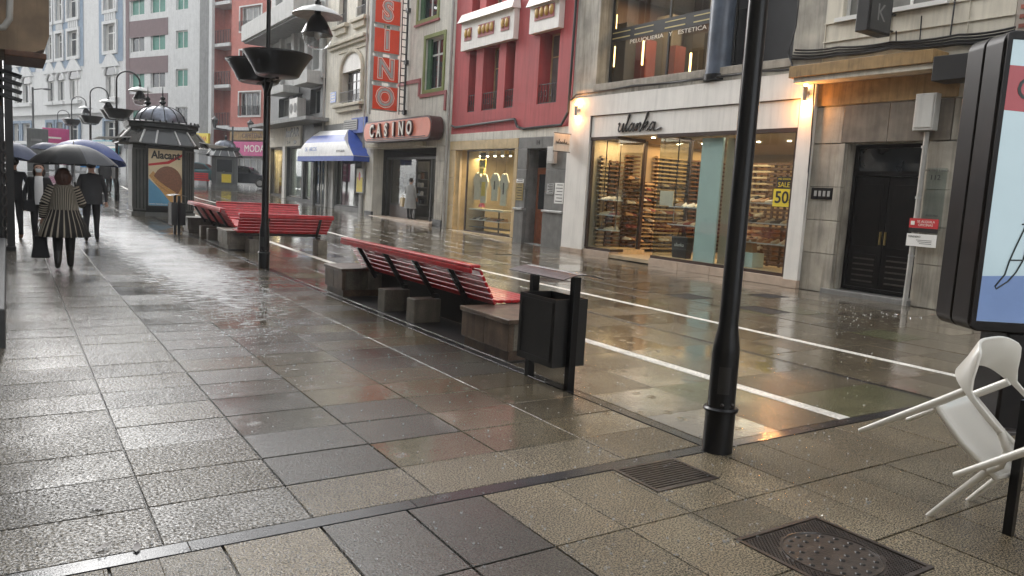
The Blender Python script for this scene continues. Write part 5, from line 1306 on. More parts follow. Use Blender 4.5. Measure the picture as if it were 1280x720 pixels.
fl = thing('slim_lamp_post', 'plain slim pole far off in front of the ornate building', 'street lamp', (2.1, 84, g(84)))
obj('pole', MB().tube([(2.1, 84, g(84)), (2.1, 84, 8.8)], .09, 8), M['greydark'], fl, smooth=60)
obj('lamp_arm', MB().tube([(2.1, 84, 8.6), (2.9, 83.6, 8.75)], .05, 6), M['greydark'], fl); obj('lamp_head', MB().ell((3.2, 83.5, 8.72), .4, .18, .1), M['greydark'], fl, smooth=60)

# ================================================================ benches
M['benchred'] = mat('glossy_red_slat', (0.46, 0.012, 0.02), 0.3, var=0.22, vscale=9, coat=0.25, bump=0.06, bscale=30)
M['bench_stone'] = mat('wet_brown_stone', (0.135, 0.092, 0.064), 0.38, var=0.35, vscale=5, streak=0.6, fine=0.2, fscale=90, coat=0.12, rand=0.15)
M['bench_stone2'] = mat('wet_grey_stone', (0.17, 0.15, 0.12), 0.4, var=0.3, vscale=5, streak=0.5, fine=0.2, fscale=90, coat=0.1, rand=0.15)
def block(t, y0, y1, st, x1=.78):
    obj('plinth', MB().box(.03, x1 - .03, y0 + .03, y1 - .03, -.05, .098), st, t, world=False)
    n = 2
    for k in range(n):
        a, b = y0 + (y1 - y0) * k / n, y0 + (y1 - y0) * (k + 1) / n
        obj('stone_panel', MB().box(0, .06, a + .004, b - .004, .10, .368), st, t, world=False, bevel=.006)
        obj('stone_panel', MB().box(x1 - .06, x1, a + .004, b - .004, .10, .368), st, t, world=False, bevel=.006)
    for k in range(2):
        a, b = .062 + (x1 - .124) * k / 2, .062 + (x1 - .124) * (k + 1) / 2
        obj('stone_panel', MB().box(a + .003, b - .003, y0 + .01, y0 + .05, .10, .368), M['bench_stone2'], t, world=False, bevel=.006)
        obj('stone_panel', MB().box(a + .003, b - .003, y1 - .05, y1 - .01, .10, .368), st, t, world=False, bevel=.006)
    obj('cap_stone', MB().box(-.02, x1 + .02, y0 - .015, y1 + .015, .37, .415), st, t, world=False, bevel=.008)
def bench(label, loc, rz, y0, y1, br, ped, blocks=(), st=None, strip=True):
    st = st or M['bench_stone']
    t = thing('bench', label, 'bench', loc, rz, 'red slatted benches')
    for a, b in blocks: block(t, a, b, st)
    for k in range(6): obj('seat_slat', MB().box(.43 + k * .098, .43 + k * .098 + .082, y0 + .05, y1 - .05, .425, .458), M['benchred'], t, world=False, bevel=.006)
    ux, uz = -.545, .838
    for k in range(6):
        s0 = .028 + k * .077
        c = Vector((.375 + ux * s0, 0, .425 + uz * s0)); hx = Vector((ux, 0, uz)) * .0315; nx = Vector((uz, 0, -ux)) * .015
        p = []
        for y in (y0, y1):
            for q in (c - hx - nx, c + hx - nx, c + hx + nx, c - hx + nx): p.append((q.x, y - (k * .010 if y == y0 else 0), q.z))
        obj('back_slat', MB().hexa(p), M['benchred'], t, world=False, bevel=.006)
    obj('top_rail', MB().box(.025, .150, y0 - .03, y1 + .03, .818, .852), M['benchred'], t, world=False, bevel=.012)
    obj('rail_board', MB().box(.02, .05, y0 - .03, y1 + .03, .760, .817), M['benchred'], t, world=False, bevel=.008)
    for y in br:
        q = MB().bar((.375, y, .33), (.075, y, .79), .05, .045, (0, 1, 0)); q.bar((.36, y, .40), (.98, y, .405), .05, .03)
        obj('bracket', q, M['blackmatte'], t, world=False)
    obj('under_rail', MB().box(.5, .54, y0 + .1, y1 - .1, .345, .384).box(.84, .88, y0 + .1, y1 - .1, .345, .384), M['blackmatte'], t, world=False)
    for y in ped:
        obj('pedestal', MB().box(.06, .42, y - .11, y + .11, -.05, .29), M['bench_stone2'], t, world=False, bevel=.01)
        obj('pedestal_post', MB().box(.36, .42, y - .04, y + .04, .291, .344), M['blackmatte'], t, world=False)
    if strip:
        obj('base_strip', MB().box(.012, .75, -.05, blocks[-1][1] + .1, -.05, .005), M['blackmatte'], t, world=False)
        obj('added_dark_board', MB().box(.60, .63, .94, blocks[-1][0] - .02, .013, .343), M['blackmatte'], t, world=False)  # board added so the space under the seat stays dark
    return t
bench('long red slatted bench between two brown stone blocks, nearest the viewer', (3.99, 6.03, 0), 0, .86, 4.55, (1.42, 2.32, 3.18, 4.08), (2.28, 3.15), ((0, .92), (4.40, 5.12)))
q = bench('long red slatted bench running away behind the second lamp post', (3.99, 17.35, g(18.5)), 0, .86, 4.55, (1.42, 2.32, 3.18, 4.08), (2.28, 3.15), ((0, .92), (4.40, 5.12)), M['bench_stone2'])
q.rotation_euler = (.008, 0, 0)
bench('short red bench with its back turned, right of the second lamp post', (6.15, 16.62, g(17) - .0), R(90), .05, 2.05, (.3, 1.45), (.25, 1.75), (), None, False)
bench('short red bench facing the viewer at the far side of the bench group', (4.72, 22.0, g(21.5)), R(-90), .05, 2.25, (.3, 1.9), (.3, 1.9), (), None, False)

# ================================================================ litter bins
def bin_parts(t):
    obj('post', MB().box(-.035, .035, -.325, -.265, -.02, .955), M['black'], t, world=False, bevel=.006)
    obj('post', MB().box(-.035, .035, .265, .325, -.02, .955), M['black'], t, world=False, bevel=.006)
    mb = MB(); x0, x1, y0, y1, z0, z1, w = -.17, .17, -.262, .262, .19, .765, .012
    mb.box(x0, x1, y0, y1, z0, z0 + w); mb.box(x0, x0 + w, y0, y1, z0 + w, z1); mb.box(x1 - w, x1, y0, y1, z0 + w, z1); mb.box(x0 + w, x1 - w, y0, y0 + w, z0 + w, z1); mb.box(x0 + w, x1 - w, y1 - w, y1, z0 + w, z1)
    obj('bin_body', mb, M['blackmatte'], t, world=False)
    mb = MB(); rim(mb, Frame((x0 - .003, 0, 0), (0, 1, 0), (-1, 0, 0)), y0 + .03, y1 - .03, z0 + .04, z1 - .03, 0, .006, .02); obj('raised_edge', mb, M['blackmatte'], t, world=False)
    mb = MB(); k = 10; pts = []
    for i in range(k + 1):
        x = -.21 + .42 * i / k; pts.append((x, .935 + .045 * math.cos(x / .21 * 1.45)))
    for (xa, za), (xb, zb_) in zip(pts[:-1], pts[1:]): mb.hexa([(xa, -.40, za), (xb, -.40, zb_), (xb, .40, zb_), (xa, .40, za), (xa, -.40, za + .008), (xb, -.40, zb_ + .008), (xb, .40, zb_ + .008), (xa, .40, za + .008)])
    obj('lid', mb, M['lidmetal'], t, world=False, smooth=40)
    obj('hinge', MB().tube([(0, -.29, .70), (0, -.25, .70)], .02, 8).tube([(0, .25, .70), (0, .29, .70)], .02, 8), M['blackmatte'], t, world=False)
M['lidmetal'] = mat('wet_bin_lid', (.03, .026, .026), 0.3, var=.5, vscale=25, bump=.6, bscale=45, coat=.25)
bn = thing('litter_bin', 'black litter bin with a curved lid at the near end of the long red bench', 'litter bin', (3.92, 5.26, 0), group='black litter bins')
bin_parts(bn)
dup(bn, (3.72, 21.75, g(21.75)), label='black litter bin in front of the poster kiosk')

# ================================================================ kiosk with a poster
M['kiosk'] = mat('dark_green_kiosk_metal', (0.017, 0.020, 0.020), 0.4, var=.25, streak=.35, spec=.3)
M['kioskpanel'] = mat('grey_kiosk_panel', (0.10, 0.107, 0.104), 0.4, var=.15, streak=.3)
M['dome'] = mat('bluish_zinc_dome', (0.16, 0.175, 0.21), 0.3, metal=.5, var=.25, vscale=4, streak=.45)
M['canopy'] = mat('smoked_canopy_sheet', (0.028, 0.03, 0.031), 0.22, metal=0.0, coat=.12, var=.15, streak=.2)
M['posterbg'] = mat('poster_blue', (0.10, 0.30, 0.48), .35, var=.1)
M['postercream'] = mat('poster_cream', (0.66, 0.56, 0.36), .35, var=.06)
M['posterbrown'] = mat('poster_chocolate', (0.20, 0.085, 0.04), .35, var=.25, vscale=25)
M['wafer'] = mat('poster_wafer', (0.52, 0.29, 0.09), .4, var=.25, vscale=30)
def octo(hx, hy, c): return [(-hx + c, -hy), (hx - c, -hy), (hx, -hy + c), (hx, hy - c), (hx - c, hy), (-hx + c, hy), (-hx, hy - c), (-hx, -hy + c)]
def loft(mb, rings):
    """rings: list of (outline, z)"""
    b = []
    for o, z in rings: b.append([(x, y, z) for x, y in o])
    for i in range(len(b) - 1):
        k = len(b[i])
        for j in range(k):
            j2 = (j + 1) % k
            mb.quad(b[i][j], b[i][j2], b[i + 1][j2], b[i + 1][j])
    mb.poly(b[0]); mb.poly(b[-1]); return mb
def kiosk(label, loc, rz, poster=True):
    t = thing('kiosk', label, 'kiosk', loc, rz)
    P = obj('plinth', loft(MB(), [(octo(.98, .98, .36), -.1), (octo(.98, .98, .36), .14)]), M['kioskpanel'], t, world=False)
    obj('body', loft(MB(), [(octo(.93, .93, .34), .14), (octo(.93, .93, .34), 2.32)]), M['kiosk'] if poster else M['kioskpanel'], t, world=False)
    for sx in (-1, 1):
        mb = MB().hexa([(sx * .60, -.945, .2), (sx * .945, -.60, .2), (sx * .93, -.585, .2), (sx * .585, -.93, .2), (sx * .60, -.945, 2.2), (sx * .945, -.60, 2.2), (sx * .93, -.585, 2.2), (sx * .585, -.93, 2.2)])
        obj('corner_panel', mb, M['kioskpanel'], t, world=False)
        for k in range(3):
            a, b_ = .15 + .27 * k, .15 + .27 * k + .03
            p = lambda s: (sx * (.60 + .345 * s + .01), -.945 + .345 * s - .01)
            obj('panel_bead', MB().bar((*p(a), .25), (*p(a), 2.15), .02, .03), M['kiosk'], t, world=False)
        obj('side_panel', MB().box(sx * .932 if sx > 0 else -.945, .945 if sx > 0 else -.932, -.5, .5, .3, 2.15), M['kioskpanel'], t, world=False)
    loftm = loft(MB(), [(octo(1.02, 1.02, .40), 2.78), (octo(1.36, 1.36, .56), 2.36), (octo(1.36, 1.36, .56), 2.33), (octo(1.0, 1.0, .38), 2.72)])
    obj('canopy', loftm, M['canopy'], t, world=False)
    for (a, b_) in list(zip(octo(1.03, 1.03, .40), octo(1.38, 1.38, .56))) + [((-.25, -1.03), (-.36, -1.37)), ((.25, -1.03), (.36, -1.37))]:
        obj('canopy_rib', MB().bar((a[0], a[1], 2.79), (b_[0], b_[1], 2.365), .05, .04), M['steel'], t, world=False)
    for sx in (-1, 1):
        obj('side_flap', MB().hexa([(sx * 1.02, -.95, 2.50), (sx * 1.95, -.95, 2.42), (sx * 1.95, .95, 2.42), (sx * 1.02, .95, 2.50), (sx * 1.02, -.95, 2.53), (sx * 1.95, -.95, 2.45), (sx * 1.95, .95, 2.45), (sx * 1.02, .95, 2.53)]), M['steel'], t, world=False)
    obj('frieze', loft(MB(), [(octo(1.0, 1.0, .38), 2.6), (octo(1.0, 1.0, .38), 2.86), (octo(1.06, 1.06, .40), 2.90), (octo(1.06, 1.06, .40), 3.0), (octo(1.10, 1.10, .42), 3.03), (octo(1.10, 1.10, .42), 3.06), (octo(.9, .9, .34), 3.1)]), M['kiosk'], t, world=False)
    mb = MB(); k = 36
    for i in range(k):
        a = 2 * math.pi * i / k; c_, s_ = math.cos(a), math.sin(a); mm = max(abs(c_), abs(s_), (abs(c_) + abs(s_)) / 1.60)
        mb.lathe([(0, 3.06), (.03, 3.06), (.03, 3.12), (0, 3.15)], (c_ / mm * 1.05, s_ / mm * 1.05, 0), 5)
    obj('cresting', mb, M['kiosk'], t, world=False)
    obj('dome', MB().lathe([(.80, 3.08), (.79, 3.18), (.72, 3.34), (.58, 3.49), (.38, 3.59), (.16, 3.635), (0, 3.64)], seg=24), M['dome'], t, world=False, smooth=50)
    mb = MB()
    for i in range(12):
        a = 2 * math.pi * i / 12
        mb.tube([(r * math.cos(a), r * math.sin(a), z) for r, z in ((.805, 3.09), (.795, 3.19), (.725, 3.345), (.585, 3.497), (.385, 3.598), (.16, 3.645))], .014, 5)
    obj('dome_rib', mb, M['kiosk'], t, world=False)
    fin = [(0, 3.6), (.09, 3.62), (.10, 3.66), (.05, 3.70), (.10, 3.75), (.11, 3.79), (.05, 3.84), (.08, 3.88), (.08, 3.92), (.03, 3.97), (.018, 4.0), (.008, 4.3), (0, 4.32)]
    obj('finial', MB().lathe(fin, (.05, 0, 0), 12), M['kiosk'], t, world=False, smooth=50)
    if poster:
        fn = [(r, z * 1.0) for r, z in fin]
        obj('rear_finial', MB().lathe(fin, (-.30, .75, 0), 12), M['kiosk'], t, world=False, smooth=50)
    return t
kx, ky = 4.36, 28.45
ki = kiosk('dark domed kiosk with a large ice cream poster on its front', (kx, ky, g(28) - .02), 0)
fk = Frame((kx, ky - .93, g(28)), (1, 0, 0), (0, -1, 0))
mb = MB(); rim(mb, fk, -.60, .58, .25, 2.25, .001, .06, .07); obj('poster_frame', mb, M['kiosk'], ki)
ps = obj('poster', MB().fbox(fk, -.52, .50, .001, .012, .34, 2.18), M['postercream'], ki)
obj('poster_blue', MB().prism(fk, [(-.515, .345), (.26, .345), (-.10, .80), (-.515, 1.22)], .0125, .014), M['posterbg'], ps)
obj('poster_band', MB().prism(fk, [(-.515, 1.62), (.10, 1.72), (.495, 1.98), (.495, 2.06), (.05, 1.80), (-.515, 1.69)], .0125, .014), M['redprint'], ps)
obj('poster_wafer', MB().prism(fk, [(-.50, 1.30), (.18, .42), (.44, .345), (.495, .60), (.495, 1.02), (.1, .9), (-.38, 1.46)], .0145, .018), M['wafer'], ps)
choc = [(-.36, 1.30)] + [(.06 + .44 * math.cos(a), 1.12 + .52 * math.sin(a)) for a in [R(150 - 15 * i) for i in range(15)]] + [(.30, .80), (.02, .98), (-.2, 1.14)]
obj('poster_chocolate', MB().prism(fk, choc, .0185, .03), M['posterbrown'], ps)
mb = MB()
for k in range(9): mb.prism(fk, [(-.36 + k * .09, 1.10 - k * .07), (-.345 + k * .09, 1.10 - k * .07), (-.10 + k * .06, .96 - k * .05 + .0), (-.115 + k * .06, .96 - k * .05)], .0182, .0195)
obj('wafer_line', mb, M['posterbrown'], ps)
ftext(fk, ps, 'Alacant', 0, .014, 1.98, .34, M['ltr_black'], .002, sx=.84, bold=.012, shear=.0)
ftext(fk, ps, 'www.helados.es', -.22, .0145, .40, .085, M['ltr_white'], .001)
sk = kiosk('small pale domed kiosk far off in front of the parked cars', (12.35, 54.6, g(54.6)), R(-15), False)
sk.scale = (.86, .86, .86)
fs_ = Frame((0, -.94, 0), (1, 0, 0), (0, -1, 0))
obj('yellow_notice', MB().fbox(fs_, -.2, .5, .001, .03, .35, 1.0), M['yellow'], sk, world=False)
obj('kiosk_window', MB().fbox(fs_, -.55, .55, .001, .02, 1.15, 2.1), M['darkglass'], sk, world=False)
tl = thing('twin_lantern', 'small twin lantern post rising behind the small far kiosk', 'street lamp', (13.2, 56.2, g(56)))
obj('pole', MB().tube([(13.2, 56.2, g(56)), (13.2, 56.2, 5.2)], .06, 8), M['greydark'], tl)
for s in (-1, 1): obj('lantern', MB().lathe([(.08, 5.0), (.22, 5.5), (.25, 5.55), (.05, 5.75), (0, 5.9)], (13.2 + s * 1.2, 56.2, 0), 8), M['greydark'], tl); obj('cross_arm', MB().tube([(13.2, 56.2, 4.9), (13.2 + s * 1.2, 56.2, 5.0)], .04, 6), M['greydark'], tl)

# ================================================================ light box panel on the right
M['lightbox'] = mat('pale_blue_lightbox', (0.36, 0.47, 0.51), .12, var=.06, vscale=2, emit=(.66, .84, .92), estr=.13, coat=.5)
M['lightblue'] = mat('lightbox_blue', (0.15, 0.24, 0.46), .12, var=.1, emit=(.3, .45, .85), estr=.07, coat=.5)
M['panelframe'] = mat('black_brown_casing', (0.009, 0.006, 0.005), .35, var=.5, vscale=3, coat=.08, streak=.4, spec=.22)
M['inkline'] = mat('ink_line', (.04, .05, .05), .4, var=.1)
M['bannerred'] = mat('banner_red', (.36, .025, .04), .15, var=.1, emit=(.8, .05, .06), estr=.05, coat=.5)
FA = Frame((6.05, 2.88, 0), (.8365, -.548, 0), (-.548, -.8365, 0))
ad = thing('advertising_panel', 'tall black framed light box with a fashion sketch, cut off by the right edge', 'advertising panel', (6.6, 2.6, 0))
def vst(u0, u1, z0, z1, r): return stadium(u0, u1, z0, z1, r, 6)
obj('casing', MB().prism(FA, vst(0, 1.5, .78, 2.99, .09), -.22, 0), M['panelframe'], ad, smooth=40, bevel=.01)
obj('rear_casing', MB().prism(FA, vst(.0, 1.5, .78, 2.99, .09), -.45, -.235), M['panelframe'], ad, smooth=40, bevel=.01)
obj('seam', MB().prism(FA, vst(.02, 1.48, .80, 2.97, .08), -.234, -.221), M['blackmatte'], ad)
mb = MB(); rim(mb, FA, .015, 1.485, .82, 2.96, .001, .022, .035); obj('poster_rim', mb, M['panelframe'], ad)
pf = obj('poster_face', MB().fbox(FA, .05, 1.45, .001, .012, .86, 2.92), M['lightbox'], ad)
obj('poster_blue', MB().prism(FA, [(.051, .861), (1.449, .861), (1.449, 1.28), (.7, 1.24), (.051, 1.20)], .0125, .0135), M['lightblue'], pf)
obj('red_banner', MB().prism(FA, [(.051, 2.74), (1.449, 2.70), (1.449, 2.36), (.051, 2.42)], .0125, .0135), M['bannerred'], pf)
text('lettering', 'CINE', FA.p(.12, .0142, 2.57), (.8365, -.548, 0), .24, M['inkline'], pf, .002, align='LEFT')
def ink(pts, r=.006): return MB().tube([FA.p(u, .017, z) for u, z in pts], r, 5)
for pts in ([(.20, 2.88), (.24, 2.80), (.30, 2.86)], [(.33, 2.36), (.29, 2.2), (.34, 2.12), (.31, 1.85), (.33, 1.6), (.27, 1.42), (.24, 1.32)], [(.29, 2.18), (.42, 2.16), (.6, 2.2)], [(.40, 2.12), (.43, 1.8), (.42, 1.6), (.36, 1.45), (.34, 1.33)], [(.24, 1.32), (.22, 1.22), (.16, 1.13), (.17, 1.11), (.25, 1.17), (.30, 1.24), (.34, 1.33)], [(.55, 2.15), (.58, 1.8), (.55, 1.5), (.45, 1.35), (.42, 1.22), (.50, 1.14), (.52, 1.17), (.50, 1.25), (.55, 1.36), (.68, 1.55), (.70, 2.1)], [(.3, 1.6), (.38, 1.61), (.43, 1.6)], [(.5, 2.36), (.62, 2.3), (.72, 2.36)], [(.24, 1.33), (.34, 1.335)]):
    obj('sketch_line', ink(pts), M['inkline'], pf)
obj('foot', MB().fbox(FA, .35, 1.15, -.40, -.05, -.02, .779), M['panelframe'], ad, bevel=.02)
obj('foot_plate', MB().fbox(FA, .2, 1.3, -.5, .05, -.02, .03), M['iron'], ad, bevel=.01)

# ================================================================ white chairs and table
M['chair'] = mat('white_plastic_chair', (0.74, 0.72, 0.67), .3, var=.05, coat=.35, bump=.03, bscale=120)
M['chairgrey'] = mat('greige_plastic_chair', (0.50, 0.475, 0.42), .32, var=.06, coat=.35)
def chair(label, loc, tilt, rz, grp='white chairs tipped against the table'):
    t = thing('chair', label, 'chair', loc, 0, grp)
    t.rotation_mode = 'XYZ'; t.rotation_euler = (tilt, 0, rz)
    # front feet at y=0, the chair faces -y
    mb = MB(); k = 8; rows = []
    for i in range(k + 1):
        y = -.015 + .46 * i / k; z = .452 - .022 * math.sin(math.pi * i / k) + (.012 if i == 0 else 0)
        w = .225 + .01 * math.sin(math.pi * i / k)
        rows.append([( -w, y, z), (-w * .5, y, z - .012), (0, y, z - .016), (w * .5, y, z - .012), (w, y, z)])
    for a, b in zip(rows[:-1], rows[1:]):
        for j in range(4): mb.quad(a[j], a[j + 1], b[j + 1], b[j])
    o = obj('seat', mb, M['chair'], t, world=False, smooth=60); sdf = o.modifiers.new('thick', 'SOLIDIFY'); sdf.thickness = .022; sdf.offset = -1
    obj('seat_rim', MB().tube([(-.228, .44, .436), (-.235, .2, .430), (-.228, -.015, .448), (0, -.022, .436), (.228, -.015, .448), (.235, .2, .430), (.228, .44, .436)], .016, 8), M['chair'], t, world=False, smooth=60)
    for s in (-1, 1):
        obj('leg', MB().tube([(s * .232, -.004, .0), (s * .222, .02, .25), (s * .212, .035, .44)], [.015, .019, .022], 10), M['chair'], t, world=False, smooth=50)
        obj('leg', MB().tube([(s * .268, .55, .0), (s * .250, .49, .25), (s * .238, .43, .5), (s * .245, .40, .635)], [.015, .020, .023, .022], 10), M['chair'], t, world=False, smooth=50)
        obj('arm_post', MB().tube([(s * .225, .03, .44), (s * .250, .02, .52), (s * .262, .06, .60), (s * .268, .16, .645)], [.018, .018, .02, .022], 8), M['chair'], t, world=False, smooth=60)
    # one wrap-round band makes the arms and the backrest
    mb = MB(); k = 28; vs = []; fs = []
    for i in range(k + 1):
        a = math.pi * i / k
        ca_ = math.cos(a); sa_ = max(0.0, math.sin(a)); x = .285 * math.copysign(abs(ca_) ** .55, ca_); y = .14 + .40 * sa_ ** .62
        h = min(1, max(0, (sa_ - .40) / .36)); h = h * h * (3 - 2 * h)
        zlo = .628 - .004 * h; zhi = .658 + .165 * h
        lean = .045 * h
        for (zz_, d) in ((zlo, 0), ((zlo + zhi) / 2, lean * .4), (zhi, lean)):
            vs.append((x * (1 + d * .5), y + d, zz_))
    for i in range(k):
        for j in range(2): fs.append((i * 3 + j, i * 3 + j + 1, (i + 1) * 3 + j + 1, (i + 1) * 3 + j))
    mb.add(vs, fs)
    o = obj('backrest', mb, M['chair'], t, world=False, smooth=60); sdf = o.modifiers.new('thick', 'SOLIDIFY'); sdf.thickness = .018; sdf.offset = 0
    bv = o.modifiers.new('bevel', 'BEVEL'); bv.width = .005; bv.segments = 2
    return t
chair('white plastic armchair tipped forward, its two rear legs lifted off the paving', (4.40, 2.075, -.012), R(42), R(2))
chair('second white chair tipped at the table, cut off by the right edge below the first', (4.17, 1.40, -.012), R(40), R(-3))
tb = thing('cafe_table', 'café table on slim black legs at the right edge of the picture', 'table', (4.7, 1.4, 0))
for x, y in ((4.315, 1.72), (5.0, 1.72), (4.315, 1.04), (5.0, 1.04)): obj('leg', MB().box(x - .022, x + .022, y - .022, y + .022, -.012, .715), M['black'], tb, bevel=.004)
obj('table_top', MB().box(4.31, 5.03, 1.01, 1.70, .716, .74), M['chair'], tb, bevel=.008)

# ================================================================ left edge: dark column and box awning
ic = thing('iron_column', 'dark iron column at the left edge of the picture', 'column', (.05, 17, 0))
obj('shaft', MB().box(-.02, .11, 16.9, 17.05, -.02, 8), M['blackmatte'], ic, bevel=.01)
obj('shaft', MB().box(-1.2, -.025, 16.95, 17.1, -.02, 8), M['blackmatte'], ic)
mb = MB()
for k in range(9):
    z = .35 + k * .2
    mb.tube([(-.045 + .035 * math.cos(a), 16.9, z + .09 * math.sin(a)) for a in [i * math.pi / 5 for i in range(11)]], .012, 5)
obj('scrollwork', mb, M['iron'], ic)
obj('base', MB().box(-.12, .125, 16.88, 17.08, -.02, .12), M['blackmatte'], ic, bevel=.01)
ba = thing('box_awning', 'rusty beige box awning hanging over the left edge of the picture', 'awning', (.2, 9, 2.6))
obj('awning_case', MB().prism(Frame((0, 8.6, 0), (1, 0, 0), (0, -1, 0)), [(-1.2, 3.6), (.36, 3.6), (.355, 2.82), (.32, 2.70), (.24, 2.66), (-1.2, 2.60)], -.9, 0), M['rustybeige'] if 'rustybeige' in M else mat('rusty_beige_case', (.22, .15, .09), .55, var=.3, vscale=4, streak=.5), ba, smooth=30)
obj('lower_bar', MB().box(.0, .33, 8.58, 9.4, 2.60, 2.655), mat('rust', (.09, .04, .022), .6, var=.4, vscale=20), ba, bevel=.01)
wp_ = thing('bent_pipe', 'pale bent pipe in front of the beige awning box at the left edge', 'pipe', (.03, 8.3, 3))
obj('pipe', MB().tube([(-.1, 8.3, 3.2), (.02, 8.3, 3.16), (.05, 8.3, 3.05), (.045, 8.3, 2.88), (.0, 8.3, 2.80), (-.06, 8.3, 2.79)], .028, 10), M['pvc'], wp_, smooth=60)
sl = thing('slatted_lamp', 'small black slatted wall lamp under the beige awning box', 'lamp', (.1, 9.6, 2.5))
for k in range(4): obj('slat', MB().hexa([(-.1, 9.5, 2.56 - k * .08), (.14, 9.5, 2.50 - k * .08), (.14, 9.7, 2.50 - k * .08), (-.1, 9.7, 2.56 - k * .08), (-.1, 9.5, 2.59 - k * .08), (.15, 9.5, 2.525 - k * .08), (.15, 9.7, 2.525 - k * .08), (-.1, 9.7, 2.59 - k * .08)]), M['black'], sl)
obj('stem', MB().tube([(-.05, 9.6, 2.75), (-.05, 9.6, 2.2)], .02, 6), M['black'], sl)
tag(obj('kerb_block', MB().box(-.6, -.035, 8, 16, -.02, .35), M['greydark'], bevel=.02), 'low dark plinth along the very left edge of the pavement', 'kerb')

# ================================================================ drain covers
def cover(label, name, x0, x1, y0, y1, kind):
    t = thing(name, label, 'drain cover', ((x0 + x1) / 2, (y0 + y1) / 2, 0))
    mb = MB(); rim(mb, Frame((0, 0, 0), (1, 0, 0), (0, 0, 1)), x0, x1, y0, y1, 0, 0, 0) if False else None
    w = .022
    mb.box(x0, x1, y0, y0 + w, -.05, .003); mb.box(x0, x1, y1 - w, y1, -.05, .003); mb.box(x0, x0 + w, y0 + w, y1 - w, -.05, .003); mb.box(x1 - w, x1, y0 + w, y1 - w, -.05, .003)
    obj('frame', mb, M['iron'], t)
    obj('pit', MB().box(x0 + w, x1 - w, y0 + w, y1 - w, -.05, -.03), M['blackmatte'], t)
    if kind == 'grate':
        n = int((y1 - y0 - 2 * w) / .026)
        for k in range(n):
            y = y0 + w + .004 + k * (y1 - y0 - 2 * w) / n
            obj('bar', MB().box(x0 + w + .001, x1 - w - .001, y, y + .014, -.03, .001), M['iron'], t)
        obj('cross_bar', MB().box((x0 + x1) / 2 - .008, (x0 + x1) / 2 + .008, y0 + w, y1 - w, -.03, -.004), M['iron'], t)
    else:
        obj('plate', MB().box(x0 + w + .002, x1 - w - .002, y0 + w + .002, y1 - w - .002, -.03, -.004), M['iron'], t)
        mb = MB(); s = .021 if kind == 'round' else .035; cx, cy = (x0 + x1) / 2, (y0 + y1) / 2; rr = min(x1 - x0, y1 - y0) * .36
        i = 0; y = y0 + w + .012
        while y < y1 - w - .01:
            x = x0 + w + .012 + (s / 2 if i % 2 else 0)
            while x < x1 - w - .01:
                if kind != 'round' or math.hypot(x - cx, y - cy) > rr + .012:
                    mb.hexa([(x - .008, y, -.004), (x, y - .005, -.004), (x + .008, y, -.004), (x, y + .005, -.004), (x - .006, y, .002), (x, y - .003, .002), (x + .006, y, .002), (x, y + .003, .002)])
                x += s
            y += s * .62; i += 1
        obj('tread_stud', mb, M['iron'], t, recalc=False)
        if kind == 'round':
            obj('lid_ring', MB().tube([(cx + rr * math.cos(a), cy + rr * math.sin(a), -.003) for a in [2 * math.pi * j / 40 for j in range(41)]], .006, 5), M['iron'], t, smooth=60)
            mb = MB()
            for r_ in (.3, .62, .85):
                n = int(22 * r_)
                for j in range(n):
                    a = 2 * math.pi * j / n + r_; mb.lathe([(.014, -.004), (.010, .001), (0, .002)], (cx + rr * r_ * math.cos(a), cy + rr * r_ * math.sin(a), 0), 6)
            obj('stud', mb, M['blackmatte'], t, kind='stuff')
    return t
COVERS = [(3.01, 3.51, 2.95, 3.33), (2.93, 3.56, 1.70, 2.335), (.30, .50, 2.98, 3.14)]
cover('square slotted drain grate beside the foot of the nearest lamp post', 'drain_grate', *COVERS[0], 'grate')
cover('large rusty manhole cover with a round lid at the bottom right', 'manhole_cover', *COVERS[1], 'round')
cover('small iron valve cover at the bottom left edge', 'valve_cover', *COVERS[2], 'plate')
SC_ = [(8.55, 9.15, 11.6, 12.3), (9.75, 10.35, 9.2, 9.8), (9.8, 10.4, 7.6, 8.3), (10.6, 11.2, 16.4, 17.0), (11.6, 12.2, 9.0, 9.5)]
for i, c_ in enumerate(SC_): cover(['street drain cover farthest along the upper white line', 'street drain cover in front of the shoe shop entrance', 'street drain cover in front of the sale notice window', 'street drain cover in front of the tan framed window', 'street drain cover near the right white pillar'][i], 'drain_cover', *c_, 'plate')
COVERS += SC_

# ================================================================ people
M['skin'] = mat('skin', (.42, .25, .18), .55, var=.06)
M['hair_auburn'] = mat('auburn_hair', (.06, .022, .012), .5, var=.3, vscale=30, bump=.3, bscale=150)
M['hair_dark'] = mat('dark_hair', (.016, .011, .009), .45, var=.3, vscale=30)
M['blackcloth'] = mat('black_cloth', (.013, .013, .015), .85, var=.25, bump=.1, bscale=60)
M['charcoal'] = mat('charcoal_cloth', (.035, .036, .04), .85, var=.25)
M['whiteshirt'] = mat('white_shirt', (.66, .66, .66), .8, var=.06)
M['greycoat'] = mat('pale_grey_coat', (.34, .34, .335), .85, var=.1)
M['knitcream'] = mat('cream_knit', (.30, .265, .21), .9, var=.12, bump=.2, bscale=120)
M['knitblack'] = mat('black_knit', (.018, .016, .015), .9, var=.2, bump=.2, bscale=120)
M['boot'] = mat('black_boot', (.012, .011, .011), .4, var=.2)
M['mask'] = mat('pale_face_mask', (.60, .66, .70), .8, var=.04)
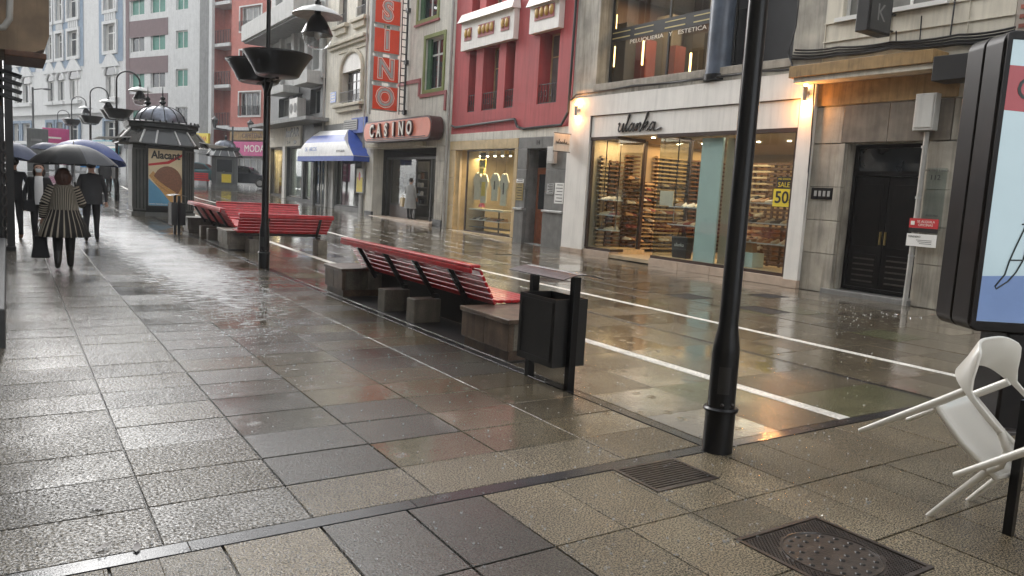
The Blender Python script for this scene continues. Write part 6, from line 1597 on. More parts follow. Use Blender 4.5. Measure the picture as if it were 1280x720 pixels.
def body(t, H, pose, zones, build=1.0):
    """one skinned surface grown from a posed skeleton; local frame, facing +y, feet on z=0"""
    k = H / 1.68
    V = []; E = []; RD = []
    def v(p, r, par=None):
        V.append(Vector(p) * k); RD.append((r[0] * k, r[1] * k) if isinstance(r, tuple) else (r * k, r * k))
        if par is not None: E.append((par, len(V) - 1))
        return len(V) - 1
    b = build; lw = pose.get('legw', 1.0)
    pel = v((0, 0, .93), (.145 * b, .11 * b))
    sp = v((0, .0, 1.08), (.125 * b, .095 * b), pel); ch = v((0, .005, 1.27), (.150 * b, .105 * b), sp)
    nb = v((0, -.01, 1.40), (.075, .065), ch); nk = v((0, .005, 1.455), .052, nb)
    h0 = v((0, .025, 1.51), (.066, .074), nk); h1 = v((0, .02, 1.585), (.076, .092), h0); h2 = v((0, .012, 1.645), (.062, .075), h1)
    v((0, .115, 1.555), .012, h1)                       # nose
    for s in (-1, 1): v((s * .082, .012, 1.565), .014, h1)   # ears
    for i, s in enumerate((-1, 1)):
        ky, fy = pose['legs'][i]
        hp = v((s * .085, 0, .86), .088 * b, pel); kn = v((s * .090, ky, .475), .062 * b * lw, hp)
        cf = v((s * .088, (ky + fy) / 2 - .025, .33), .056 * lw, kn)
        lift = pose.get('lift', (0, 0))[i]
        an = v((s * .088, fy - .02, .10 + lift), .043 * lw, cf); v((s * .088, fy - .055, .040 + lift), .042, an); bl = v((s * .095, fy + .08, .036 + lift * .5), .044, an); v((s * .098, fy + .15, .026 + lift * .4), .026, bl)
        el, wr = pose['arms'][i]
        sh = v((s * .165 * b, -.005, 1.345), .058, ch); e_ = v(el, .045, sh); w_ = v(wr, .029, e_)
        d = (Vector(wr) - Vector(el)).normalized(); side = d.cross(Vector((0, 1, .01))).normalized()
        pm = v(Vector(wr) + d * .06, (.036, .018), w_)
        up = side.cross(d).normalized()
        for q, (o, L) in enumerate(((-.028, .070), (-.010, .082), (.010, .078), (.027, .062))):
            f1 = v(Vector(wr) + d * .10 + side * o, .0095, pm)
            v(Vector(wr) + d * (.10 + L * .8) + side * o * 1.1 + up * .028, .0075, f1)
        th = v(Vector(wr) + d * .045 + side * -.04 + up * .012, .011, pm); v(Vector(wr) + d * .09 + side * -.055 + up * .03, .009, th)
    me = bpy.data.meshes.new('body'); me.from_pydata(V, E, [])
    o = bpy.data.objects.new('body', me); COL.objects.link(o)
    sk = o.modifiers.new('skin', 'SKIN'); sk.use_smooth_shade = True
    for i, sv in enumerate(me.skin_vertices[0].data):
        sv.radius = RD[i]; sv.use_root = (i == 0)
    sb = o.modifiers.new('sub', 'SUBSURF'); sb.levels = 2; sb.render_levels = 2
    dg = bpy.context.evaluated_depsgraph_get()
    m2 = bpy.data.meshes.new_from_object(o.evaluated_get(dg))
    bpy.data.objects.remove(o); m2.name = 'body'
    mats = []
    idx = []
    for p in m2.polygons:
        mm_ = zones(p.center / k)
        if mm_ not in mats: mats.append(mm_)
        idx.append(mats.index(mm_))
    m2.materials.clear()
    for q in mats: m2.materials.append(q)
    m2.polygons.foreach_set('material_index', idx)
    m2.shade_smooth()
    o = bpy.data.objects.new('body', m2); COL.objects.link(o); o.parent = t
    KIDS.setdefault(t.name, []).append(o)
    return k
def zone(top, legs, shoe, hand_z=None, neck=1.42, bare=True):
    def f(c):
        if c.z > neck: return M['skin']
        if c.z < .10: return shoe
        if abs(c.x) > .17 and c.z < 1.3 or (c.y > .18 and c.z > .8):
            if hand_z is not None and hand_z(c): return M['skin']
            return top
        return legs if c.z < .92 else top
    return f
def hair(t, k, m_, long=False, name='hair'):
    mb = MB(); mb.ell((0, .0 * k, 1.60 * k), .098 * k, .108 * k, .092 * k, 16, 10)
    if long: mb.ell((0, -.045 * k, 1.49 * k), .115 * k, .075 * k, .125 * k, 14, 8)
    vs = []
    for q in mb.v:
        x, y, z = q
        if y > -.005 * k and z < 1.635 * k: y = -.005 * k
        n_ = 1 + .03 * math.sin(x * 190) * math.sin(z * 130 + y * 170)
        vs.append((x * n_, y * n_, z))
    mb.v = vs
    return obj(name, mb, m_, t, world=False, smooth=60)
def shell_cloth(name, t, rings, m_, seg=28, k=1.0):
    """garment as stacked ellipses: (z, rx, ry, cy)"""
    mb = MB(); vs = []; fs = []
    for z, rx, ry, cy in rings:
        for j in range(seg):
            a = 2 * math.pi * j / seg; vs.append((rx * k * math.cos(a), (cy + ry * math.sin(a)) * k, z * k))
    for i in range(len(rings) - 1):
        for j in range(seg): fs.append((i * seg + j, i * seg + (j + 1) % seg, (i + 1) * seg + (j + 1) % seg, (i + 1) * seg + j))
    mb.add(vs, fs); return obj(name, mb, m_, t, world=False, smooth=60)

def strands(c, rx, ry, rz, seg, rings):
    q = MB().ell(c, rx, ry, rz, seg * 3, rings + 4); vs = []
    for x, y, z in q.v:
        a = math.atan2(y - c[1], x - c[0]); w_ = 1 + .045 * math.sin(a * 13 + z * 9) + .03 * math.sin(a * 29 - z * 20)
        zz = z - (.02 * math.sin(a * 9) if z < c[2] - rz * .6 else 0)
        vs.append((c[0] + (x - c[0]) * w_ * (1.0 if z > c[2] else 1.06), c[1] + (y - c[1]) * w_, zz))
    q.v = vs; return q
# woman in the striped coat, seen from behind
w = thing('person', 'woman seen from behind in a flared black and cream striped coat and black boots', 'person', (.74, 14.05, g(14.05)), R(-4))
arms = [((-.275, -.03, 1.10), (-.30, .02, .86)), ((.27, .02, 1.10), (.20, .22, 1.18))]
kk = body(w, 1.60, dict(legs=((.05, -.10), (.0, .10)), arms=arms, lift=(.03, 0), legw=1.3), lambda c: M['skin'] if (c.z > 1.42 or (abs(c.x) > .2 and c.z < .85) or (c.y > .235 and c.z > 1.1)) else (M['boot'] if c.z < .32 else M['blackcloth']), 1.06)
hair(w, kk * 1.0, M['hair_auburn'], True); obj('hair_bob', strands((0, -.03 * kk, 1.53 * kk), .118 * kk, .10 * kk, .125 * kk, 18, 10), M['hair_auburn'], w, world=False, smooth=60)
# coat: alternate cream and black panels, pleats opening towards the hem
seg = 96; mb = MB(); rows = []
prof = [(1.44, .085, .075), (1.40, .135, .095), (1.35, .185, .12), (1.25, .205, .135), (1.12, .205, .14), (1.0, .22, .155), (.90, .255, .185), (.78, .305, .225), (.66, .345, .26), (.56, .375, .285), (.555, .37, .28)]
for z, rx, ry in prof:
    row = []
    for j in range(seg):
        a = 2 * math.pi * j / seg; open_ = max(0, (1.05 - z) / .5)
        rr = 1 + open_ * (.05 * math.cos(a * 24) + .035 * math.sin(a * 3 + 1) + .02 * math.sin(a * 7))
        row.append((rx * rr * math.cos(a) * kk, (-.005 + ry * rr * math.sin(a)) * kk, z * kk))
    rows.append(row)
for i in range(len(rows) - 1):
    for j in range(seg):
        j2 = (j + 1) % seg
        mb.cur = 0 if (j % 4) in (0,) or (prof[i][0] > 1.0 and j % 2 == 0) else 1
        if prof[i][0] <= 1.0: mb.cur = 0 if j % 4 in (0, 1) and j % 4 == 0 else 1
        mb.add([rows[i][j], rows[i][j2], rows[i + 1][j2], rows[i + 1][j]], [(0, 1, 2, 3)])
obj('striped_coat', mb, [M['knitcream'], M['knitblack']], w, world=False, smooth=70)
for s, (el, wr) in zip((-1, 1), arms):
    pts = []; A0 = Vector((s * .15, -.005, 1.37)); A1, A2 = Vector(el), Vector(wr)
    n = 26; mb = MB(); prev = None
    path = [A0.lerp(A1, i / 13) if i <= 13 else A1.lerp(A2, (i - 13) / 13) for i in range(27)]
    rs = [.082 - .026 * i / 26 for i in range(27)]
    for i in range(26):
        mb.cur = i % 2; mb.tube([path[i] * kk, path[i + 1] * kk], [rs[i] * kk, rs[i + 1] * kk], 12, caps=(i == 25))
    obj('striped_sleeve', mb, [M['knitcream'], M['knitblack']], w, world=False, smooth=70)
hb = thing('handbag', 'black handbag hanging from the left hand of the woman in the striped coat', 'handbag', (.42, 14.08, .25))
obj('bag_body', MB().hexa([(.29, 13.98, .20), (.55, 13.98, .20), (.55, 14.12, .20), (.29, 14.12, .20), (.35, 14.02, .55), (.49, 14.02, .55), (.49, 14.08, .55), (.35, 14.08, .55)]), M['blackcloth'], hb, bevel=.02)
obj('bag_handle', MB().tube([(.37, 14.05, .49), (.385, 14.05, .62), (.415, 14.06, .72), (.44, 14.05, .62), (.46, 14.05, .49)], .010, 6), M['boot'], hb, smooth=60)

def umbrella(label, loc, r, h, m_, tilt=(0, 0), shaft=.75, grp=None, m2=None):
    t = thing('umbrella', label, 'umbrella', loc, 0, grp); t.rotation_euler = (tilt[0], tilt[1], .2)
    mb = MB(); K = 8; sub = 5; P = 6; grid = []
    for i in range(P + 1):
        f = i / P; row = []
        for j in range(K * sub):
            a = 2 * math.pi * j / (K * sub); u = (j % sub) / sub; sc = 4 * u * (1 - u)
            rr = r * f * (1 - .06 * sc * f); zz_ = h * (1 - f ** 2.1) - .02 * sc * f * f
            row.append((rr * math.cos(a), rr * math.sin(a), zz_))
        grid.append(row)
    n = K * sub
    for i in range(P):
        for j in range(n):
            j2 = (j + 1) % n
            mb.cur = 1 if m2 is not None and (j // sub) in (3, 4, 5, 2) else 0
            if i == 0: mb.add([grid[0][0], grid[1][j], grid[1][j2]], [(0, 1, 2)])
            else: mb.add([grid[i][j], grid[i][j2], grid[i + 1][j2], grid[i + 1][j]], [(0, 1, 2, 3)])
    obj('canopy', mb, [m_, m2] if m2 is not None else m_, t, world=False, smooth=35)
    for q in range(K):
        a = 2 * math.pi * q / K
        obj('rib', MB().tube([(r * f * math.cos(a), r * f * math.sin(a), h * (1 - f ** 2.1) - .012) for f in (.02, .3, .6, .85, 1.0)], .004, 5), M['steel'], t, world=False)
    obj('shaft', MB().tube([(0, 0, h + .05), (0, 0, h - shaft)], .007, 8), M['steel'], t, world=False)
    obj('handle', MB().tube([(0, 0, h - shaft + .02), (0, 0, h - shaft - .08), (.02, 0, h - shaft - .11), (.05, 0, h - shaft - .10)], .013, 8), M['black'], t, world=False, smooth=60)
    return t
def clothmat(name, c):
    return mat(name, c, .5, var=.15, spec=.25, bump=.03, bscale=15)
UM = {n_: clothmat('umbrella_' + n_, c) for n_, c in (('black', (.007, .007, .008)), ('grey', (.045, .048, .056)), ('blue', (.016, .04, .17)), ('slate', (.05, .062, .11)), ('dome', (.12, .13, .2)))}
umbrella('black and grey umbrella held over the woman in the striped coat', (.91, 14.30, 1.69), .66, .31, UM['grey'], (R(-1), R(-1)), .62, 'umbrellas held up in the rain', UM['black'])
umbrella('dark blue umbrella behind the black and grey one', (1.47, 19.1, 1.86), .80, .38, UM['blue'], (R(-6), R(9)), .75, 'umbrellas held up in the rain')
umbrella('slate blue umbrella beside the dark column at the left edge', (.10, 19.55, 1.78), .62, .32, UM['slate'], (R(0), R(8)), .70, 'umbrellas held up in the rain')
umbrella('small distant umbrella between the slate one and the black one', (1.35, 36, g(36) + 1.95), .62, .26, UM['slate'], (0, 0), .7, 'umbrellas held up in the rain')

# woman with the white shirt, walking towards the viewer
p2 = thing('person', 'woman facing the viewer in a black jacket over a white shirt, wearing a face mask', 'person', (.52, 17.6, g(17.6)), R(176))
arms2 = [((-.25, .02, 1.08), (-.16, .20, 1.0)), ((.25, -.02, 1.08), (.24, .10, .86))]
kk = body(p2, 1.64, dict(legs=((.08, .12), (-.02, -.12)), arms=arms2), zone(M['blackcloth'], M['charcoal'], M['boot'], lambda c: (c.y > .16 and abs(c.x) < .24 and .9 < c.z < 1.06) or (c.z < .84 and abs(c.x) > .18)))
hair(p2, kk, M['hair_dark'], True)
shell_cloth('shirt', p2, [(1.42, .06, .05, .03), (1.36, .10, .09, .035), (1.2, .115, .10, .045), (1.0, .12, .11, .04), (.86, .125, .11, .04)], M['whiteshirt'], 20, kk)
for s in (-1, 1): obj('jacket_front', MB().hexa([(s * .07, .0, .80), (s * .19, -.04, .80), (s * .19, .0, 1.38), (s * .06, .06, 1.38), (s * .07, .158, .80), (s * .20, .09, .80), (s * .18, .07, 1.36), (s * .075, .125, 1.36)]), M['blackcloth'], p2, world=False, bevel=.03)
obj('face_mask', MB().hexa([(-.045, .105, 1.455), (.045, .105, 1.455), (.04, .05, 1.455), (-.04, .05, 1.455), (-.058, .122, 1.525), (.058, .122, 1.525), (.055, .05, 1.53), (-.055, .05, 1.53)]), M['mask'], p2, world=False, bevel=.015)
for s in (-1, 1): obj('eye', MB().ell((s * .032 * kk, .102 * kk, 1.585 * kk), .011, .007, .008, 8, 5), M['hair_dark'], p2, world=False)
sb_ = thing('shoulder_bag', 'dark bag carried by the woman with the white shirt', 'handbag', (.36, 17.5, .8)); obj('bag_body', MB().hexa([(.24, 17.42, .76), (.46, 17.42, .74), (.46, 17.5, .74), (.24, 17.5, .76), (.27, 17.44, .97), (.44, 17.44, .98), (.44, 17.49, .98), (.27, 17.49, .97)]), M['blackcloth'], sb_, bevel=.015)
obj('strap', MB().tube([(.28, 17.46, .97), (.36, 17.48, 1.30), (.43, 17.46, .97)], .008, 5), M['blackcloth'], sb_)
# person partly hidden by the column
p3 = thing('person', 'person in black clothes half hidden behind the dark column at the left edge', 'person', (.12, 19.3, g(19.3)), R(10))
kk = body(p3, 1.70, dict(legs=((.05, .1), (-.02, -.12)), arms=[((-.24, 0, 1.1), (-.2, .2, 1.15)), ((.25, -.06, 1.12), (.20, .02, .93))]), zone(M['blackcloth'], M['blackcloth'], mat('tan_shoe', (.28, .14, .08), .5), lambda c: False), 1.1); hair(p3, kk, M['hair_dark'])
# man in dark clothes under the blue umbrella
p4 = thing('person', 'person in dark clothes walking away under the dark blue umbrella', 'person', (1.52, 18.95, g(18.95)), R(-8))
kk = body(p4, 1.74, dict(legs=((-.03, -.16), (.1, .14)), arms=[((-.25, .0, 1.1), (-.14, .2, 1.2)), ((.26, -.03, 1.1), (.27, .05, .86))]), zone(M['charcoal'], M['blackcloth'], M['boot'], lambda c: c.z < .83 and abs(c.x) > .2), 1.12); hair(p4, kk, M['hair_dark'])
shell_cloth('jacket', p4, [(1.40, .10, .085, 0), (1.34, .20, .125, 0), (1.15, .20, .135, 0), (.95, .205, .15, 0), (.78, .215, .16, 0)], M['charcoal'], 24, kk)
# two far walkers
for i, (x, y, lb, mm_) in enumerate(((4.02, 42.5, 'distant person in a grey coat beyond the umbrellas, left of the lamp post', 'charcoal'), (4.42, 43.3, 'distant person in dark grey walking beside the other distant walker', 'greycoat'))):
    p = thing('person', lb, 'person', (x, y, g(y)), R(10 * i))
    kk = body(p, 1.72, dict(legs=((.05, .1), (-.02, -.1)), arms=[((-.24, 0, 1.1), (-.24, .1, .86)), ((.24, 0, 1.1), (.24, .08, .86))]), zone(M['charcoal'], M['charcoal'], M['boot'], lambda c: c.z < .84), 1.05); hair(p, kk, M['hair_dark'])
    shell_cloth('coat', p, [(1.40, .10, .085, 0), (1.34, .2, .125, 0), (1.1, .21, .145, 0), (.7, .24, .18, 0)], M[mm_] if mm_ == 'charcoal' else M['grey'], 20, kk)
# shopper in the pale coat in the casino entrance
p6 = thing('person', 'person in a long pale grey coat standing in the casino entrance', 'person', (14.1, 29.35, z4 + .11), R(-60))
kk = body(p6, 1.72, dict(legs=((.02, .03), (0, -.03)), arms=[((-.25, .0, 1.1), (-.2, .15, .9)), ((.25, -.02, 1.1), (.26, .05, .88))]), zone(M['greycoat'], M['charcoal'], M['boot'], lambda c: c.z < .88 and abs(c.x) > .18)); hair(p6, kk, M['hair_dark'])
shell_cloth('long_coat', p6, [(1.42, .09, .08, 0), (1.36, .2, .125, 0), (1.1, .19, .14, 0), (.8, .23, .18, 0), (.45, .27, .21, 0)], M['greycoat'], 24, kk)
pb = thing('paper_bag', 'tan paper bag beside the person in the casino entrance', 'bag', (13.95, 29.75, .8)); obj('bag_body', MB().box(13.9, 14.05, 29.7, 29.95, .85, 1.22), M['tan'], pb, bevel=.01); obj('bag_handle', MB().tube([(13.97, 29.74, 1.22), (13.97, 29.8, 1.32), (13.97, 29.86, 1.32), (13.97, 29.92, 1.22)], .01, 5), M['tan'], pb)

# ================================================================ parked cars and a far red bench
def car(label, loc, rz, m_):
    t = thing('parked_car', label, 'car', loc, rz, 'cars parked beyond the far kiosk')
    pr = [(-2.1, .45), (-2.05, .78), (-1.75, .92), (-1.1, .97), (1.0, .96), (1.75, .84), (2.08, .66), (2.12, .42), (1.9, .26), (-1.9, .26)]
    F = Frame((0, 0, 0), (1, 0, 0), (0, 1, 0))
    obj('body', MB().prism(F, pr, -.84, .84), m_, t, world=False, bevel=.08)
    cab = [(-1.55, .965), (-1.1, 1.40), (.05, 1.44), (.55, 1.36), (1.15, .965)]
    obj('cabin', MB().prism(F, [(-1.3, .96), (-1.05, 1.41), (.05, 1.45), (.5, 1.38), (.95, .96)], -.70, .70), m_, t, world=False, bevel=.06)
    for s in (-1, 1):
        obj('side_window', MB().prism(Frame((0, s * .705, 0), (1, 0, 0), (0, s, 0)), [(-1.15, 1.0), (-.98, 1.36), (.05, 1.39), (.42, 1.33), (.78, 1.0)], -.01, .01), M['darkglass'], t, world=False)
        for x in (-1.3, 1.3):
            wl = obj('wheel', MB().tube([(x, s * .70, .31), (x, s * .86, .31)], .31, 18), M['blackmatte'], t, world=False, smooth=40)
            obj('rim', MB().tube([(x, s * .861, .31), (x, s * .875, .31)], .2, 14), M['steel'], wl, world=False)
        obj('headlight', MB().ell((2.06, s * .6, .62), .06, .16, .08), M['paper'], t, world=False, smooth=60)
        obj('tail_light', MB().ell((-2.06, s * .62, .72), .05, .14, .1), M['redprint'], t, world=False, smooth=60)
    obj('windscreen', MB().quad((.985, -.62, .985), (.985, .62, .985), (.56, .58, 1.36), (.56, -.58, 1.36)), M['darkglass'], t, world=False)
    obj('rear_window', MB().quad((-1.33, -.62, .985), (-1.33, .62, .985), (-1.10, .58, 1.36), (-1.10, -.58, 1.36)), M['darkglass'], t, world=False)
    return t
car('teal car parked left of the small far kiosk', (11.3, 57.6, g(57.6)), R(-25), mat('teal_car_paint', (.02, .12, .14), .25, coat=.8, var=.05))
car('dark blue car parked right of the small far kiosk', (14.0, 56.2, g(56.2)), R(-28), mat('dark_car_paint', (.012, .02, .035), .25, coat=.8, var=.05))
fb = thing('red_planter_bench', 'far red bench left of the small far kiosk', 'bench', (10.2, 53.2, g(53)))
obj('seat', MB().box(9.7, 11.0, 52.8, 53.3, g(53) + .4, g(53) + .5), M['benchred'], fb)
for k in range(3): obj('back_slat', MB().box(9.7, 11.0, 53.25, 53.3, g(53) + .55 + k * .13, g(53) + .65 + k * .13), M['benchred'], fb)
for x in (9.8, 10.85): obj('leg', MB().box(x, x + .1, 52.85, 53.25, g(53) - .02, g(53) + .399), M['greydark'], fb)
# street banners far left
for nm, x, y, z0, z1, wd, m_, lb in (('blue_banner_panel', 6.9, 58, 1.6, 5.0, 2.3, 'skyblue', 'tall blue poster panel behind the lamp post left of the kiosk'), ('pink_banner_panel', 2.2, 66, 1.9, 4.5, 1.7, 'magenta', 'pink poster panel far off at the left'), ('blue_fascia_panel', 4.6, 66, 1.8, 3.6, 1.6, 'skyblue', 'small blue panel far off left of the teal fascia'), ('grey_street_cabinet', 1.2, 64, 1.3, 4.3, 1.3, 'kioskpanel', 'grey round topped street cabinet far off at the left')):
    t = thing(nm, lb, 'sign', (x, y, g(y)))
    obj('panel', MB().box(x, x + wd, y, y + .25, z0, z1), M[m_], t, bevel=.03)
    obj('post', MB().box(x + wd / 2 - .1, x + wd / 2 + .1, y + .05, y + .2, g(y) - .05, z0 - .001), M['greydark'], t)
    mb = MB()
    for k in range(4): mb.box(x + wd * .2, x + wd * (.8 - .1 * (k % 2)), y - .012, y - .002, z0 + (z1 - z0) * (.2 + .17 * k), z0 + (z1 - z0) * (.25 + .17 * k))
    obj('print_line', mb, M['ltr_white'] if m_ != 'kioskpanel' else M['grey'], t)

# ================================================================ paving: slabs laid one by one
def slab_faces(mb, x0, x1, y0, y1, dz=0.0, slope=True, c=.0018, th=.03, tilt=0.0):
    def z(x, y): return (g(y) if slope else 0) + dz + tilt * (x - x0)
    b = [(x0, y0), (x1, y0), (x1, y1), (x0, y1)]; i_ = [(x0 + c, y0 + c), (x1 - c, y0 + c), (x1 - c, y1 - c), (x0 + c, y1 - c)]
    vs = [(x, y, z(x, y) - th) for x, y in b] + [(x, y, z(x, y) - c) for x, y in b] + [(x, y, z(x, y)) for x, y in i_]
    fs = [(4 + j, 4 + (j + 1) % 4, 8 + (j + 1) % 4, 8 + j) for j in range(4)] + [(j, (j + 1) % 4, 4 + (j + 1) % 4, 4 + j) for j in range(4)] + [(8, 9, 10, 11)]
    mb.add(vs, fs)
def subtract(rc, holes):
    out = [rc]
    for hx0, hx1, hy0, hy1 in holes:
        nx = []
        for x0, x1, y0, y1 in out:
            if hx1 <= x0 or hx0 >= x1 or hy1 <= y0 or hy0 >= y1: nx.append((x0, x1, y0, y1)); continue
            if hx0 > x0: nx.append((x0, hx0, y0, y1))
            if hx1 < x1: nx.append((hx1, x1, y0, y1))
            a, b = max(x0, hx0), min(x1, hx1)
            if hy0 > y0: nx.append((a, b, y0, hy0))
            if hy1 < y1: nx.append((a, b, hy1, y1))
        out = nx
    return [r for r in out if r[1] - r[0] > .015 and r[3] - r[2] > .015]
from bpy_extras.object_utils import world_to_camera_view
bpy.context.view_layer.update()
def vis(x, y):
    v = world_to_camera_view(SC, cam, Vector((x, y, g(y)))); return -.06 < v.x < 1.06 and -.1 < v.y < 1.0 and v.z > 0, v.z
def lay(parent, cols, rows, gap, mtl, skip=()):
    cells = []
    for x0, x1 in cols:
        for y0, y1 in rows:
            rc = (x0 + gap / 2, x1 - gap / 2, y0 + gap / 2, y1 - gap / 2)
            for r_ in subtract(rc, [(a - .004, b + .004, c - .004, d + .004) for a, b, c, d in skip]): cells.append((r_, r_ == rc))
    sc = []
    for r_, whole in cells:
        ok, d = vis((r_[0] + r_[1]) / 2, (r_[2] + r_[3]) / 2)
        sc.append(((r_[1] - r_[0]) * (r_[3] - r_[2]) / max(.5, d) ** 3 if ok else -1, r_, whole))
    sc.sort(key=lambda q: -q[0])
    return sc
def pick(mtl, cx, cy):
    """stones mixed by place; the dark kind also paints the sky sheen fading"""
    if mtl is M['stone_c']: return M['stone_m'] if (5.6 < cx < 6.9 and cy < 4.4) or (4.7 < cx < 5.4 and cy < 4.0 and False) or rnd.random() < .03 else mtl
    if mtl is not M['stone_a']: return mtl
    if cy < 3.33: return M['stone_d'] if (1.2 < cx < 2.1 and cy > 1.95) else M['stone_b']
    if cy < 3.9: return M['stone_b'] if cx > 1.2 else M['stone_a']
    if cx < 1.2: return M['stone_a']
    q = rnd.random()
    if cx < 1.9: return M['stone_d'] if q < .95 else M['stone_c']
    return M['stone_d'] if q < .4 else M['stone_c']
def build_lay(parent, sc, mtl, limit, c=.0018):
    cache = {}; rest = {}; inst = 0
    for i, (s, r_, whole) in enumerate(sc):
        x0, x1, y0, y1 = r_
        if i < limit and s > 0:
            cx, cy = (x0 + x1) / 2, (y0 + y1) / 2; mm_ = pick(mtl, cx, cy); key = (round(x1 - x0, 3), round(y1 - y0, 3), mm_.name)
            if key not in cache:
                mb = MB(); hw, hl = key[0] / 2, key[1] / 2
                slab_faces(mb, -hw, hw, -hl, hl, slope=False, c=c)
                me = bpy.data.meshes.new('paving_slab'); me.from_pydata(mb.v, [], mb.f); me.materials.append(mm_); cache[key] = me
            o = bpy.data.objects.new('paving_slab', cache[key]); COL.objects.link(o); o.parent = parent
            o.location = (cx, cy, g(cy) + rnd.uniform(-.0016, .0016))
            sl = (g(cy + .1) - g(cy - .1)) / .2
            o.rotation_euler = (math.atan(sl) + rnd.gauss(0, .0009), rnd.gauss(0, .0009), 0)
        else:
            slab_faces(rest.setdefault(pick(mtl, (x0 + x1) / 2, (y0 + y1) / 2).name, MB()), x0, x1, y0, y1, rnd.uniform(-.0012, .0012), tilt=rnd.gauss(0, .0012), c=c)
    for nm, q in rest.items(): obj('paving_slab', q, bpy.data.materials[nm], parent, recalc=False, kind='stuff')
PW = .665
colsA = [(.54 + PW * k, .54 + PW * (k + 1)) for k in range(-5, 5)] + [(.54 + PW * 5, 3.88)]
rowsA = [(3.44 + .45 * k, 3.44 + .45 * (k + 1)) for k in range(0, 103)]
colsB = [(.76 + .4435 * k, .76 + .4435 * (k + 1)) for k in range(-8, 30)]
rowsB = [(3.33 - .665 * (k + 1), 3.33 - .665 * k) for k in range(0, 14)]
scA = lay(pavement, colsA, rowsA, .009, M['stone_a'])
scB = lay(pavement, [c_ for c_ in colsB if c_[1] < 13.7], rowsB, .011, M['stone_a'], COVERS[:3])
build_lay(pavement, scA, M['stone_a'], 205, .0026); build_lay(pavement, scB, M['stone_a'], 80)
colsC = [(3.99, 4.70), (4.70, 5.425), (5.575, 6.23), (6.23, 6.885), (6.975, 7.57), (7.57, 8.155), (8.285, 8.95), (8.95, 9.61), (9.66, 10.36)] + [(10.36 + .68 * k, 10.36 + .68 * (k + 1)) for k in range(0, 5)]
rowsC = [(3.44 + .66 * k, 3.44 + .66 * (k + 1)) for k in range(0, 70)]
scC = lay(roadway, colsC, rowsC, .004, M['stone_c'], COVERS[3:])
build_lay(roadway, scC, M['stone_c'], 285, .0006)
def strip_run(name, parent, mtl, x0, x1, y0, y1, n, along, dz=0.0):
    for k in range(n):
        mb = MB()
        if along == 'y':
            a, b = y0 + (y1 - y0) * k / n, y0 + (y1 - y0) * (k + 1) / n
            ys_ = [a + .002] + [q for q in YS if a < q < b] + [b - .002]
            for p_, q_ in zip(ys_[:-1], ys_[1:]): slab_faces(mb, x0, x1, p_, q_, dz, c=.0006)
        else:
            a, b = x0 + (x1 - x0) * k / n, x0 + (x1 - x0) * (k + 1) / n; slab_faces(mb, a + .002, b - .002, y0, y1, dz, c=.0006)
        obj(name, mb, mtl, parent, recalc=False)
strip_run('edging_stone', pavement, M['edging'], -2.6, 3.87, 3.335, 3.435, 6, 'x', .001); strip_run('edging_stone', roadway, M['edging'], 4.0, 12.0, 3.335, 3.435, 8, 'x', .001)
strip_run('edging_stone', roadway, M['edging'], 3.885, 3.985, 3.44, 49.8, 32, 'y', -.002)
strip_run('white_stripe', roadway, M['stripe'], 5.43, 5.57, 3.44, 49.8, 40, 'y', .002); strip_run('white_stripe', roadway, M['stripe'], 8.16, 8.28, 3.44, 49.8, 40, 'y', .002)
strip_run('gutter_stone', roadway, M['edging'], 6.89, 6.97, 3.44, 49.8, 24, 'y', -.004)
strip_run('gutter_stone', roadway, M['edging'], 9.615, 9.655, 3.44, 49.8, 12, 'y', -.006)

# ================================================================ rain hitting the ground
def crown_mesh():
    mb = MB(); k = 7
    for j in range(k):
        a0, a1 = 2 * math.pi * j / k, 2 * math.pi * (j + 1) / k; am = (a0 + a1) / 2
        mb.add([(.55 * math.cos(a0), .55 * math.sin(a0), 0), (.55 * math.cos(a1), .55 * math.sin(a1), 0), (1.0 * math.cos(am), 1.0 * math.sin(am), 1.0)], [(0, 1, 2)])
    return mb
sp = MB(); cr_ = crown_mesh(); r2 = random.Random(3)
def splash(x, y, s):
    b = len(sp.v); z = g(y); h = r2.uniform(.5, 1.5)
    for vx, vy, vz in cr_.v: sp.v.append((x + vx * s, y + vy * s, z + vz * s * h))
    for f in cr_.f: sp.f.append([b + q for q in f]); sp.mi.append(0)
flow = [(2.35, 27), (2.45, 21), (2.5, 16.2), (2.55, 13.5), (2.45, 11), (2.3, 9.3), (2.1, 7.5), (2.0, 5.8)]
for (xa, ya), (xb, yb), n, wd in zip(flow[:-1], flow[1:], (120, 420, 430, 560, 430, 260, 110), (.55, .6, .6, .6, .55, .5, .5)):
    for _ in range(n):
        t_ = r2.random(); splash(xa + (xb - xa) * t_ + r2.gauss(0, wd * .6), ya + (yb - ya) * t_, r2.uniform(.003, .010))
for _ in range(2600):
    y = 2.3 + 24 * r2.random() ** 1.5; x = r2.uniform(.0, min(13, .4 + 1.6 * y)); splash(x, y, r2.uniform(.004, .010))
for _ in range(160): splash(r2.uniform(9.5, 12.5), r2.uniform(6.6, 9.2), r2.uniform(.006, .014))
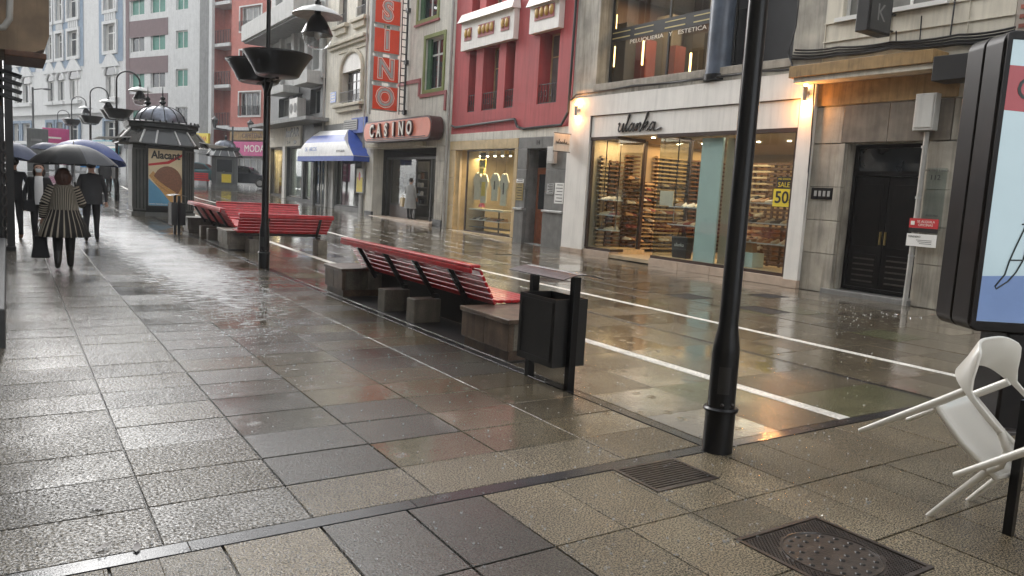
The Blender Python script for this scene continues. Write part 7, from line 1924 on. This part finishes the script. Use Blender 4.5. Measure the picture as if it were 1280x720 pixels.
# the churned stream: one thin sheet of water, broken up by the splashing into streaks lying across the flow
rp_ = MB(); wts = []
path = []
for (xa, ya), (xb, yb) in zip(flow[:-1], flow[1:]):
    n = max(4, int(abs(yb - ya) / .25))
    for q in range(n): path.append((xa + (xb - xa) * q / n, ya + (yb - ya) * q / n))
path.append(flow[-1]); NC = 17
for i, (x, y) in enumerate(path):
    f = i / (len(path) - 1)
    for j in range(NC):
        s = j / (NC - 1) * 2 - 1
        px = x + s * 1.05
        rp_.v.append((px, y, g(y) + .004)); wts.append(max(0.0, 1 - abs(s)) ** .8 * min(1, f * 8 + .45) * (1 - max(0, (f - .62) / .38)) ** 1.2)
for i in range(len(path) - 1):
    for j in range(NC - 1):
        a = i * NC + j; rp_.f.append((a, a + 1, a + NC + 1, a + NC)); rp_.mi.append(0)
M['runoff'] = wet_stone('churned_rain_water', (.72, .73, .74), (.72, .73, .74), (.55, .56, .57), 0.9, 1.6, grain=60, gb=1.8)  # pale colour stands in for froth and for sky reflected off the ripples
t_ = M['runoff'].node_tree; L_ = t_.links.new; pb_ = t_.nodes['Principled BSDF']
at_ = N(t_, 'ShaderNodeAttribute'); at_.attribute_name = 'depth'
ge_ = N(t_, 'ShaderNodeNewGeometry'); mp_ = N(t_, 'ShaderNodeMapping'); mp_.inputs['Scale'].default_value = (3.2, 11, 1); L_(ge_.outputs['Position'], mp_.inputs[0])
no_ = N(t_, 'ShaderNodeTexNoise'); no_.inputs['Scale'].default_value = 1.5; no_.inputs['Detail'].default_value = 7; no_.inputs['Roughness'].default_value = .68; L_(mp_.outputs[0], no_.inputs['Vector'])
ad_ = N(t_, 'ShaderNodeMath', operation='MULTIPLY_ADD'); ad_.inputs[1].default_value = .40; L_(at_.outputs['Fac'], ad_.inputs[0]); L_(no_.outputs['Fac'], ad_.inputs[2])
mr_ = N(t_, 'ShaderNodeMapRange'); mr_.inputs[1].default_value = .62; mr_.inputs[2].default_value = .72; mr_.inputs[4].default_value = .95; L_(ad_.outputs[0], mr_.inputs[0]); L_(mr_.outputs[0], pb_.inputs['Alpha'])
ro_ = obj('rain_runoff', rp_, M['runoff'], recalc=False, kind='stuff'); ro_['label'] = 'pale churned rain water running along the paving'
da_ = ro_.data.attributes.new('depth', 'FLOAT', 'POINT'); da_.data.foreach_set('value', wts)
for k, (x, y, a_, lb) in enumerate(((.28, 3.50, .4, 'small wet dead leaf on the pale edging at the bottom left'), (.43, 3.41, 1.4, 'curled wet leaf lying on the dark strip at the bottom left'), (.36, 3.95, 2.6, 'dark twig of leaves caught in the joint at the bottom left'))):
    lf = MB(); n = 6
    for i in range(n):
        t0_, t1_ = i / n, (i + 1) / n; w0, w1 = .014 * math.sin(math.pi * t0_) + .001, .014 * math.sin(math.pi * t1_) + .001
        z0, z1 = .004 + .010 * t0_ * t0_, .004 + .010 * t1_ * t1_
        lf.quad((t0_ * .075, -w0, z0 + .004), (t1_ * .075, -w1, z1 + .004), (t1_ * .075, w1, z1 + .004), (t0_ * .075, w0, z0 + .004))
    o = obj('wet_leaf', lf, M['frame_dark'], recalc=False); o.location = (x, y, .002); o.rotation_euler = (0, 0, a_); tag(o, lb, 'leaf', 'wet leaves on the paving')
M['spray'] = mat('spray_water', (.62, .64, .66), .12, var=.05); M['spray'].node_tree.nodes['Principled BSDF'].inputs['Transmission Weight'].default_value = .5
s_ = obj('rain_splash', sp, M['spray'], recalc=False, kind='stuff'); s_['label'] = 'rain drops splashing on the wet paving'

# ================================================================ rainy air
hz = MB().box(-170, 170, -170, 170, -3.5, 34)
H_ = bpy.data.materials.new('rain_haze'); H_.use_nodes = True
t_ = H_.node_tree; t_.nodes.clear()
ho = N(t_, 'ShaderNodeOutputMaterial'); pv = N(t_, 'ShaderNodeVolumePrincipled')
pv.inputs['Color'].default_value = (.9, .92, .94, 1); pv.inputs['Density'].default_value = 0.0011; pv.inputs['Anisotropy'].default_value = 0.2
t_.links.new(pv.outputs[0], ho.inputs['Volume'])
haze = obj('haze', hz, H_, kind='stuff')
